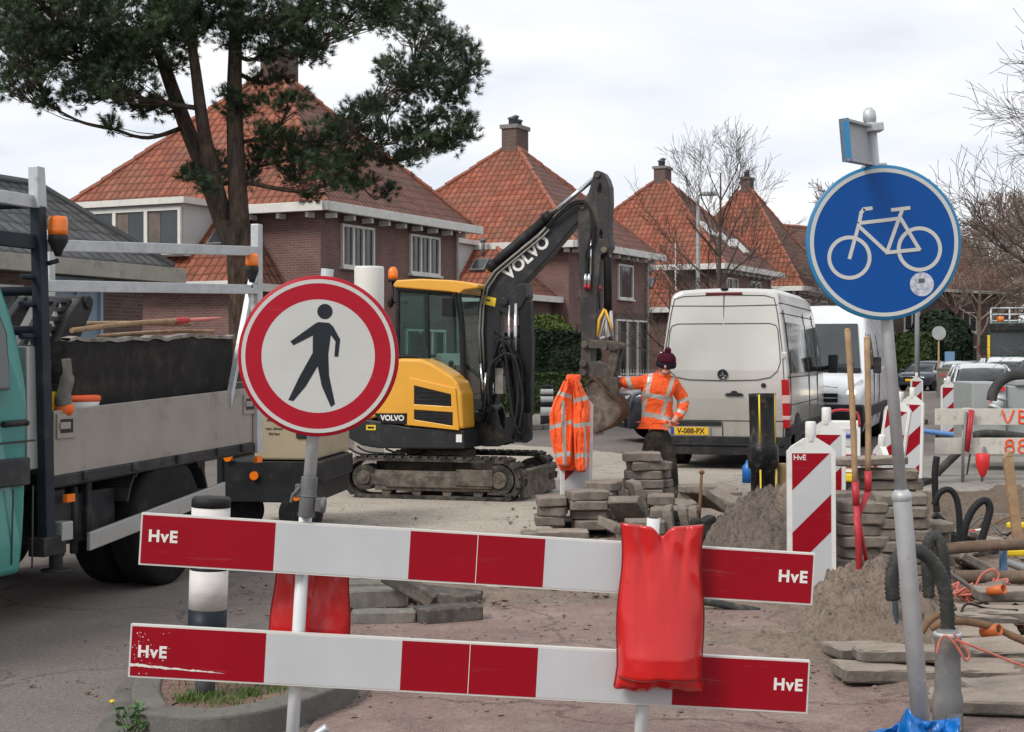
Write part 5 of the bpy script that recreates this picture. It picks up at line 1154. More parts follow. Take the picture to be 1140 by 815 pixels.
# fingers gripping the bucket and resting on the hip
def hand(c, d, n, s=1):
    d = d.normalized(); n = n.normalized(); w = d.cross(n)
    j = [(c-d*.02, .03), (c+d*.035, (.036, .02))]; e = [(0, 1)]
    for i, (o, L) in enumerate(((-.03, .065), (-.01, .075), (.01, .07), (.03, .055))):
        b = len(j); p = c+d*.06+w*o; j += [(p, .0105), (p+d*L*.45-n*.01, .0095), (p+d*L*.75-n*.035, .0085)]; e += [(1, b), (b, b+1), (b+1, b+2)]
    b = len(j); p = c+d*.01-w*.045*s; j += [(p, .012), (p+d*.03-w*.02*s-n*.015, .01)]; e += [(0, b), (b, b+1)]
    skin('hand', j, e, [m_skin], bdy, 1)
hand(WP(683, 424.5, -.2), Vector((-1, -.2, 0)), Vector((0, 1, .2)))
hand(WP(747.5, 472, -.19), Vector((-1, -.1, -.5)), Vector((0, -1, 0)), -1)
# jacket: thicker shell over trunk and arms
JJ = [(WP(732, 476, .02), (.2, .15)), (WP(732, 469, .02), (.215, .16)), (WP(731, 457, 0), (.205, .165)), (WP(731, 440, -.04), (.215, .165)), (WP(735, 426, -.07), (.17, .125)), (WP(738, 418, -.1), (.085, .08)),
      (WP(717, 425.5, -.06), .098), (WP(705, 427, -.1), .087), (WP(693, 425, -.16), .068), (WP(688, 424.5, -.18), .055),
      (WP(750, 428, -.08), .095), (WP(759, 441, -.03), .085), (WP(761.5, 450, -.03), .08), (WP(757, 461, -.1), .07), (WP(752, 468, -.14), .06)]
JE = [(0, 1), (1, 2), (2, 3), (3, 4), (4, 5), (4, 6), (6, 7), (7, 8), (8, 9), (4, 10), (10, 11), (11, 12), (12, 13), (13, 14)]
jk = skin('jacket', JJ, JE, [m_jk, m_refl], wk, 4, 2)
# wrinkle the cloth, then lay the reflective bands on as material
def wrinkle(o, amp, sc):
    me = o.data; n = len(me.vertices); co_ = np.empty(n*3); me.vertices.foreach_get('co', co_); co_ = co_.reshape(-1, 3); nr = np.array([v.normal for v in me.vertices])
    w = np.abs(fbm(co_[:, 0]*sc+co_[:, 1]*sc*.7, co_[:, 2]*sc*.8+co_[:, 1]*sc*.3, 4, .6))*2-.3
    co_ = co_+nr*(w*amp)[:, None]; me.vertices.foreach_set('co', co_.ravel()); me.update()
wrinkle(jk, .02, 9); wrinkle(jk, .009, 24)
def inpx(v, o): # place a vertex back on the photo's grid
    w = Vector(v)+o; return CX+w.x/w.y*F, HZ+(CH-w.z)/w.y*F
for p in jk.data.polygons:
    c = p.center; w_ = Vector(c)+WO; px, py = CX+w_.x/w_.y*F, HZ+(CH-w_.z)/w_.y*F; m = 0
    trunk = 711 < px < 752 and c.z > 0.8
    if trunk:
        by = 447+(px-714)*.2   # chest band follows the slope of the body
        if abs(py-(by-9)) < 2.6 or abs(py-(by+13)) < 2.8: m = 1
        if py < by+11 and (abs(px-(721.5+(py-430)*-.22)) < 2.4 or abs(px-(746.5+(py-430)*-.3)) < 2.2): m = 1
    elif px <= 711:
        if abs(px-(700-(py-425)*-.35)) < 2.5: m = 1
    elif px >= 752:
        if abs((py-446)-(-.35)*(px-760)) < 2.3 or abs((py-459)-.45*(px-760)) < 2.3: m = 1
    p.material_index = m
k = MB(); zp = [WP(737, 420, -.27), WP(735, 440, -.26), WP(732, 465, -.2), WP(731, 484, -.17)]
# trousers and boots
skin('trousers', [(WP(733, 484, .02), (.165, .13)), (WP(724, 496, 0), (.105, .1)), (WP(719.5, 520, -.06), .085), (WP(716, 547, .02), .07), (WP(742, 496, 0), (.105, .1)), (WP(747, 520, -.08), .085), (WP(750, 547, .04), .07), (WP(732.5, 474, .02), (.15, .12))],
     [(7, 0), (0, 1), (1, 2), (2, 3), (0, 4), (4, 5), (5, 6)], [m_trou], wk)
for a in (713.5, 753):
    k = MB(); b_ = WP(a, 554, -.04); b_.z = 0; k.ball(b_+Vector((0, -.06, .045)), (.055, .13, .06)); k.ball(b_+Vector((0, .03, .08)), (.055, .065, .09)); k.box(b_.x-.05, b_.x+.05, b_.y-.18, b_.y+.09, 0, .025); k.build('boot', black_rubber, wk)
# hat
m_hat = M('bobble_hat', (.055, .006, .017), .95, var=.3, vs=25, bump=1, bs=110); m_hat2 = M('hat_brim', (.014, .012, .02), .95, var=.3, vs=25, bump=1, bs=110)
k = MB(); hc = WP(741.5, 405.5, -.145); T = Matrix.Translation(hc) @ rotm(R(14), R(6), 0)
k.lathe([(.112, -.03), (.121, -.015), (.12, .03), (.113, .036)], 24, 1, T); k.lathe([(.112, .03), (.113, .06), (.1, .1), (.075, .128), (.04, .147), (.005, .15)], 24, 0, T); k.ball((0, 0, .165), .042, 0, 12, 8, T)
ht = k.build('hat', [m_hat, m_hat2], wk)
# collar
k = MB(); k.lathe([(.088, -.03), (.085, .01), (.08, .03), (.07, .03), (.07, -.03)], 20, 0, Matrix.Translation(WP(738.5, 417, -.1)) @ rotm(R(25), 0, 0)); k.build('collar', m_jk, wk)
# ------------------------------------------------------------------ jacket hung on the beacon
JO = Vector(((636-CX)/F*14.5, 14.5, 0)); jh = thing('hanging_jacket', 'orange reflective jacket draped over the top of a beacon board', 'jacket', JO, 0)
def JP(px, py, dy=0): return P(px, py, 14.5+dy)-JO
def cloth(name, outline, y_c, th, seed, mat, parent, nu=40, nv=70, fold=5):
    """hollow hanging cloth between a left and right pixel outline per row"""
    ys = [o[0] for o in outline]; vs = []; V = np.linspace(ys[0], ys[-1], nv); L = np.interp(V, ys, [o[1] for o in outline]); Rr = np.interp(V, ys, [o[2] for o in outline])
    for side in (-1, 1):
        for i in range(nv):
            for j in range(nu):
                u = j/(nu-1); px = L[i]+(Rr[i]-L[i])*u; b = (1-abs(2*u-1)**2.5)**.5 if 0 < u < 1 else 0
                w = float(fbm(np.array([u*fold+seed]), np.array([V[i]*.03+seed]), 4, .55)[0]); t = 1 if i < nv-1 else .6
                vs.append(tuple(JP(px+w*3.0*(1 if u < .5 else -1), V[i], y_c+side*(th*b*t*(.55+.45*i/nv))+side*w*.11*b)))
    idx = np.arange(nu*nv).reshape(nv, nu); q = np.stack([idx[:-1, :-1], idx[1:, :-1], idx[1:, 1:], idx[:-1, 1:]], -1).reshape(-1, 4); N = nu*nv
    e = list(idx[0, :])+list(idx[1:, -1])+list(idx[-1, ::-1][1:])+list(idx[::-1, 0][1:-1]); e = np.array(e); r = np.stack([e, np.roll(e, -1), np.roll(e, -1)+N, e+N], 1)
    o = meshnp(name, np.array(vs), np.vstack([q, q[:, ::-1]+N, r]), mat, parent); o.data.polygons.foreach_set('use_smooth', [True]*len(o.data.polygons)); o.data.materials.append(m_refl); return o
o1 = cloth('back_panel', [(421, 633, 642), (426, 629, 646), (436, 624, 650), (448, 619, 655), (470, 613, 657), (500, 617, 656), (521, 622, 654), (524, 624, 650)], .06, .09, 2, m_jk, jh)
o2 = cloth('sleeve', [(424, 628, 637), (432, 624, 638), (445, 617, 637.5), (462, 611, 637), (480, 611.5, 637.5), (500, 616, 637), (512, 619, 636.5), (519, 621, 634)], -.06, .085, 5, m_jk, jh, fold=4)
o3 = cloth('sleeve', [(422, 636, 644), (432, 636.5, 649), (445, 637.5, 655.5), (455, 638, 657), (480, 638, 657), (505, 639, 656), (520, 640.5, 655), (525.5, 643, 652)], -.075, .085, 9, m_jk, jh, fold=4)
for o, bands, vert in ((o2, [(439, .3), (472, -.28), (506, -.12)], (626.5, .02)), (o3, [(444, -.25), (473, -.08), (507, -.1)], None), (o1, [(470, 0)], None)):
    for p in o.data.polygons:
        w_ = Vector(p.center)+JO; px, py = CX+w_.x/w_.y*F, HZ+(CH-w_.z)/w_.y*F
        m = 1 if any(abs(py-b-(px-(627 if o is o2 else 648))*sl_) < 2.4 for b, sl_ in bands) else 0
        if vert and abs(px-(vert[0]+(py-440)*.03)) < 2.0 and py > 446: m = 1
        if o is o3 and abs(px-(650+(py-440)*.03)) < 1.2 and py > 476: m = 1
        p.material_index = m
k = MB(); k.lathe([(.07, 0), (.075, .03), (.06, .06), (.05, .06), (.05, 0)], 18, 0, Matrix.Translation(JP(638.5, 424, -.01))); k.build('collar', m_jk, jh)
# ================================================================== vehicles
SR = R(-17.5)         # rotation that turns +y into the street direction
v_tyre = M('tyre', (.013, .013, .014), .8, var=.25, dirt=(.05, .045, .04), dcut=(.55, .8), ds=9, bump=.3, bs=60)
v_rim = M('rim', (.3, .3, .31), .35, metal=.7, var=.15, dirt=(.08, .07, .06), dcut=(.5, .75), ds=10)
v_blk = M('bumper_plastic', (.022, .022, .024), .6, var=.2, dirt=(.085, .075, .065), dcut=(.5, .78), ds=4)
v_head = M('headlight_glass', (.5, .52, .55), .08, metal=.3, var=.2, vs=20, spec=.8); v_plate = M('plate_yellow', (.72, .42, .01), .5, var=.04); v_gl = M('car_glass', (.03, .036, .04), .05, var=.3, vs=1.2, spec=.8)
def wheel(parent, x, y, r, w, side, name='wheel', ax='x'):
    """axle along x; side = +1 outer face towards +x"""
    k = MB(); T = Matrix.Translation((x, y, r)) @ Matrix.Rotation(R(90), 4, 'Y')
    k.lathe([(r*.62, -w/2), (r*.9, -w/2), (r*.985, -w/2+.025), (r, -w/4), (r, w/4), (r*.985, w/2-.025), (r*.9, w/2), (r*.62, w/2)], 30, 0, T)
    wh = k.build(name, v_tyre, parent)
    k = MB(); T2 = Matrix.Translation((x+side*(w/2-.035), y, r)) @ Matrix.Rotation(R(90)*side, 4, 'Y')
    k.lathe([(r*.63, -.05), (r*.63, .02), (r*.57, .015), (r*.5, -.02), (r*.2, -.005), (r*.17, .03), (.01, .034)], 26, 0, T2)
    for i in range(5):
        a = i*2*pi/5; k.cbox((x+side*(w/2-.03), y+cos(a)*r*.38, r+sin(a)*r*.38), (.03, r*.1, r*.1), 1)
    k.build('rim', [v_rim, v_blk], wh); return wh
def loft(k, stations, mat=0, smooth=True):
    """stations: list of closed-over half sections (x>=0), from bottom up to the centre line; mirrored"""
    rows = []
    for y, sec in stations:
        full = [(x, z) for x, z in sec]+[(-x, z) for x, z in sec[::-1] if x > 1e-6]; rows.append([(x, y, z) for x, z in full])
    n = len(rows[0]); vs = [p for r in rows for p in r]; fs = []
    for i in range(len(rows)-1):
        for j in range(n-1): fs.append((i*n+j, i*n+j+1, (i+1)*n+j+1, (i+1)*n+j))
        fs.append((i*n+n-1, i*n, (i+1)*n, (i+1)*n+n-1))
    b0 = (len(rows)-1)*n; k.add(vs, fs, mat, smooth); h = len(stations[0][1])-1; z0 = len(k.v)-len(vs)
    for b_, rev in ((0, 0), (b0, 1)):
        for j in range(h):
            m_ = (n-1-j); m2 = (n-2-j); q = [j, j+1, m2, m_] if m2 != j+1 else [j, j+1, m_]
            q = [z0+b_+i for i in q]; k.f.append(q[::-1] if rev else q); k.m.append(mat); k.s.append(False)
def vanbody(hw, top, ys, zb=.42):
    out = []
    for y, tz, lean in ys:
        s = []
        for f in (0, .12, .3, .5, .68, .82, .92): z = zb+(tz-zb-.12)*f; s.append((hw(z, y), z))
        w = hw(tz-.1, y)
        for a in (0, 25, 50, 72, 90): s.append((w-.17+.17*cos(R(a)) if True else 0, tz-.12+.105*sin(R(a))))
        s.append((w*.5, tz)); s.append((0, tz+.01)); out.append((y, s))
    return out
def van_silver():
    Y0 = 22.8; L0 = Vector(((733-CX)/F*Y0, Y0, 0)); ang = SR; dr = Vector((cos(ang), sin(ang), 0)); o = L0+dr*.965
    v = thing('van', 'silver panel van seen from behind with yellow number plate V-088-PX', 'van', o, ang)
    m = NT('silver_paint'); ob = m.obj(); sp_ = m.n('ShaderNodeSeparateXYZ'); m.l(ob, sp_.inputs[0])
    c = m.mix(m.rng(m.noise(ob, 1.5, 6), .3, .7), (.6, .58, .54), (.68, .66, .62))
    low = m.rng(sp_.outputs[2], 1.25, .45); dn = m.rng(m.noise(ob, 3, 8, .7), .3, .75, .1, 1.1); c = m.mix(m.math('MULTIPLY', m.math('MULTIPLY', low, dn), .75), c, (.19, .155, .12))
    m.l(c, m.b.inputs['Base Color']); m.b.inputs['Metallic'].default_value = .5; m.b.inputs['Roughness'].default_value = .24; m.b.inputs['Coat Weight'].default_value = .35; m.b.inputs['Coat Roughness'].default_value = .12
    pm = m.m; seam = M('panel_gap', (.07, .065, .06), .8); sideglass = M('dark_side_glass', (.02, .018, .017), .04, var=.3, spec=.9)
    def hw(z, y):
        base = np.interp(z, [.42, .6, 1.2, 1.6, 2.1, 2.4, 2.6], [.93, .965, .965, .945, .88, .835, .81])
        return float(base*np.interp(y, [0, .12, .5, 4.6, 5.3, 5.8], [.965, .995, 1, .99, .95, .84]))
    ys = [(0.0, 2.62, 0), (.04, 2.65, 0), (.3, 2.68, 0), (1.5, 2.70, 0), (3.2, 2.7, 0), (4.0, 2.66, 0), (4.4, 2.52, 0), (5.05, 1.72, 0), (5.15, 1.4, 0), (5.7, 1.16, 0), (5.85, .9, 0)]
    k = MB(); loft(k, vanbody(hw, None, ys))
    # lean the rear face: push the top forward
    for i, p in enumerate(k.v):
        if p[1] < .5: k.v[i] = (p[0], p[1]+max(0, p[2]-1.3)*.085, p[2])
    bd = k.build('body', pm, v, sub=0); 
    bmod = bd.modifiers.new('b', 'BEVEL'); bmod.width = .045; bmod.segments = 3; bmod.limit_method = 'ANGLE'; bmod.angle_limit = R(50)
    ry_ = lambda z: max(0, z-1.3)*.085
    def line(k, pts, r=.007): k.tube([(x, ry_(z)-.004, z) for x, z in pts], r, 6)
    k = MB(); line(k, [(.0, .5), (0, 2.58)], .009)
    for s in (-1, 1):
        line(k, [(s*.01, 2.15), (s*.68, 2.15), (s*.77, 2.12), (s*.80, 2.05), (s*.83, 1.75), (s*.84, 1.58), (s*.8, 1.45), (s*.7, 1.36), (s*.5, 1.32), (s*.01, 1.31)]); line(k, [(s*.01, 2.41), (s*.79, 2.42)])
        line(k, [(s*.01, .72), (s*.9, .72)]); line(k, [(s*.885, .5), (s*.9, 1.3), (s*.86, 1.8), (s*.79, 2.3), (s*.74, 2.52), (s*.6, 2.56), (s*.01, 2.575)])
    k.build('door_seam', seam, v)
    for s in (-1, 1):
        dm = MB(); dm.prism([(s*.03, .74), (s*.86, .74), (s*.87, 1.27), (s*.03, 1.27)], -.006, .01, 'xz'); 
        k = MB(); k.cbox((s*.9, ry_(1.68)-.012, 1.68), (.075, .05, .1)); k.tube([(s*.9, ry_(1.68)-.04, 1.63), (s*.9, ry_(1.68)-.04, 1.73)], .022, 8); k.build('hinge', pm, v, bevel=.008)
        k = MB(); k.prism([(s*.86, 1.33), (s*.97, 1.33), (s*.985, 1.1), (s*.985, .62), (s*.89, .62)], -.035, .1, 'xz', 0); k.box(min(s*.872, s*.989), max(s*.872, s*.989), -.04, .105, .98, 1.1, 1); k.box(min(s*.878, s*.989), max(s*.878, s*.989), -.04, .105, .74, .8, 1)
        k.build('tail_light', [red_lens, M('light_clear', (.5, .36, .34), .15)], v, bevel=.008)
    k = MB(); k.prism([(-.97, .49), (.97, .49), (.99, .3), (.97, .22), (-.97, .22), (-.99, .3)], -.1, .18, 'xz'); k.box(-.9, .9, -.13, -.09, .36, .38); k.build('bumper', v_blk, v, bevel=.03)
    k = MB(); k.box(-.82, -.02, -.022, .03, .64, .705, 1); k.box(-.8, -.18, -.028, -.01, .49, .63, 2)
    k.box(-.77, -.21, -.034, -.027, .505, .618, 0); k.box(-.77, -.72, -.0355, -.033, .507, .616, 3); k.text('V-088-PX', .112, FR(-.47, -.036, .56), 1, .0028, .0008, sx=.92)
    k.build('number_plate', [v_plate, v_blk, pm, M('plate_blue', (.01, .06, .35), .4)], v)
    k = MB(); T = Matrix.Translation((0, ry_(1.38)-.012, 1.40)) @ rotm(R(90), 0, 0); k.lathe([(.075, 0), (.078, .012), (.07, .016), (.066, .008), (.01, .008)], 28, 0, T)
    for i in range(3):
        a = R(90+120*i); k.prism([(.0+.014*cos(a+pi/2), 1.40+.014*sin(a+pi/2)), (.068*cos(a), 1.40+.068*sin(a)), (.014*cos(a-pi/2), 1.40+.014*sin(a-pi/2))], ry_(1.38)-.034, ry_(1.38)-.018, 'xz', 1)
    k.build('emblem', [M('emblem_dark', (.03, .03, .035), .3, metal=.5), e_chrome], v)
    k = MB(); k.prism([(.03, 1.1), (.06, 1.125), (.12, 1.13), (.14, 1.16), (.2, 1.16), (.22, 1.13), (.28, 1.125), (.31, 1.1), (.28, 1.08), (.06, 1.08)], -.03, .01, 'xz'); k.build('handle', v_blk, v, bevel=.006)
    k = MB(); k.tube([(.6, -.015, 1.24), (.6, .02, 1.24)], .036, 16); k.build('lock', v_blk, v)
    k = MB(); k.box(-.27, .27, .085, .16, 2.575, 2.615); k.build('brake_light', M('dark_red_lens', (.12, .01, .012), .3), v, bevel=.006)
    k = MB(); k.ball((0, .16, 2.67), (.06, .08, .035)); k.build('camera_housing', v_blk, v)
    # side seams, windows
    for s in (-1, 1):
        X = lambda z, y: s*(hw(z, y)+.004)
        for (a, b, z0, z1) in ((.35, 2.6, 1.42, 2.17), (2.75, 3.85, 1.42, 2.17)):
            k = MB(); pts = [(X(z0, a), a, z0), (X(z0, b), b, z0), (X(z1, b), b, z1), (X(z1, a), a, z1)]
            k.add(pts+[(p[0]+s*.006, p[1], p[2]) for p in pts], [(0, 1, 2, 3), (4, 5, 6, 7), (0, 1, 5, 4), (1, 2, 6, 5), (2, 3, 7, 6), (3, 0, 4, 7)]); k.build('side_window', sideglass, v)
        k = MB(); pts = [(X(1.4, 3.98), 3.98, 1.4), (X(1.35, 5.0), 5.0, 1.4), (X(1.9, 4.75), 4.72, 1.85), (X(2.2, 4.35), 4.3, 2.2), (X(2.2, 3.98), 3.98, 2.2)]
        k.add(pts+[(p[0]+s*.006, p[1], p[2]) for p in pts], [(0, 1, 2, 3, 4), (9, 8, 7, 6, 5)]+[(i, (i+1) % 5, 5+(i+1) % 5, 5+i) for i in range(5)]); k.build('side_window', sideglass, v)
        k = MB()
        for y in (.28, 2.68, 3.9): k.tube([(X(z, y), y, z) for z in (.5, .9, 1.3, 1.7, 2.1, 2.35)], .008, 5)
        for z in (1.36, 2.3, 2.45, .95): k.tube([(X(z, y), y, z) for y in (.1, 1, 2, 3, 4)], .008, 5)
        k.build('panel_seam', seam, v)
        k = MB(); k.box(*sorted((s*.93, s*.99)), .0, 5.6, .5, .66); k.build('side_moulding', v_blk, v, bevel=.02)
        k = MB(); k.tube([(s*.95, 4.55, 1.45), (s*1.15, 4.5, 1.5)], .04, 8); k.box(*sorted((s*1.08, s*1.24)), 4.42, 4.56, 1.38, 1.7); k.build('mirror', v_blk, v, bevel=.03)
        wheel(v, s*.82, 1.05, .35, .24, s); wheel(v, s*.82, 4.85, .35, .24, s)
        k = MB(); T = Matrix.Translation((s*.955, 1.05, .36)) @ Matrix.Rotation(R(90)*s, 4, 'Y'); disc_ = [(.42, 0), (.46, .02), (.42, .03)]; k.lathe(disc_, 26, 0, T)
        T = Matrix.Translation((s*.945, 4.85, .36)) @ Matrix.Rotation(R(90)*s, 4, 'Y'); k.lathe(disc_, 26, 0, T); k.build('wheel_arch', v_blk, v)
    k = MB(); k.box(-.8, .8, .2, 5.4, .25, .44); k.tube([(-.3, .0, .3), (-.3, .4, .3)], .035, 8); k.build('chassis', v_blk, v)
    k = MB(); k.box(-.75, .75, 4.55, 5.0, 1.5, 2.2); k.v = [(p[0], p[1]+(2.2-p[2])*.55, p[2]) for p in k.v]; k.build('windscreen', v_gl, v)
    return v
van_silver()
def van_white():
    d = Vector((sin(-SR), cos(-SR), 0)); Y0 = 27.5; c = Vector(((963-CX)/F*Y0, Y0, 0))-Vector((cos(SR), sin(SR), 0))*.98
    v = thing('van', 'white high roofed van facing the camera with one lit headlight', 'van', c, SR)
    wp = M('white_van_paint', (.62, .64, .66), .3, var=.05, dirt=(.35, .33, .3), dcut=(.6, .85), ds=2, coat=.4)
    def hw(z, y): return float(np.interp(z, [.3, .7, 1.2, 1.7, 2.2, 2.5, 2.7], [.93, .99, 1.0, .97, .9, .86, .8])*np.interp(y, [0, .15, .5, 6], [.86, .94, 1, 1]))
    ys = [(0, .98, 0), (.12, 1.1, 0), (.55, 1.32, 0), (.75, 1.42, 0), (1.35, 2.32, 0), (1.7, 2.56, 0), (2.4, 2.66, 0), (5.8, 2.66, 0)]
    k = MB(); loft(k, vanbody(hw, None, ys, .3)); bd = k.build('body', wp, v); bmod = bd.modifiers.new('b', 'BEVEL'); bmod.width = .04; bmod.segments = 2; bmod.limit_method = 'ANGLE'; bmod.angle_limit = R(50)
    k = MB(); k.add([(-.84, .77, 1.43), (.84, .77, 1.43), (.74, 1.33, 2.27), (-.74, 1.33, 2.27), (-.84, .74, 1.45), (.84, .74, 1.45), (.74, 1.30, 2.29), (-.74, 1.30, 2.29)], [(0, 3, 2, 1), (4, 5, 6, 7), (0, 1, 5, 4), (1, 2, 6, 5), (2, 3, 7, 6), (3, 0, 4, 7)]); ws = k.build('windscreen', v_gl, v)
    k = MB(); k.tube([(-.75, .7, 1.48), (-.1, .78, 1.55)], .012, 5); k.tube([(.1, .7, 1.47), (.72, .75, 1.54)], .012, 5); k.box(-.85, .85, .62, .76, 1.38, 1.44); k.build('wiper', v_blk, ws)
    for s in (-1, 1):
        k = MB(); pts = [(s*.56, .02, .93), (s*.86, .2, .97), (s*.93, .5, 1.16), (s*.9, .42, 1.26), (s*.62, .1, 1.06)]; k.add([(p[0], p[1]-.05, p[2]) for p in pts]+pts, [(0, 1, 2, 3, 4), (9, 8, 7, 6, 5)]+[(i, (i+1) % 5, 5+(i+1) % 5, 5+i) for i in range(5)])
        h_ = k.build('headlight', v_head, v)
        if s > 0:
            k = MB(); k.lathe([(.075, 0), (.07, .03), (.03, .05), (.005, .055)], 18, 0, Matrix.Translation((.74, .05, 1.02)) @ rotm(R(90), 0, R(18))); k.build('bulb', M('lit_lamp', (1, .9, .7), .3, emit=((1, .8, .5), 2.6)), h_)
        k = MB(); k.tube([(s*.95, .95, 1.45), (s*1.12, .92, 1.5)], .04, 8); k.box(*sorted((s*1.06, s*1.2)), .85, .98, 1.36, 1.66); k.build('mirror', v_blk, v, bevel=.03)
        k = MB(); X = lambda z, y: s*(hw(z, y)+.004)
        pts = [(X(1.4, .95), .95, 1.42), (X(1.4, 1.95), 1.95, 1.42), (X(2.1, 1.95), 1.95, 2.1), (X(2.1, 1.45), 1.45, 2.1)]
        k.add(pts+[(p[0]+s*.006, p[1], p[2]) for p in pts], [(0, 1, 2, 3), (4, 5, 6, 7), (0, 1, 5, 4), (1, 2, 6, 5), (2, 3, 7, 6), (3, 0, 4, 7)]); k.build('side_window', v_gl, v)
        k = MB()
        for y in (.9, 2.05, 3.4): k.tube([(X(z, y), y, z) for z in (.45, .9, 1.3, 1.7, 2.1)], .008, 5)
        k.build('panel_seam', M('panel_gap', (.07, .065, .06), .8), v)
        k = MB(); k.box(*sorted((s*.96, s*1.02)), .9, 5.5, .55, .75); k.build('side_moulding', v_blk, v, bevel=.02)
        wheel(v, s*.85, .85, .35, .23, s); wheel(v, s*.85, 4.6, .35, .23, s)
    k = MB(); k.prism([(-.95, .8), (.95, .8), (.97, .5), (.9, .25), (-.9, .25), (-.97, .5)], -.1, .3, 'xz', 0); bp_ = k.build('bumper', v_blk, v, bevel=.04)
    k = MB(); k.box(-.5, .5, -.04, .05, .84, 1.0, 0); k.box(-.52, .52, -.055, -.03, .91, .925, 1); k.build('grille', [e_black, e_chrome], v)
    k = MB(); k.box(-.26, .26, -.13, -.11, .52, .63, 0); k.build('number_plate', v_plate, v)
    k = MB(); k.tube([(-.5, -.0, 1.1), (-.2, -.03, 1.14), (.2, -.03, 1.14), (.5, -.0, 1.1)], .006, 5); k.build('bonnet_seam', M('panel_gap', (.07, .065, .06), .8), v)
van_white()
def car(name, label, loc, rz, col, plate=True, kind='hatch', cat='car', big=1.0, dark=False, group=None, lit=False):
    """front at y=0 facing -y"""
    v = thing(name, label, cat, loc, rz, group); cm = M('paint_'+label.split()[0]+'_'+str(int(abs(loc[0]*10))), col, .25, metal=.3, var=.06, coat=.6); cm.name = 'car_paint'
    H = 1.48*big; 
    def hw(z, y): return float(np.interp(z/big, [.25, .5, .8, 1.0, 1.3, 1.5], [.80, .87, .88, .84, .7, .6])*np.interp(y, [0, .12, .5, 3.7, 4.1, 4.25], [.78, .9, 1, 1, .93, .82])*big**.5)
    def sec(tz, y):
        s = []
        for f in (0, .2, .45, .7, .88): z = .28+(tz-.28)*f; s.append((hw(z, y), z))
        w = hw(tz*.93, y); s += [(w-.05, tz-.03), (w*.75, tz), (w*.4, tz+.015), (0, tz+.02)]; return s
    low = [(0, .68*big), (.1, .8*big), (.5, .9*big), (.95, .97*big), (3.6, 1.0*big), (4.1, .96*big), (4.25, .75*big)]
    k = MB(); loft(k, [(y, sec(z, y)) for y, z in low]); bd = k.build('body', cm, v)
    top = [(.95, .98*big), (1.55, 1.32*big), (1.9, H-.05), (2.5, H), (3.3, H-.04), (3.75, H-.2), (4.05, .98*big)]
    k = MB(); st_ = []
    for y, z in top:
        w0 = hw(.95*big, y)-.03; w1 = hw(max(1.0, z), y)-.02; zb = .93*big; s = [(w0, zb), (w0+(w1-w0)*.5, zb+(z-zb)*.5), (w1, z-.04), (w1*.8, z), (0, z+.015)]; st_.append((y, s))
    loft(k, st_); gh = k.build('greenhouse', v_gl, v)
    k = MB(); rs_ = [(1.62, 1.345*big), (1.9, H-.045), (2.5, H+.005), (3.3, H-.035), (3.7, H-.18)]
    loft(k, [(y, [(hw(max(1.0, z), y)-.018, z-.05), (hw(max(1.0, z), y)-.02, z-.03), ((hw(max(1, z), y)-.02)*.8, z+.006), (0, z+.022)]) for y, z in rs_]); k.build('car_roof', cm, v)
    for s in (-1, 1):
        k = MB(); k.tube([(s*(hw(.95, 1.0)-.03), .98, .95*big), (s*(hw(1.3, 1.6)-.02), 1.6, 1.33*big), (s*(hw(1.4, 1.9)-.02), 1.95, H-.05)], .03, 5); k.build('window_pillar', cm if not dark else v_blk, v)
        k = MB(); k.tube([(s*(hw(.95, 2.4)-.01), 2.45, .95*big), (s*(hw(1.4, 2.4)-.01), 2.5, H-.03)], .03, 5); k.build('window_pillar', cm if not dark else v_blk, v); k = MB(); k.tube([(s*(hw(.95, 3.4)-.01), 3.75, .95*big), (s*(hw(1.4, 3.2)-.02), 3.35, H-.05)], .05, 5); k.build('window_pillar', cm if not dark else v_blk, v)
    for s in (-1, 1):
        k = MB(); k.prism([(s*.42, .62*big), (s*.7, .66*big), (s*.74, .78*big), (s*.46, .74*big)], -.0, .3, 'xz'); k.v = [(p[0], p[1]+max(0, abs(p[0])-.5)*.7-.015, p[2]) for p in k.v]; hl = k.build('headlight', v_head, v, bevel=.01)
        k = MB(); k.cbox((s*.98*big**.5, 1.25, 1.0*big), (.2, .1, .14)); k.build('mirror', cm, v, bevel=.03); k = MB(); wheel(v, s*.76*big**.5, .85, .31*big, .2, s); wheel(v, s*.76*big**.5, 3.4, .31*big, .2, s)
    k = MB(); k.box(-.5, .5, -.04, .1, .3, .48, 0); k.box(-.34, .34, -.035, .1, .58*big, .7*big, 0); k.tube([(-.36, -.04, .71*big), (.36, -.04, .71*big)], .012, 6, 1); k.tube([(-.52, -.045, .4), (.52, -.045, .4)], .01, 6, 1); k.build('grille', [e_black, e_chrome], v, bevel=.01)
    if plate: k = MB(); k.box(-.26, .26, -.06, -.035, .49, .6, 0); k.build('number_plate', v_plate, v)
    return v
def at(px, Y): return ((px-CX)/F*Y, Y, 0)
car('car', 'pale silver white hatchback parked behind the grey pump unit', at(1101, 41), SR+R(6), (.62, .64, .66), plate=False)
car('car', 'dark blue car parked by the hedge beyond the striped beacon boards', at(1014, 75), SR+R(-20), (.03, .04, .065), dark=True)
car('car', 'pale silver car queueing ahead of the grey crate at the road side', at(1069, 66), SR+R(4), (.5, .52, .53))
car('car', 'dark grey car just behind the pale silver car in the queue', at(1091, 80), SR+R(4), (.09, .1, .11), dark=True)
car('car', 'white people carrier in front of the green truck', at(1128, 49), SR+R(4), (.66, .67, .68), big=1.12)
car('car', 'dark blue car standing side on behind the worker and white van', at(690, 30), R(-80), (.018, .022, .032), big=1.22, dark=True, plate=False)
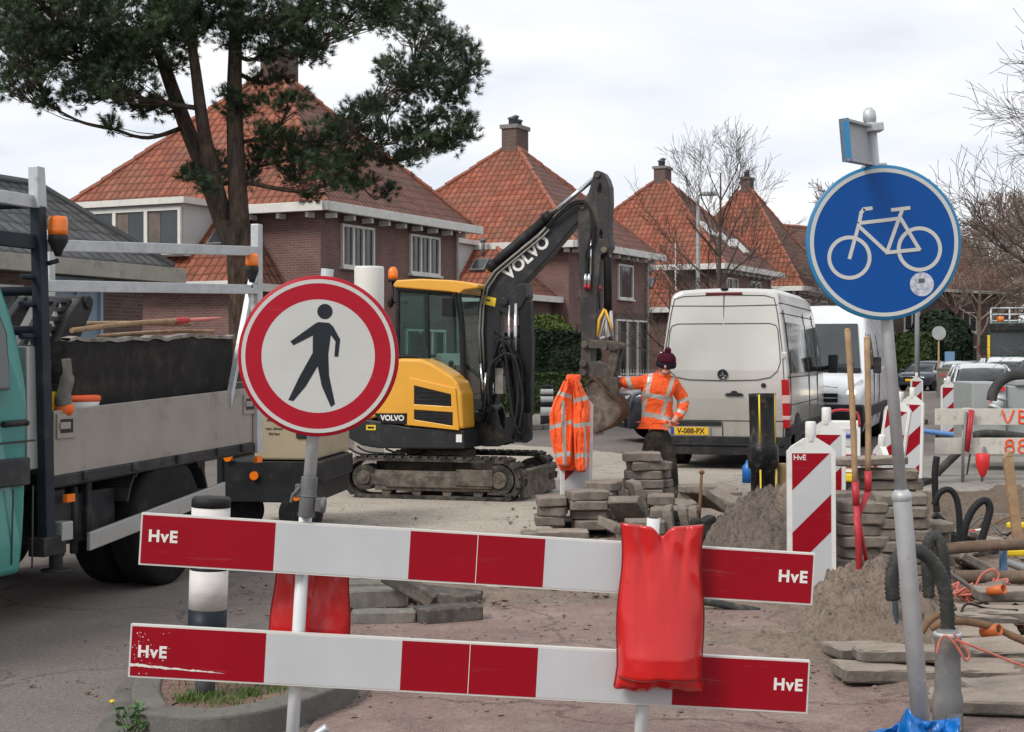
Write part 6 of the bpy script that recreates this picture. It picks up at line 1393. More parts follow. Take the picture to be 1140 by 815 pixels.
# green truck
t = thing('truck', 'dark green truck with yellow mirror trim and orange roof lamp', 'truck', at(1137, 58), SR)
gm = M('green_truck_paint', (.012, .07, .05), .35, var=.1, coat=.4, dirt=(.08, .08, .06), dcut=(.6, .8), ds=2)
k = MB(); k.prism([(-1.2, .5), (1.2, .5), (1.22, 2.2), (1.15, 3.0), (-1.15, 3.0), (-1.22, 2.2)], 0, 2.0, 'xz'); cb = k.build('cab', gm, t, bevel=.08)
k = MB(); k.box(-1.12, 1.12, -.012, .05, 1.72, 2.62); k.build('windscreen', v_gl, cb, bevel=.02)
k = MB(); k.box(-1.16, 1.16, -.15, .1, 2.66, 2.95); k.build('sun_visor', v_blk, cb, bevel=.03)
k = MB(); k.lathe([(.12, 0), (.13, .12), (.1, .2), (.01, .22)], 14, 0, Matrix.Translation((-.75, .5, 3.02))); k.build('beacon_lamp', orange_lens, cb)
for s in (-1, 1):
    k = MB(); k.box(*sorted((s*1.25, s*1.5)), -.1, .1, 1.75, 2.5, 0); k.tube([(s*1.15, .05, 2.6), (s*1.4, 0, 2.55)], .03, 6, 0); k.box(*sorted((s*1.13, s*1.24)), -.05, .1, 1.65, 2.5, 1); k.build('mirror', [v_blk, e_lab], cb, bevel=.03)
    k = MB(); k.box(*sorted((s*.75, s*1.1)), -.05, .1, .75, .95); k.build('headlight', v_head, cb, bevel=.02)
k = MB(); k.box(-1.2, 1.2, -.1, .3, .4, .95); k.build('bumper', v_blk, t, bevel=.05)
k = MB(); k.box(-.9, .9, -.02, .05, 1.05, 1.55, 0); k.box(-.5, .5, -.03, -.02, 1.36, 1.46, 1); k.build('grille', [e_black, e_chrome], cb)
k = MB(); k.box(-1.2, 1.2, 2.4, 8.5, .9, 2.6); k.build('load_body', gm, t, bevel=.04)
k = MB(); 
for x in (-1.1, -.4, .4, 1.1): k.tube([(x, 2.3, 2.5), (x, 2.3, 3.6)], .04, 6)
for z in (3.1, 3.35, 3.6): k.tube([(-1.1, 2.3, z), (1.1, 2.3, z)], .035, 6)
k.build('rack', galv, t)
for s in (-1, 1):
    for y in (1.0, 6.0, 7.2): wheel(t, s*1.0, y, .5, .3, s)
# ================================================================== flatbed truck beside the camera
TO = Vector((-2.93, 9.71, 0)); TA = R(90-17.5)
fb = thing('flatbed_truck', 'turquoise flatbed truck with aluminium sideboards and a scaffold tube rack', 'truck', TO, TA)
# local: +x towards the tail, +y away from the camera side, z up;   zz lifts with x like the bed does
def zl(x): return .026*x
teal = M('turquoise_paint', (.035, .23, .2), .3, var=.06, vs=1.2, coat=.4, dirt=(.1, .13, .11), dcut=(.58, .8), ds=3)
k = MB()
cabp = [(-2.6, .35), (-.40, .33), (-.36, .6), (-.33, 1.1), (-.32, 1.45), (-.35, 1.75), (-.42, 2.05), (-.52, 2.27), (-.68, 2.42), (-2.0, 2.46), (-2.5, 1.5), (-2.75, 1.3), (-2.8, .6)]
prof = catmull([Vector((a, b, 0)) for a, b in cabp[1:9]], 4)
k.prism([(-2.6, .35)]+[(p.x, p.y) for p in prof]+cabp[9:], -.06, 1.96, 'xz')
for i, p in enumerate(k.v):
    z = p[2]
    if p[1] < .5: k.v[i] = (p[0], p[1]+max(0, z-1.3)**1.5*.16, z)
cab_ = k.build('cab', teal, fb, bevel=.05, seg=3)
k = MB(); k.box(-2.6, -.335, -.085, -.05, .87, 1.04); k.build('side_moulding', M('grey_moulding', (.035, .037, .04), .6, var=.15, dirt=(.1, .095, .085), dcut=(.5, .75), ds=4), cab_, bevel=.012)
k = MB(); k.tube([(-.31, -.075, .35), (-.3, -.075, .86)], .006, 5); k.tube([(-.5, -.062, .4), (-.48, -.062, .85)], .006, 5); k.tube([(-2.4, -.07, 1.12), (-.27, -.066, 1.14)], .007, 5); k.build('door_seam', M('panel_gap', (.07, .065, .06), .8), cab_)
k = MB(); k.prism([(-1.7, 1.45), (-.5, 1.45), (-.47, 1.8), (-.6, 2.15), (-1.75, 2.2)], -.075, -.03, 'xz'); k.v = [(p[0], p[1]+max(0, p[2]-1.3)**1.5*.16, p[2]) for p in k.v]; k.build('side_window', v_gl, cab_, bevel=.02)
k = MB(); k.tube([(-.62, -.09, 1.25), (-.42, -.1, 1.255), (-.38, -.085, 1.25)], .02, 8); k.build('handle', v_blk, cab_)
k = MB(); k.box(-1.5, -1.22, -.3, -.22, 1.38, 1.68); k.tube([(-1.36, -.06, 1.5), (-1.36, -.24, 1.5)], .02, 6); k.build('mirror', v_blk, cab_, bevel=.04)
wheel_l = lambda nm, x, y, r, w: None
def wheel_y(parent, x, yo, r, w):
    k = MB(); T = Matrix.Translation((x, yo+w/2, r)) @ Matrix.Rotation(R(90), 4, 'X')
    k.lathe([(r*.6, -w/2), (r*.9, -w/2), (r*.985, -w/2+.03), (r, -w/4), (r, w/4), (r*.985, w/2-.03), (r*.9, w/2), (r*.6, w/2)], 34, 0, T); wh = k.build('wheel', v_tyre, parent)
    k = MB(); T = Matrix.Translation((x, yo+.05, r)) @ Matrix.Rotation(R(90), 4, 'X'); k.lathe([(r*.61, -.08), (r*.61, .03), (r*.55, .02), (r*.45, -.1), (r*.25, -.1), (r*.2, .04), (.02, .05)], 26, 0, T)
    for i in range(8): a = i*pi/4; k.tube([(x+cos(a)*r*.34, yo+.13, r+sin(a)*r*.34), (x+cos(a)*r*.34, yo+.05, r+sin(a)*r*.34)], .014, 6)
    k.build('rim', M('dirty_rim', (.09, .085, .08), .7, var=.3, dirt=(.04, .035, .03)), wh)
wheel_y(fb, 1.46, -.02, .47, .26); wheel_y(fb, 1.46, .29, .47, .26); wheel_y(fb, 1.46, 1.4, .47, .26); wheel_y(fb, -1.75, -.03, .4, .25); wheel_y(fb, -1.75, 1.65, .4, .25)
# bed
k = MB(); k.prism([(-.06, .80), (3.0, .80+zl(3)), (3.0, .91+zl(3)), (-.06, .91)], 0.03, 1.95, 'xz'); k.build('bed', dark_steel, fb, bevel=.01)
k = MB(); k.box(-.1, 2.9, .5, .62, .5, .8); k.box(-.1, 2.9, 1.3, 1.42, .5, .8); k.box(.2, .9, .1, .5, .42, .75); k.box(.05, .18, .02, .1, .5, .8); k.box(.5, .56, .06, .12, .45, .85)
for x in (.25, .4): k.tube([(x, .1, .35), (x, .1, .8)], .03, 6)
k.box(1.0, 2.1, .6, 1.3, .35, .6); k.build('chassis', dark_steel, fb, bevel=.01)
k = MB(); n = 14; vs = []
for i in range(n+1):
    a = pi*(.08+.84*i/n); vs.append((1.46-cos(a)*.57, .52+sin(a)*.52))
for i in range(n): k.add([(vs[i][0], .0, vs[i][1]), (vs[i+1][0], .0, vs[i+1][1]), (vs[i+1][0], .62, vs[i+1][1]), (vs[i][0], .62, vs[i][1])], [(0, 1, 2, 3)])
o = k.build('mudguard', v_blk, fb); sm_ = o.modifiers.new('t', 'SOLIDIFY'); sm_.thickness = .02
k = MB(); brd = [(.0, .896), (2.72, .896+zl(2.72)), (2.72, 1.335+zl(2.72)), (.0, 1.31)]
k.prism(brd, -.02, .012, 'xz', 0)
sbm = M('sideboard_aluminium', (.3, .275, .245), .55, metal=.25, var=.12, vs=2.5, dirt=(.13, .11, .09), dcut=(.55, .8), ds=4, bump=.1)
sb = k.build('sideboard', [sbm, M('board_groove', (.22, .2, .18), .6)], fb, bevel=.004)
for x in (.02, 2.56):
    k = MB(); zz = zl(x); k.box(x, x+.2, -.034, -.018, 1.13+zz, 1.29+zz, 0); k.box(x+.03, x+.17, -.0375, -.03, 1.165+zz, 1.255+zz, 1); k.box(x+.02, x+.13, -.046, -.034, 1.19+zz, 1.235+zz, 0); k.build('latch', [sbm, dark_steel], sb, bevel=.004)
k = MB(); k.prism([(-.02, .82), (2.78, .82+zl(2.78)), (2.78, .894+zl(2.78)), (-.02, .894)], -.03, .03, 'xz')
for x in (.3, .9, 1.5, 2.1, 2.5): k.box(x, x+.06, -.05, -.02, .84+zl(x), .9+zl(x))
k.build('side_rail', dark_steel, fb, bevel=.008)
k = MB(); k.box(2.735, 2.80, -.03, 1.95, .84+zl(2.8), 1.38+zl(2.8)); k.box(0, 2.75, 1.93, 1.96, .9, 1.38); k.build('tail_board', sbm, fb, bevel=.008)
# rack: front and rear posts, rails, diagonals
pm_ = M('dark_blue_steel', (.018, .024, .032), .5, var=.2, dirt=(.07, .065, .06), dcut=(.55, .8), ds=5)
def rackpost(x0, x1, y, z0, z1, mat, nm='post'):
    k = MB(); k.add([(x0-.05, y-.035, z0), (x0+.05, y-.035, z0), (x0+.05, y+.035, z0), (x0-.05, y+.035, z0), (x1-.04, y-.035, z1), (x1+.04, y-.035, z1), (x1+.04, y+.035, z1), (x1-.04, y+.035, z1)], [(0, 3, 2, 1), (4, 5, 6, 7), (0, 1, 5, 4), (1, 2, 6, 5), (2, 3, 7, 6), (3, 0, 4, 7)]); return k.build(nm, mat, fb, bevel=.006)
rackpost(-.07, -.17, -.02, .42, 2.6, pm_); rackpost(-.17, -.185, -.02, 2.58, 2.84, galv); rackpost(-.1, -.17, 1.9, .9, 2.8, pm_)
k = MB(); k.box(-.16, .08, -.06, .06, .40, .52, 0); k.box(.02, .14, -.07, .03, .48, .6, 1); k.tube([(.05, -.0, .3), (.05, -.0, .5)], .045, 10, 0); k.lathe([(.1, 0), (.095, .012), (.05, .02)], 16, 0, Matrix.Translation((.05, 0, .285))); k.build('outrigger', [dark_steel, alu], fb, bevel=.01)
rackpost(2.80, 2.80, -.02, .88, 2.73, galv); rackpost(2.80, 2.80, 1.93, .88, 2.73, galv)
def rail(x0, z0, x1, z1, y, h=.075, mat=galv, w=.05, nm='rail', y1=None):
    k = MB(); y1 = y if y1 is None else y1
    k.add([(x0, y-w/2, z0-h/2), (x0, y+w/2, z0-h/2), (x0, y+w/2, z0+h/2), (x0, y-w/2, z0+h/2), (x1, y1-w/2, z1-h/2), (x1, y1+w/2, z1-h/2), (x1, y1+w/2, z1+h/2), (x1, y1-w/2, z1+h/2)], [(0, 1, 2, 3), (7, 6, 5, 4), (0, 4, 5, 1), (1, 5, 6, 2), (2, 6, 7, 3), (3, 7, 4, 0)]); return k.build(nm, mat, fb, bevel=.005)
rail(-.1, 2.355, 2.78, 2.51, -.03); rail(-.12, 2.10, 2.78, 2.20, -.03)
rail(2.35, 1.31, 2.72, 2.24, -.01, .11); rail(-1.9, 2.62, -.15, 2.62, .0, .08); rail(-1.9, 2.37, -.15, 2.37, .0, .09, pm_)
for z in (1.55, 1.82, 2.07, 2.62): k = MB(); k.tube([(-.1, 0, z), (-.1, 1.9, z)], .03, 8); k.build('cross_bar', pm_, fb)
for z in (1.78, 1.98, 2.15): k = MB(); k.tube([(-.32, -.0, z), (-.08, -.0, z)], .018, 8); k.build('ladder_rung', pm_, fb)
k = MB(); k.box(-.25, -.13, .0, 1.9, .95, 1.72); k.build('head_board', alu, fb, bevel=.01)
k = MB(); k.prism([(.35, .5), (2.2, .69-.0), (2.2, .57+.0), (.35, .38)], -.06, -.03, 'xz'); k.build('side_guard', alu, fb, bevel=.006)
for (x, y, z, sc_) in ((-.06, -.09, 2.40, .95), (2.66, -.05, 2.36, .8)):
    k = MB(); T = Matrix.Translation((x, y, z+.02)); k.lathe([(.062*sc_, 0), (.066*sc_, .03*sc_), (.064*sc_, .1*sc_), (.056*sc_, .125*sc_), (.01, .13*sc_)], 20, 0, T); bl_ = k.build('beacon_lamp', orange_lens, fb)
    k = MB(); k.lathe([(.02, -.13), (.03, -.1), (.066*sc_, -.04), (.068*sc_, 0)], 16, 0, T); k.tube([(x, y, z-.14), (x-.06, y+.03, z-.16)], .016, 6); k.build('lamp_base', v_blk, bl_)
for x, z in ((.1, .72), (2.75, .8)):
    k = MB(); k.box(x, x+.09, -.05, -.02, z, z+.05); k.build('marker_lamp', orange_lens, fb)
# load: dark steel bin, tool guard, handles, bucket
bn = thing('skip_bin', 'dark steel bin with a bent rim standing in the truck bed', 'container', tuple(TO+Vector((cos(TA)*.35-sin(TA)*.12, sin(TA)*.35+cos(TA)*.12, .93))), TA)
k = MB(); w_ = .035; L_, B_, H_ = 2.3, 1.6, .83
dk = M('dark_bin_steel', (.011, .010, .0095), .55, var=.3, vs=2, dirt=(.07, .06, .05), dcut=(.5, .8), ds=5, bump=.1)
k.prism([(0, .0), (L_, .05), (L_, H_+.055), (0, H_)], 0, w_, 'xz'); k.prism([(0, .0), (L_, .05), (L_, H_+.055), (0, H_)], B_-w_, B_, 'xz'); k.prism([(w_, .0), (B_-w_, .0), (B_-w_, H_-.004), (w_, H_-.004)], 0, w_, 'yz'); k.prism([(w_, .05), (B_-w_, .05), (B_-w_, H_+.05), (w_, H_+.05)], L_-w_, L_, 'yz'); k.box(w_, L_-w_, w_, B_-w_, .02, .07)
k.build('wall', dk, bn)
k = MB(); rs = random.Random(9); pts = [(L_*i/24, -.02+rs.gauss(0, .006), H_+.004+.055*i/24+rs.gauss(0, .009)) for i in range(25)]
for a, b in zip(pts, pts[1:]): k.add([(a[0], a[1], a[2]-.012), (b[0], b[1], b[2]-.012), (b[0], .05, b[2]-.004), (a[0], .05, a[2]-.004), (a[0], a[1], a[2]+.012), (b[0], b[1], b[2]+.012), (b[0], .05, b[2]+.014), (a[0], .05, a[2]+.014)], [(0, 1, 5, 4), (4, 5, 6, 7), (1, 0, 3, 2), (3, 7, 6, 2)])
k.build('rim', M('pale_rim', (.28, .26, .23), .7, var=.35, vs=10, dirt=(.08, .07, .06), dcut=(.42, .62), ds=8), bn)
k = MB(); k.box(.1, L_-.1, .1, B_-.1, .5, .76); k.build('contents', M('rubble_load', (.12, .1, .085), .95, var=.4, vs=6, bump=1, bs=20), bn)
TW = lambda x, y, z: TO+Vector((cos(TA)*x-sin(TA)*y, sin(TA)*x+cos(TA)*y, z))
def tool(label, a, b, r=.018, name='tool_handle', cat='handle', blade=None):
    t = thing(name, label, cat, TW(*a), 0); k = MB(); A = TW(*a); k.tube(catmull([Vector((0, 0, 0)), (TW(*b)-A)*.5+Vector((0, 0, .012)), TW(*b)-A], 4), r, 8); k.build('handle', wood, t)
    if blade: k = MB(); Q = (TW(*b)-A); d = Q.normalized(); T = Matrix.Translation(Q) @ d.to_track_quat('X', 'Z').to_matrix().to_4x4(); k.tube([(-.12, 0, 0), (.05, 0, 0)], .026, 10, 0, T=T); k.prism([(.03, -.02), (.12, -.13), (.38, -.11), (.44, 0), (.38, .11), (.12, .13), (.03, .02)], -.012, .006, 'xy', 1, T=T); k.build('blade', [red_paint, M('faded_red', (.4, .1, .09), .6, var=.2, dirt=(.25, .2, .17), dcut=(.5, .75), ds=12)], t, bevel=.004)
tool('shovel with a faded red blade lying across the dark bin', (.45, .15, 1.83), (1.85, .1, 1.93), blade=True, name='shovel', cat='shovel')
tool('long wooden handle lying on the rim of the dark bin behind the shovel', (.4, .5, 1.86), (2.55, .45, 1.92))
tool('second wooden handle, lower than the other, on the rim of the dark bin', (1.0, .3, 1.8), (2.5, .2, 1.86), .014)
pl_ = thing('bucket', 'white round bucket with an orange lid standing behind the sideboard', 'bucket', TW(.52, .02+.16, .93), 0); 
k = MB(); k.lathe([(.14, .0), (.165, .40), (.17, .42), (.17, .435)], 26); k.build('bucket_body', white_paint, pl_)
k = MB(); k.lathe([(.172, .425), (.178, .435), (.178, .46), (.16, .468), (.01, .468)], 26); k.build('bucket_lid', M('orange_lid', (.72, .1, .015), .5, var=.08), pl_)
gg = thing('loading_arm', 'dark folded loading arm with slotted guard behind the truck cab', 'crane', TW(.1, .5, .93), TA)
def TP(px, py, y0):
    t = (px-CX)/F; c, s = cos(TA), sin(TA); x = (t*(TO.y+c*y0)-TO.x+s*y0)/(c-t*s); Y = TO.y+s*x+c*y0
    return (x-.1, CH-(py-HZ)/F*Y-.93)
gq = [(17, 388), (46, 331), (79, 333), (60, 390)]; q2 = lambda u, v: (gq[0][0]+(gq[3][0]-gq[0][0])*u+(gq[1][0]-gq[0][0])*v+(gq[2][0]-gq[1][0]-gq[3][0]+gq[0][0])*u*v, gq[0][1]+(gq[3][1]-gq[0][1])*u+(gq[1][1]-gq[0][1])*v+(gq[2][1]-gq[1][1]-gq[3][1]+gq[0][1])*u*v)
hl_ = [[TP(*q2(u, v), .35) for u, v in ((u0, v0), (u0+.34, v0), (u0+.34, v0+.1), (u0, v0+.1))] for u0 in (.1, .55) for v0 in (.08, .27, .46, .65, .83)]
k = MB(); prism_h(k, [TP(*p, .35) for p in gq], hl_, -.16, -.10); k.prism([TP(*p, .35) for p in ((17, 388), (60, 390), (58, 400), (20, 400))], -.2, .1, 'xz')
k.build('guard', M('grey_guard', (.1, .105, .11), .4, var=.2, dirt=(.16, .15, .14), dcut=(.5, .75), ds=8), gg, bevel=.008)
k = MB(); ar = [TP(a, b, .3) for a, b in ((58, 405), (66, 412), (95, 345), (95, 330), (84, 329), (70, 350), (52, 390))]; k.prism(ar, -.26, -.2, 'xz'); k.prism(ar, .2, .26, 'xz'); q_ = TP(89, 337, .3); k.tube([(q_[0], -.28, q_[1]), (q_[0], .28, q_[1])], .05, 12); k.build('arm', e_grey, gg, bevel=.012)
k = MB(); k.box(-.04, .08, -.44, -.34, .3, .55, 0); k.box(-.01, .06, -.448, -.44, .38, .5, 1); k.tube(catmull([(.05, -.45, .3), (.0, -.5, .1), (.1, -.48, .0), (.02, -.45, .3)], 5), .012, 6, 0); k.tube(catmull([(-.05, -.45, .7), (-.12, -.5, .4), (-.02, -.48, .2)], 5), .015, 6, 0); k.build('control_box', [e_black, e_lab], gg, bevel=.01)
k = MB(); k.tube([(-.1, -.2, 0), (-.1, -.2, .75)], .1, 14); k.build('column', e_grey, gg)
gb = thing('work_glove', 'grey fabric sleeve with an orange cuff hanging at the truck bed corner', 'sleeve', TW(.15, .0, 1.3), 0)
k = MB(); k.tube(catmull([(0, .03, .34), (.01, .02, .22), (-.01, 0, .1), (.0, -.01, .03)], 5), [.03]*5+[.045]*5+[.055]*5+[.05], 10); k.build('sleeve', M('grey_cloth', (.14, .13, .12), .95, var=.3, vs=12, bump=.8, bs=30), gb)
k = MB(); k.ball((.0, -.01, .02), (.065, .05, .055)); k.build('cuff', M('orange_cloth', (.75, .14, .03), .8, var=.15, vs=20, bump=.5, bs=40), gb)
# site compressor trailer behind the flatbed
CO = Vector(((283-CX)/F*14.2, 14.2, 0)); cp = thing('trailer', 'beige box trailer on a dark chassis behind the tail of the flatbed truck', 'trailer', CO, R(-6))
bg_ = M('beige_panel', (.36, .3, .2), .55, var=.08, dirt=(.2, .17, .12), dcut=(.55, .8), ds=5)
k = MB(); k.box(0, .58, 0, 1.5, .70, 1.36); k.build('box_body', bg_, cp, bevel=.02)
k = MB(); cx_ = .18
k.box(.1, .2, -.012, -.002, 1.14, 1.19, 1); k.text('dieseltank', .04, FR(.2, -.004, 1.07), 0, .0005, .0008); k.text('max. inhoud', .032, FR(.19, -.004, .99), 0, .0005, .0008); k.text('950 liter', .032, FR(.19, -.004, .94), 0, .0005, .0008); k.build('lettering', [M('dim_lettering', (.06, .05, .04), .7), e_lab], cp)
k = MB(); k.box(.4, .54, -.02, .0, .9, .99); k.build('handle', v_blk, cp, bevel=.01)
k = MB(); k.box(-.35, .58, .02, 1.5, .3, .69, 0); k.box(.56, .66, -.05, 1.3, .5, .69, 0); k.box(-.36, -.3, .0, 1.4, .25, .77, 0); k.build('chassis', M('dark_chassis', (.02, .021, .024), .5, var=.3, dirt=(.07, .065, .06), dcut=(.55, .8), ds=4), cp, bevel=.015)
for a, b in ((-.0, .45), (.4, .26), (-.25, .62)):
    k = MB(); k.tube([(a, -.02, b+.1), (a, .03, b+.1)], .04, 14); k.build('marker_lamp', orange_lens, cp)
wheel_y(cp, .42, -.0, .2, .2); wheel_y(cp, -.2, .2, .2, .2)
# ================================================================== pavers, pipes, tools and the rest
ORD = ['bottom', 'second', 'third', 'fourth', 'fifth', 'sixth', 'seventh', 'eighth', 'ninth', 'tenth', 'eleventh', 'twelfth']
k = NT('paver_concrete'); o_ = k.obj(); oi = k.n('ShaderNodeObjectInfo')
c_ = k.mix(k.rng(k.noise(o_, 9, 6, .7), .3, .7), (.145, .125, .108), (.225, .197, .172)); c_ = k.mix(k.math('MULTIPLY', k.rng(k.noise(o_, 16, 6, .75), .5, .7), .7), c_, (.34, .28, .22))
c_ = k.mix(k.math('MULTIPLY', oi.outputs['Random'], .4), c_, (.16, .135, .115)); k.l(c_, k.b.inputs['Base Color']); k.b.inputs['Roughness'].default_value = .95; k.b.inputs['Specular IOR Level'].default_value = .15
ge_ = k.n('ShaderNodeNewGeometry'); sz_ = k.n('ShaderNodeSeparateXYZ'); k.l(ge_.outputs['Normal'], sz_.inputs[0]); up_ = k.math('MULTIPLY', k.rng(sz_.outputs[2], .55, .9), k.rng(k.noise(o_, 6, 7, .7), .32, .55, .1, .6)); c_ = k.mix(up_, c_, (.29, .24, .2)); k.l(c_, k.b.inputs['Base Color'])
k.bump(k.noise(o_, 45, 6, .75), .9, .012); m_paver = k.m
k = NT('sandy_slab'); o_ = k.obj(); ge_ = k.n('ShaderNodeNewGeometry'); sz_ = k.n('ShaderNodeSeparateXYZ'); k.l(ge_.outputs['Normal'], sz_.inputs[0])
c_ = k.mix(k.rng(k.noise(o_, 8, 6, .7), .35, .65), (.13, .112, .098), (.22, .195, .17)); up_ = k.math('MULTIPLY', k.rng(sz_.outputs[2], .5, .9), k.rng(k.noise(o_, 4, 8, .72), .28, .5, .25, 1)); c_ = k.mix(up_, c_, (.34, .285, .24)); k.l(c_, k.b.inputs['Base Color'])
k.b.inputs['Roughness'].default_value = .95; k.b.inputs['Specular IOR Level'].default_value = .1; k.bump(k.math('ADD', k.noise(o_, 40, 6, .75), k.noise(o_, 9, 4)), 1, .012); m_slab = k.m
def paver_mesh(seed, sx, sy, sz):
    bm = bmesh.new(); bmesh.ops.create_cube(bm, size=1); bmesh.ops.scale(bm, vec=(sx, sy, sz), verts=bm.verts)
    bmesh.ops.bevel(bm, geom=bm.edges[:], offset=.01, segments=1, affect='EDGES'); bmesh.ops.subdivide_edges(bm, edges=[e for e in bm.edges if e.calc_length() > .1], cuts=5, use_grid_fill=True)
    rs = random.Random(seed)
    cs = [(Vector((a*sx/2, b*sy/2, c*sz/2)), rs.uniform(.0, .05)) for a in (-1, 1) for b in (-1, 1) for c in (-1, 1)]
    for v in bm.verts:
        for c, r in cs:
            d = (v.co-c).length
            if d < r: v.co = v.co.lerp(Vector((0, 0, 0)), .16*(1-d/r))
        v.co += Vector((rs.gauss(0, .002), rs.gauss(0, .002), rs.gauss(0, .0015)))
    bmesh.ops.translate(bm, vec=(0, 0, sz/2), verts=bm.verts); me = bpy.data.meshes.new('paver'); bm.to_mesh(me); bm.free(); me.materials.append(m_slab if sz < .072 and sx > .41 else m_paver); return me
PM = {}
def paver(label, loc, rz, size=(.4, .3, .08), group='grey pavers stacked on the works', rx=0, ry=0, cat='paver', name='paver', seed=None):
    s = seed if seed is not None else random.randrange(6); key = (size, s)
    if key not in PM: PM[key] = paver_mesh(s, *size)
    o = bpy.data.objects.new(name, PM[key]); C.objects.link(o); o.location = loc; o.rotation_euler = (rx, ry, rz); tag(o, label, cat, group); return o
def stack(desc, px, Y, n, rz, size=(.4, .3, .08), z0=0.0, jit=.02, top=None, X=None):
    x = (px-CX)/F*Y if X is None else X
    for i in range(n):
        w = 'topmost' if i == n-1 else ORD[i]
        lab = 'grey concrete paver, %s %s' % (w if w in ('topmost',) else w+(' from the ground' if i else ''), desc)
        if n == 1: lab = 'grey concrete paver lying %s' % desc
        paver(lab, (x+random.gauss(0, jit*1.3), Y+random.gauss(0, jit*1.3), z0+i*(size[2]+.004)), R(rz+random.gauss(0, 7)), size, rx=R(random.gauss(0, .6)), ry=R(random.gauss(0, .8)))
S1 = (.40, .30, .085); S2 = (.3, .3, .06)
stack('in the low stack before the jacket beacon', 613, 14.0, 3, -4, (.27, .3, .085), .12)
stack('in the wide stack just below the hanging jacket', 655, 14.0, 4, 8, (.36, .3, .085), .08)
stack('in the short stack behind the wide stack', 672, 14.3, 5, -20, (.3, .3, .085), .05)
stack('flat before the wide stack', 630, 13.6, 1, 5, (.46, .3, .07), .04); stack('at the foot of the low stack', 600, 13.7, 1, -8, (.3, .25, .06), .03)
stack('in the tall stack in front of the worker', 716, 14.9, 8, 3, (.37, .3, .085), .02)
stack('in the tall stack behind the tallest one', 730, 15.3, 7, -14, (.3, .25, .08), .02)
stack('in the small stack between jacket and tall stack', 680, 16.0, 4, 14, (.34, .3, .09), .0)
stack('in the tumbled pair beyond the jacket beacon', 668, 16.6, 3, -6, (.3, .3, .09), .0)
stack('in the mid stack right against the tall stack', 735, 14.2, 4, -9, (.26, .3, .09), .0)
stack('in the broad stack behind the red sandbag', 745, 13.6, 3, -16, (.42, .3, .1), .0)
stack('in the second broad stack behind the red sandbag', 722, 13.2, 2, 6, (.34, .3, .12), .0)
stack('in the flat stack beside the rusty pin', 800, 16.8, 2, 20, (.42, .3, .09), .0); stack('in the flat stack below the van bumper', 775, 17.8, 2, -12, (.45, .3, .08), .0)
lean = [(700, 13.9, .22, 60, 40, 'leaning on edge between the two front stacks'), (706, 14.3, .3, 12, 76, 'tipped up on its side in the middle of the heap'), (757, 13.4, .16, -10, 82, 'standing on edge behind the red sandbag'), (768, 13.3, .16, -12, 86, 'standing on edge nearest the soil heap'), (742, 13.3, .16, -8, 80, 'standing on edge closest to the barrier post'),
        (785, 15.2, .2, 25, 35, 'sloping down towards the rusty pin'), (694, 15.2, .25, -30, 30, 'slid half off the heap behind the short stack'), (812, 15.8, .12, -40, 20, 'half buried beyond the soil heap'), (760, 16.2, .06, 35, 8, 'flat on the sand under the van'), (826, 17.2, .05, 10, 5, 'flat on the sand by the black pipe'), (690, 13.4, .1, 30, 20, 'askew in front of the short stack')]
for px, Y, z, rz, ry, d in lean: paver('grey concrete paver '+d, ((px-CX)/F*Y, Y, z), R(rz), (.38, .3, .08), ry=R(ry), rx=R(random.gauss(0, 4)))
# stacks beyond the heap of sand, near the sign pole
stack('in the stack beside the large HvE beacon', 957, 10.6, 8, 3, (.34, .3, .075), .03); stack('in the stack against the sign pole', 1005, 10.6, 9, -4, (.36, .3, .075), .0, top=1); stack('in the back stack behind both wooden handles', 940, 11.4, 8, 8, (.4, .3, .075), .02); stack('in the back stack behind the sign pole', 985, 11.6, 10, -6, (.46, .3, .075), .02)
stack('in the stack touching the corrugated hoses', 1030, 10.9, 6, 8, (.3, .3, .075), .02)
stack('flat on top of the back stacks', 965, 11.5, 1, 12, (.6, .3, .06), .84)
# slabs lying flat near the sign foot
rq = random.Random(12)
for i in range(44):       # thrown about in the dug out strip
    X = rq.uniform(2.75, 6.2); Y = rq.uniform(8.3, 14.5)
    if X/Y*F+CX < 1010: X = (1012-CX)/F*Y+rq.random()*1.2
    paver('grey paver thrown loose among the hoses and soil beyond the sign pole', (X, Y, rq.uniform(.0, .1)), rq.random()*6.28, rq.choice([(.3, .3, .06), (.42, .2, .07), (.24, .2, .08)]), 'loose pavers among the hoses', rx=R(rq.gauss(0, 9)), ry=R(rq.gauss(0, 12)), seed=i % 4)
for i in range(26):
    px = rq.uniform(690, 870); Y = rq.uniform(13.6, 18.2)
    paver('grey paver lying loose between the tall stack and the black plastic pipe', ((px-CX)/F*Y, Y, rq.uniform(.0, .07)), rq.random()*6.28, rq.choice([(.38, .3, .08), (.3, .2, .08), (.3, .3, .06)]), 'loose pavers by the black pipe', rx=R(rq.gauss(0, 12)), ry=R(rq.gauss(0, 14)), seed=i % 4)
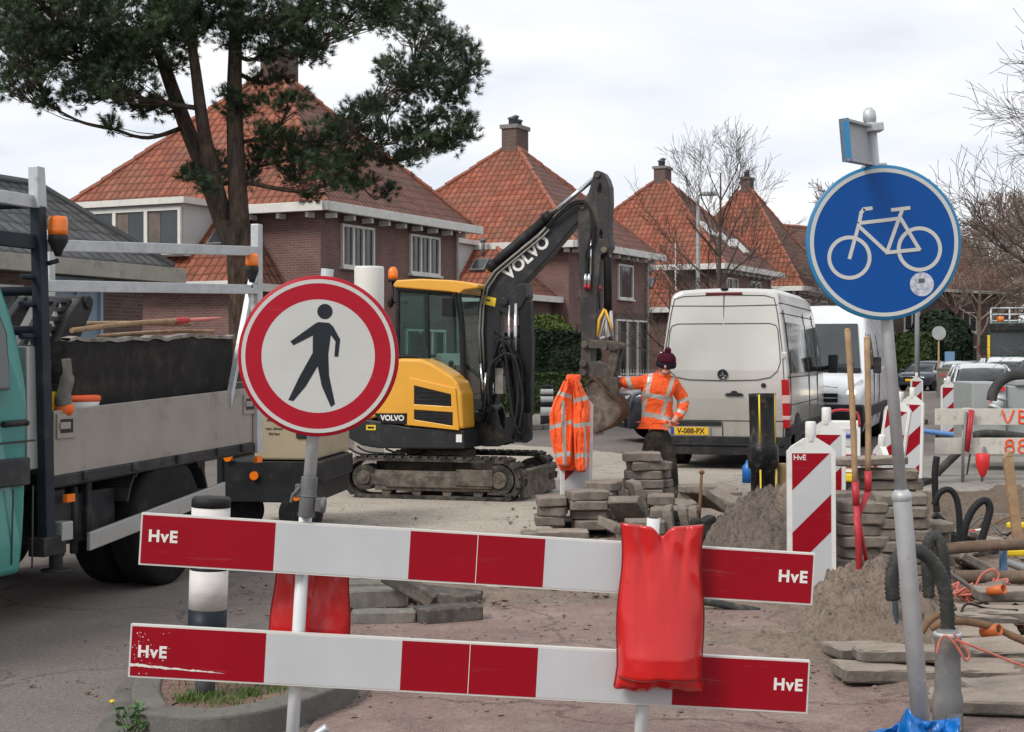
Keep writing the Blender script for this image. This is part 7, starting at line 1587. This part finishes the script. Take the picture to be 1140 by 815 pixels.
slabs = [(985, 7.75, .02, 4, (.5, .3, .07), 'under the sign pole, lowest of three'), (1005, 7.9, .085, -6, (.48, .28, .065), 'across the lowest slab behind the sign pole'), (965, 8.25, .04, 10, (.42, .3, .06), 'behind the sign pole at the sand heap'), (1105, 7.75, .03, -3, (.48, .3, .065), 'beside the grey standing pipe'), (1128, 7.3, .03, 5, (.45, .3, .065), 'closest to the camera at the frame edge'),
         (1120, 8.2, .05, 8, (.5, .3, .065), 'behind the grey standing pipe'), (1085, 8.6, .06, -10, (.48, .3, .065), 'under the long brown root'), (1120, 8.95, .11, 4, (.5, .3, .07), 'below the thin wooden pole'), (1085, 8.9, .12, 12, (.42, .3, .06), 'second layer under the long brown root'), (1095, 7.1, .02, -12, (.5, .3, .065), 'at the bottom edge by the blue plastic bag'), (1128, 9.4, .16, -6, (.46, .3, .07), 'beneath the orange pipe ends')]
for px, Y, z, rz, sz, d in slabs: paver('sandy grey slab '+d, ((px-CX)/F*Y, Y, z), R(rz), sz, 'sandy slabs round the sign foot', rx=R(random.gauss(0, 2.5)), ry=R(random.gauss(0, 2.5)), cat='slab', name='slab')
# broken kerb stones left of the path, between the planks
for px, Y, z, rz, sz, ry, d in ((418, 10.0, .02, 12, (.42, .2, .12), 0, 'flat and pale, beside the island sandbag'), (455, 9.8, .13, -28, (.42, .1, .1), 22, 'dark and tilted over the pale ones'), (492, 10.2, .0, -20, (.5, .28, .1), 3, 'broad and grey behind the dark tilted one'), (500, 9.55, .0, 25, (.42, .18, .1), 0, 'dark, closest to the path'), (410, 10.6, .0, 4, (.5, .2, .1), 0, 'half sunk behind the pale flat one'), (428, 9.5, .0, 8, (.4, .16, .08), 0, 'lowest, against the lower plank')):
    o = paver('loose kerb stone '+d, ((px-CX)/F*Y, Y, z), R(rz), sz, 'loose kerb stones by the path', ry=R(ry), cat='kerb stone', name='kerb_stone'); o.data = o.data.copy(); o.data.materials[0] = M('dark_kerb_stone', (.085, .078, .07) if 'dark' in d else (.15, .14, .125), .9, var=.25, vs=9, bump=.6, bs=50, dirt=(.2, .165, .13), dcut=(.5, .72), ds=9) if 'dark' in d else M('pale_kerb_stone', (.16, .15, .135), .9, var=.25, vs=9, bump=.6, bs=50, dirt=(.24, .2, .16), dcut=(.5, .72), ds=9)
def curve_thing(name, label, cat, pts, r, mat, n=10, sm=6, ribs=False):
    p0 = Vector(pts[0]); t = thing(name, label, cat, (p0.x, p0.y, 0)); o = Vector((p0.x, p0.y, 0)); cp_ = catmull([Vector(p)-o for p in pts], sm); k = MB()
    if ribs:
        L = sum((b-a).length for a, b in zip(cp_, cp_[1:])); m = int(L/.0105); q = []; acc = [0]
        for a, b in zip(cp_, cp_[1:]): acc.append(acc[-1]+(b-a).length)
        j = 0
        for i in range(m+1):
            s = L*i/m
            while j < len(acc)-2 and acc[j+1] < s: j += 1
            q.append(cp_[j].lerp(cp_[j+1], (s-acc[j])/max(1e-6, acc[j+1]-acc[j])))
        k.tube(q, [r*(1.0 if i % 2 else .82) for i in range(len(q))], n)
    else: k.tube(cp_, r, n)
    k.build(name.split('_')[-1]+'_body' if False else 'tube', mat, t); return t
# black plastic pipe with yellow stripes
bp_ = thing('plastic_pipe', 'upright black plastic pipe with yellow stripes behind the soil heap', 'pipe', P(851, 560, 14.0), 0, None, R(0), R(-1)); bp_.location.z = .08
k = MB(); k.lathe([(.118, 0), (.118, .54), (.122, .55), (.14, .57), (.142, .74), (.13, .77), (.118, .78), (.122, 1.2), (.125, 1.24), (.105, 1.24), (.105, .9)], 28); k.build('pipe_wall', M('black_pe', (.012, .012, .013), .35, var=.3, dirt=(.13, .11, .09), dcut=(.52, .75), ds=9), bp_)
for a in (-112, -33):
    k = MB(); a = R(a); 
    for z0, z1 in ((.0, .55), (.79, 1.235)): k.tube([(cos(a)*.1165, sin(a)*.1165, z0), (cos(a)*.12, sin(a)*.12, z1)], .009, 6)
    k.build('stripe', M('stripe_yellow', (.7, .5, .02), .5), bp_)
# clay lump, concrete half ring, timber and pins
l_ = thing('concrete_lump', 'rounded pale lump of concrete on the soil heap beside the beacon', 'concrete lump', P(880, 582, 12.2), 0); l_.location.z = .35
k = MB(); k.ball((0, 0, .08), (.13, .12, .24), 0, 14, 10); ob = k.build('lump', m_sand, l_)
w_ = thing('timber_block', 'ochre timber block beside the foot of the black plastic pipe', 'block', P(872, 545, 14.1)); w_.location.z = .1
k = MB(); k.cbox((0, 0, .3), (.1, .12, .55)); k.build('wood_body', M('ochre', (.45, .3, .13), .8, var=.2), w_, bevel=.03)
w_ = thing('blue_can', 'small blue can between pavers and black plastic pipe', 'can', P(833, 530, 15)); w_.location.z = .42
k = MB(); k.lathe([(.06, 0), (.06, .16), (.03, .19), (.02, .22)], 14); k.build('can_body', M('blue_plastic', (.01, .13, .42), .4), w_)
pn = thing('steel_pin', 'rusty steel pin with round head stuck upright in the sand', 'steel pin', P(777, 570, 13.6), 0, None, 0, R(3)); pn.location.z = 0
k = MB(); k.tube([(0, 0, 0), (0, 0, .62)], .014, 8); k.ball((0, 0, .63), (.028, .028, .02)); k.build('pin_rod', M('rust', (.17, .085, .045), .9, var=.3), pn)
cb_ = thing('drain_block', 'black rubber block lying in front of the soil heap', 'rubber block', P(783, 583, 12.9)); cb_.location.z = .16
k = MB(); k.cbox((0, 0, .05), (.24, .16, .14), 0, None, (0, R(-25), R(15))); k.tube([(-.06, -.1, .08), (-.06, .1, .08)], .05, 12); k.build('block_body', black_rubber, cb_, bevel=.02)
# two long handled red tools
for i, (pt, pb, lab, off) in enumerate((((943.5, 368), (958, 655), 'long wooden handled red tool with the taller handle, stuck in the sand heap', -.004), ((965, 377), (967, 628), 'long wooden handled red tool with the shorter handle, crossing the taller', .05))):
    Yt = 9.35+off; A = P(pb[0], pb[1], Yt); B = P(pt[0], pt[1], Yt+.1); t = thing('fork', lab, 'garden fork', (A.x, A.y, 0)); o = Vector((A.x, A.y, 0)); A = A-o; B = B-o
    s1 = .375; M1 = A.lerp(B, .41); k = MB(); k.tube(catmull([M1, A.lerp(B, .7)+Vector((.006, 0, 0)), B], 4), .019, 10); k.ball(B, (.02, .02, .015)); k.build('handle', wood, t)
    k = MB(); J = A.lerp(B, .2); k.tube([M1+(B-A)*.0, M1-(B-A)*.09], .023, 10)
    M2 = M1-(B-A)*.09
    if i == 0: k.tube([M2, J, A-Vector((0, 0, .1))], [.02, .019, .017], 8); k.tube([J+Vector((-.015, 0, .12)), A+Vector((.03, .05, -.1))], .014, 8)
    else: k.tube([M2, J+Vector((-.06, 0, .02)), A+Vector((-.05, 0, -.1))], [.02, .017, .015], 8); k.tube([J+Vector((-.06, 0, .02)), A+Vector((.02, .06, -.1))], .013, 8)
    k.build('tine', red_paint, t)
# hoses, pipes and poles on the far side of the sign pole
PQ = lambda px, py, Y: P(px, py, Y)
def H(name, label, cat, px, Y, r, mat, **kw): return curve_thing(name, label, cat, [P(a[0], a[1], Y+(a[2] if len(a) > 2 else 0)) for a in px], r, mat, **kw)
m_corr = M('corrugated_black', (.035, .037, .036), .55, var=.25, dirt=(.12, .11, .095), dcut=(.5, .75), ds=12)
H('corrugated_hose', 'black corrugated hose arching behind the sign pole into the grey standing pipe', 'hose', [(994, 668), (993, 645), (997, 626), (1006, 615), (1019, 613), (1033, 620), (1045, 637), (1053, 662), (1055, 690), (1055, 712)], 7.0, .036, m_corr, ribs=True, sm=16)
H('corrugated_hose', 'black corrugated hose looping up behind the first corrugated hose', 'hose', [(1034, 665), (1033, 645), (1031, 618), (1036, 600), (1043, 598), (1049, 612), (1052, 640), (1053, 660)], 7.6, .032, m_corr, ribs=True, sm=16)
gp_ = thing('drain_pipe', 'grey plastic pipe standing upright next to the sign pole', 'pipe', P(1055, 820, 6.7), 0, None, 0, R(0)); gp_.location.z = 0
k = MB(); T = None; k.lathe([(.066, -.05), (.066, .16), (.058, .19), (.055, .3), (.055, .40), (.059, .41), (.059, .44), (.045, .45)], 24); k.box(-.02, .04, -.075, -.04, .03, .1); k.build('pipe_wall', M('grey_pvc', (.14, .145, .15), .5, var=.15, dirt=(.26, .22, .17), dcut=(.5, .72), ds=12), gp_)
k = MB(); k.lathe([(.058, .425), (.062, .43), (.062, .44), (.058, .445)], 24); k.build('clamp', galv, gp_)
H('plastic_pipe', 'slim dark blue pipe standing left behind the sign pole', 'pipe', [(1003, 735), (998, 690), (996, 662)], 8.45, .017, M('slate_pipe', (.05, .065, .08), .5, var=.2))
H('plastic_pipe', 'slim dark blue pipe standing beneath the looped corrugated hose', 'pipe', [(1034, 688), (1034, 660), (1034, 645)], 8.9, .02, M('slate_pipe', (.05, .065, .08), .5, var=.2))
H('black_hose', 'thin black hose arching over the brown soil bank, nearer the pole', 'hose', [(1040, 562), (1046, 549), (1056, 545), (1064, 553), (1068, 575), (1068, 610)], 12.6, .026, e_hose)
H('black_hose', 'thin black hose arching over the brown soil bank, farther from the pole', 'hose', [(1072, 606), (1075, 585), (1084, 566), (1096, 557), (1102, 565), (1099, 580), (1092, 604)], 12.2, .03, e_hose)
H('black_hose', 'dark hose climbing from the pavers to the foot of the white planks', 'hose', [(1043, 570), (1041, 545), (1041, 525), (1043, 508)], 13.6, .03, e_hose)
H('black_hose', 'dark hose running down from the first arch to the wooden pole', 'hose', [(1040, 573), (1048, 580), (1058, 592), (1064, 606)], 12.5, .034, e_hose)
H('suction_hose', 'thick dark hose lying under the lower white plank', 'hose', [(1040, 530), (1055, 515), (1068, 502), (1075, 489), (1095, 483), (1120, 484), (1150, 488)], 20.6, .055, M('grey_rubber', (.045, .045, .045), .65, var=.3, dirt=(.13, .12, .1), dcut=(.5, .75), ds=5))
H('suction_hose', 'dark hose with steel coupling coming over the grey pump unit', 'hose', [(1104, 446), (1106, 436), (1114, 425), (1128, 418), (1150, 417)], 20.6, .07, M('grey_rubber', (.045, .045, .045), .65), ribs=False)
H('blue_pipe', 'pale blue water pipe lying on the cycle path behind the beacon boards', 'pipe', [(1024, 479), (1045, 482), (1070, 485)], 27, .045, M('pale_blue_pipe', (.1, .24, .5), .4))
m_log = M('bark_pole', (.12, .08, .056), .9, var=.25, vs=8, bump=.6, bs=30, dirt=(.25, .2, .15), dcut=(.5, .75), ds=9)
H('wooden_pole', 'thick wooden pole lying level across the hoses, upper of two', 'wooden pole', [(1048, 612), (1090, 608), (1200, 603)], 10.6, .041, m_log)
H('wooden_pole', 'thick wooden pole lying level below the upper one', 'wooden pole', [(1062, 642), (1100, 643), (1200, 641)], 10.2, .045, m_log)
H('root', 'long brown root running down behind the grey standing pipe', 'root', [(1036, 700), (1052, 693), (1075, 692), (1105, 698), (1125, 707), (1160, 722)], 7.9, [.016]*6+[.02]*6+[.02]*6+[.018]*6+[.02]*7, M('root_bark', (.16, .09, .05), .9, var=.35, vs=10, bump=.5))
H('root', 'short brown root crossing under the corrugated hose', 'root', [(1026, 704), (1036, 690), (1050, 682), (1064, 676)], 8.0, .018, M('root_bark', (.16, .09, .05), .9))
H('plastic_pipe', 'grey bent pipe running down through the rope tangle', 'pipe', [(1055, 637), (1075, 650), (1095, 668), (1112, 690), (1120, 702)], 9.6, .014, M('mid_grey_pipe', (.12, .12, .12), .5))
H('plastic_pipe', 'pale grey pipe end behind the blue pipe stub', 'pipe', [(1120, 625), (1130, 629), (1150, 636)], 10.9, .03, M('pale_grey_pipe', (.3, .31, .32), .5))
st_ = thing('pipe_stub', 'blue striped pipe stub standing behind the wooden poles', 'pipe', P(1117, 655, 10.7)); st_.location.z = 0
k = MB(); k.lathe([(.028, 0), (.028, .31), (.02, .31)], 16); k.build('pipe_wall', M('steel_blue', (.1, .2, .32), .5), st_)
for (px, py, Y, d) in ((1110, 657, 9.2, 'beneath the upper knot of rope'), (1104, 702, 7.9, 'below the lower knot of rope')):
    t_ = thing('orange_pipe_end', 'short orange pipe end '+d, 'pipe', P(px, py, Y), R(35), None, R(75)); k = MB(); k.lathe([(.028, -.06), (.03, .05), (.024, .05), (.022, -.05)], 20); k.build('pipe_wall', M('orange_pvc', (.55, .13, .03), .5, var=.15), t_)
sk_ = thing('wooden_stake', 'square wooden stake leaning at the edge of the soil bank', 'stake', P(1134, 590, 12.5), 0, None, 0, R(-7)); sk_.location.z = .1
k = MB(); k.cbox((0, 0, .38), (.075, .06, .72)); k.prism([(-.0375, .74), (.0375, .74), (.02, .8)], -.03, .03, 'xz'); k.build('stake_wood', wood, sk_, bevel=.006)
rq = random.Random(31); kinds = [('cable', 'thin black cable end lying in the dug out strip', 'cable', .008, e_hose), ('stick', 'thin bare root lying on the sandy slabs', 'root', .009, M('root_bark', (.16, .09, .05), .9)), ('cable', 'thin grey cable end lying in the dug out strip', 'cable', .009, M('mid_grey_pipe', (.12, .12, .12), .5))]
for i in range(18):
    X = rq.uniform(2.9, 5.6); Y = rq.uniform(8.2, 14); X = max(X, (1040-CX)/F*Y); a = rq.random()*6.28; z = rq.uniform(.1, .2); nm, lb, ct, r, mt = kinds[i % 3]; pts = []
    for j in range(5): pts.append((X, Y, max(.03, z+rq.gauss(0, .05)))); a += rq.gauss(0, .5); X += cos(a)*.16; Y += sin(a)*.16
    curve_thing(nm, lb, ct, pts, r, mt, n=5, sm=4)['group'] = 'loose %ss in the works' % nm
m_rope = M('pink_rope', (.5, .15, .11), .8, var=.25, vs=30)
def rope(label, path, Y, r=.006, loops=0, seed=1):
    rs = random.Random(seed); pts = [P(a, b, Y) for a, b in path]
    if loops:
        c = pts[-1]
        for i in range(loops): pts.append(c+Vector((rs.gauss(0, .05), rs.gauss(0, .04), rs.gauss(0, .045))))
    return curve_thing('rope', label, 'rope', pts, r, m_rope, n=6, sm=5)
rope('pink rope with loop tied to the grey standing pipe', [(1043, 728), (1046, 714), (1053, 708), (1064, 718), (1075, 735), (1079, 728), (1068, 714), (1062, 706)], 6.6)
rope('pink rope running from the standing pipe to the frame edge', [(1064, 712), (1090, 722), (1120, 734), (1150, 745)], 6.6)
rope('tangle of pink rope over the lower wooden pole', [(1085, 655), (1093, 640), (1104, 634), (1112, 640), (1108, 650)], 10.0, .008, 14, 3)
rope('tangle of pink rope hanging in front of the lower wooden pole', [(1055, 648), (1066, 656), (1072, 660)], 9.9, .008, 26, 4)
rope('small tangle of pink rope above the lower orange pipe', [(1120, 688), (1112, 692)], 9.1, .008, 18, 5)
tp = thing('warning_tape', 'strip of red and white warning tape on the brown soil', 'tape', P(1062, 596, 13)); k = MB(); T = rotm(0, R(35), R(10)); k.box(-.1, .02, -.02, .02, 0, .008, 0, T); k.box(.02, .1, -.02, .02, 0, .008, 1, T); k.box(-.14, -.1, -.02, .02, 0, .008, 2, T); k.build('tape', [M('tape_red', (.6, .02, .02), .5), white_paint, e_lab], tp)
tp = thing('warning_tape', 'scrap of white and red tape behind the two black hoses', 'tape', P(1078, 592, 13.4)); k = MB(); T = rotm(0, R(-8), 0); k.box(-.14, -.05, -.02, .02, 0, .01, 1, T); k.box(-.05, .06, -.02, .02, 0, .01, 0, T); k.box(.06, .12, -.02, .02, 0, .01, 1, T); k.build('tape', [M('tape_red', (.6, .02, .02), .5), white_paint], tp)
for (px, py, Y, L, d) in ((1134, 588, 13.0, .2, 'on the soil bank by the stake'), (1128, 619, 10.9, .16, 'behind the upper wooden pole')):
    t_ = thing('yellow_strap', 'piece of yellow plastic '+d, 'plastic piece', P(px, py, Y)); k = MB(); k.box(-L/2, L/2, -.03, .03, 0, .05); k.build('strap_body', e_lab, t_, bevel=.015)
# white planks with spray painted letters
m_wp = M('weathered_white_wood', (.52, .5, .45), .8, var=.1, vs=4, bump=.4, bs=60, dirt=(.22, .19, .15), dcut=(.55, .72), ds=10); m_spray = M('orange_red_spray', (.75, .07, .015), .7, var=.15)
Yb = 19.7; wb = thing('plank_barrier', 'low white wooden barrier with VB and 88 sprayed in orange red', 'barrier', ((1041-CX)/F*Yb, Yb, 0), R(0))
for nm, zc, txt in (('plank', 1.65-(464-398)/F*Yb, 'VB'), ('plank', 1.65-(496.5-398)/F*Yb, '88')):
    k = MB(); k.box(0, 2.4, -.02, .02, zc-.105, zc+.105, 0)
    if txt == 'VB': # hand sprayed strokes
        sx0 = (1115-1041)/F*Yb
        for pl in ([(0, .09), (.07, -.08), (.15, .09)], [(.22, .08), (.22, -.08)], [(.22, .08), (.31, .06), (.3, .01), (.22, 0)], [(.22, 0), (.34, -.03), (.32, -.08), (.22, -.08)]): k.tube(catmull([(sx0+a, -.024, zc+b) for a, b in pl], 3), .013, 6, 1)
    else:
        sx0 = (1118-1041)/F*Yb
        for q in (0, .17):
            for (dz, rr) in ((.04, .042), (-.04, .05)): k.tube([(sx0+.06+q+cos(a*pi/6)*rr*1.1, -.024, zc+dz+sin(a*pi/6)*rr) for a in range(13)], .013, 6, 1)
    k.build(nm, [m_wp, m_spray], wb, bevel=.004)
k = MB(); k.box(.36, .47, -.055, -.022, .48, .99); k.box(.36, .47, .022, .05, .45, 1.0); k.build('upright', m_wp, wb, bevel=.004)
k = MB(); k.box(1.95, 2.05, .022, .05, .0, 1.0); k.build('upright', m_wp, wb, bevel=.004)
k = MB(); k.tube([(.38, -.07, .95), (.33, -.1, .42), (.32, -.12, .02)], .02, 6, 0); k.tube([(.46, .0, .45), (.5, .3, .12), (.33, -.1, .12)], .014, 6, 0); k.tube([(.62, -.05, .5), (.6, 0, .0)], .018, 6, 0); k.build('trestle', M('trestle_steel', (.16, .16, .16), .5), wb)
k = MB(); k.tube([(.43, -.09, .98), (.37, -.1, .45), (.39, -.1, .44), (.46, -.09, .97)], .022, 6); k.build('red_frame', red_paint, wb)
cn = thing('red_lamp_hood', 'red tapered plastic hood hanging under the white planks', 'hood', P(1094, 532, 19.4)); cn.location.z = .13
k = MB(); k.lathe([(.02, 0), (.04, .03), (.085, .15), (.09, .28), (.07, .3)], 18); k.build('hood_body', M('tape_red', (.6, .02, .02), .5), cn)
# grey pump unit
pu = thing('pump_unit', 'large pale grey steel pump unit with red bracket behind the white planks', 'pump unit', ((1082-CX)/F*21.5, 21.5, 0), R(-4))
gp2 = M('pale_grey_steel', (.3, .32, .32), .5, var=.08, vs=2, dirt=(.2, .2, .19), dcut=(.55, .8), ds=3)
k = MB(); k.box(0, .48, 0, 1.2, .35, 1.3); k.box(.49, 1.6, .05, 1.2, .35, 1.25); k.build('housing', gp2, pu, bevel=.02)
k = MB(); k.box(.25, .45, -.03, .0, 1.18, 1.24); k.box(.25, .29, -.03, .0, .95, 1.18); k.build('red_bracket', M('tape_red', (.6, .02, .02), .5), pu)
k = MB(); k.tube([(.3, -.12, .9), (.36, -.1, 1.12)], .085, 14); k.tube([(.28, -.13, .92), (.3, -.12, .96)], .1, 14); k.tube([(.35, -.1, 1.06), (.36, -.1, 1.1)], .1, 14); k.build('coupling', galv, pu)
k = MB(); k.box(.95, 1.6, -.01, .06, .95, 1.05, 0); k.box(.6, 1.6, .0, 1.1, 1.25, 1.34, 1); k.box(.2, 1.4, -.02, .02, .36, .5, 2); k.build('top_cover', [e_black, gp2, M('tape_red', (.6, .02, .02), .5)], pu, bevel=.02)
gc = thing('crate', 'grey lidded site crate with a red stripe standing at the road side', 'crate', at(1043, 63), R(-17)); k = MB(); k.box(0, 1.1, 0, 1.2, 0, 1.15, 0); k.box(.1, .9, -.02, .0, .85, 1.0, 1); k.build('crate_body', [M('crate_grey', (.2, .19, .17), .7, var=.15), M('faded_red', (.4, .1, .09), .6)], gc, bevel=.02); k = MB(); k.box(-.03, 1.13, -.03, 1.23, 1.15, 1.22); k.build('crate_lid', M('crate_grey', (.2, .19, .17), .7), gc)
# small yellow and white generator behind the handles
ge = thing('generator', 'small white and yellow generator with a red tube frame behind the wooden handles', 'generator', at(937, 16.6), R(-8))
k = MB(); k.box(-.14, .2, 0, .4, .4, .95, 0); k.box(-.1, .16, -.012, .0, .68, .88, 1); k.box(-.1, .16, -.012, .0, .45, .6, 2); k.tube([(.0, -.018, .8), (.1, -.018, .8)], .02, 8, 3)
k.build('housing', [white_paint, M('panel_pale', (.5, .52, .55), .4), M('dim_red', (.25, .06, .04), .6), M('plate_blue', (.01, .06, .35), .4)], ge, bevel=.01)
k = MB(); k.tube(catmull([(-.14, .0, .95), (-.12, 0, 1.05), (0, 0, 1.08), (.16, 0, 1.05), (.19, 0, .9)], 4), .015, 8); k.build('tube_frame', red_paint, ge)
k = MB(); k.box(-.2, .25, -.06, .45, .3, .39); k.build('tray', e_lab, ge, bevel=.02); k = MB(); k.box(-.18, .23, -.04, .43, 0, .3); k.build('base', v_blk, ge, bevel=.02)
# blue plastic bag at the sign foot
bb = thing('plastic_bag', 'crumpled blue plastic bag tied round the foot of the sign pole', 'plastic bag', P(1030, 845, 5.85), 0); bb.location.z = 0; m_bb = M('blue_bag', (.0, .12, .42), .28, var=.2, vs=12, spec=.6)
bo2 = Vector(bb.location); n_u, n_v = 46, 18; vs = []
for i in range(n_u):
    u = i/(n_u-1); px = 968+(1068-968)*u; topy = np.interp(u, [0, .2, .36, .42, .5, .62, .75, .9, 1], [815, 808, 806, 786, 799, 803, 800, 801, 798])
    for j in range(n_v):
        v_ = j/(n_v-1); w_ = float(fbm(np.array([u*9.]), np.array([v_*5.]), 4)[0]); p = P(px+w_*6, topy+(865-topy)*v_+w_*8, 5.9-.05*sin(pi*v_)-w_*.12-.03*sin(u*14)); q_ = p-bo2; q_.z = max(.005, q_.z); vs.append(tuple(q_))
idx = np.arange(n_u*n_v).reshape(n_u, n_v); q = np.stack([idx[:-1, :-1], idx[1:, :-1], idx[1:, 1:], idx[:-1, 1:]], -1).reshape(-1, 4); o = meshnp('film', np.array(vs), q, m_bb, bb); o.data.polygons.foreach_set('use_smooth', [True]*len(o.data.polygons)); so_2 = o.modifiers.new('t', 'SOLIDIFY'); so_2.thickness = .003
# dark tube lying on the path behind the plank
H('black_pipe', 'short dark pipe lying on the sand behind the upper plank end', 'pipe', [(776, 668), (800, 672), (845, 681)], 9.95, .026, M('dull_black_pipe', (.04, .045, .045), .6, var=.25, dirt=(.15, .13, .1), dcut=(.5, .7), ds=12))
H('cable', 'pale cable loop lying on the loose kerb stones', 'cable', [(465, 682), (468, 672), (478, 670), (484, 678), (478, 683), (474, 676), (482, 672), (488, 678)], 10.3, .008, M('pale_cable', (.35, .33, .3), .6))
# white post behind the round sign
wp_ = thing('white_post', 'thick white round post standing behind the round sign', 'post', ((411-CX)/F*21.5, 21.5, 0)); k = MB(); k.lathe([(.21, 0), (.21, 2.9), (.2, 2.93), (.01, 2.94)], 32); k.build('post_body', M('white_pvc', (.62, .61, .58), .5, var=.03), wp_)
# lamp posts and poles
def pole(name, label, cat, px, Y, h, r, extra=None, mat=None):
    t = thing(name, label, cat, at(px, Y)); k = MB(); k.tube([(0, 0, 0), (0, 0, h*.4), (0, 0, h)], [r*1.3, r*1.1, r*.7], 10); k.build('post', mat or M('pole_grey', (.22, .23, .235), .5, var=.1), t); return t
lp = pole('street_lamp', 'grey street lamp with a flat head in front of the third brick house', 'street lamp', 777, 45, 6.4, .07); k = MB(); k.tube([(0, 0, 6.4), (.15, 0, 6.5), (.3, 0, 6.5)], .03, 8); k.build('arm', M('pole_grey', (.22, .23, .235), .5), lp)
k = MB(); k.box(.1, .58, -.12, .12, 6.42, 6.53); k.build('lamp_head', M('lamp_head_grey', (.3, .31, .32), .5), lp, bevel=.03)
pole('pole', 'thin white pole standing between lamp post and excavator arm', 'pole', 752, 50, 5.4, .03, mat=m_trim)
pole('pole', 'grey lighting column rising by the hedge under the bicycle sign', 'pole', 1021, 62, 6.5, .09)
sp_ = pole('road_sign', 'far round road sign on a pale wooden post beside the hedge', 'road sign', 1045, 72, 2.6, .05, mat=wood); k = MB(); k.tube([(0, -.06, 2.8), (0, -.03, 2.8)], .33, 24); k.build('sign_face', M('sign_back', (.35, .36, .37), .5), sp_)
sp_ = pole('road_sign', 'far dull red round sign beside the green truck mirror', 'road sign', 1096, 62, 2.0, .035); k = MB(); k.tube([(0, -.06, 2.0), (0, -.03, 2.0)], .3, 24, 0); k.tube([(0, -.065, 2.0), (0, -.06, 2.0)], .2, 24, 1); k.build('sign_face', [M('dull_red', (.2, .05, .05), .6), M('sign_back', (.35, .36, .37), .5)], sp_)
sp_ = pole('road_sign', 'small blue rectangular sign low by the hedge', 'road sign', 1057, 78, 1.6, .03); k = MB(); k.box(-.25, .25, -.05, -.03, 1.4, 1.95); k.build('sign_face', M('small_blue', (.15, .28, .45), .5), sp_)
# low site fence between the bucket and the van
sf = thing('fence', 'grey wire fence with posts in front of the second brick house windows', 'fence', at(672, 46), R(-6)); k = MB()
for i in range(3): k.tube([(0, 0, .35+.4*i), (3.4, 0, .35+.4*i)], .012, 5)
for i in range(46): k.tube([(i*.075, 0, .1), (i*.075, 0, 1.3)], .005, 4)
k.build('wire_panel', galv, sf)
for i in range(3): k = MB(); k.tube([(i*1.7, 0, 0), (i*1.7, 0, 1.4)], .025, 8); k.build('post', galv, sf)
# grass and weeds on the island
def blades(name, label, spots, mat, seed, hgt=(.015, .05), wd=.0022, kind='stuff', cat='grass'):
    rs = np.random.RandomState(seed); V = []; Fc = []
    for (cx_, cy_, r, n, z) in spots:
        for _ in range(n):
            x = cx_+rs.randn()*r; y = cy_+rs.randn()*r; a = rs.rand()*6.28; L = hgt[0]+rs.rand()*(hgt[1]-hgt[0]); dx, dy = rs.randn()*L*.5, rs.randn()*L*.5; b = len(V); c, s = cos(a)*wd, sin(a)*wd
            V += [(x-c, y-s, z), (x+c, y+s, z), (x+dx*.5+c*.7, y+dy*.5+s*.7, z+L*.6), (x+dx*.5-c*.7, y+dy*.5-s*.7, z+L*.6), (x+dx, y+dy, z+L)]; Fc += [(b, b+1, b+2), (b, b+2, b+3), (b+3, b+2, b+4)]
    me = bpy.data.meshes.new(name); me.from_pydata(V, [], Fc); me.materials.append(mat); o = bpy.data.objects.new(name, me); C.objects.link(o); return tag(o, label, cat, None, kind)
m_grass = M('grass_blade', (.09, .15, .03), .6, var=.35, vs=30)
g1 = G(228, 777, .1)
blades('grass', 'short green grass growing in the joints round the bollard foot', [(g1.x+.02, g1.y-.03, .03, 260, .105), (g1.x-.05, g1.y-.08, .04, 260, .105), (g1.x+.2, g1.y+.03, .035, 200, .105), (g1.x+.12, g1.y-.12, .08, 260, .105), (g1.x+.3, g1.y+.12, .06, 160, .105), (g1.x, g1.y+.2, .12, 200, .105)], m_grass, 3)
dn = thing('dandelion', 'small dandelion plant with a yellow flower at the kerb of the island', 'plant', G(147, 822), 0); rs = random.Random(5)
m_leaf = M('weed_leaf', (.06, .12, .035), .6, var=.35, vs=25); k = MB()
for i in range(46):
    a = rs.random()*6.28; r = rs.random()**.7*.085; c = Vector((cos(a)*r, sin(a)*r*.6, .02+rs.random()*.12)); s = .012+rs.random()*.02; T = Matrix.Translation(c) @ rotm(rs.gauss(0, .6), rs.gauss(0, .6), rs.random()*6.28)
    k.add([(-s, 0, 0), (-s*.5, s*.5, 0), (s*.3, s*.45, 0), (s, 0, 0), (s*.2, -s*.5, 0), (-s*.6, -s*.4, 0)], [(0, 1, 2, 3, 4, 5)], 0, False, T)
for i in range(9): a = rs.random()*6.28; k.tube([(0, 0, 0), (cos(a)*.03, sin(a)*.02, .06), (cos(a)*.07, sin(a)*.04, .1+rs.random()*.05)], .0018, 4)
k.build('leaves', m_leaf, dn)
k = MB(); k.tube([(-.02, 0, 0), (-.06, 0, .1), (-.085, 0, .155)], .0022, 5, 1); k.ball((-.086, 0, .16), (.012, .012, .008), 0, 10, 6); k.build('flower', [M('dandelion_yellow', (.75, .5, .02), .7), m_leaf], dn)
# fallen leaf scraps on the asphalt
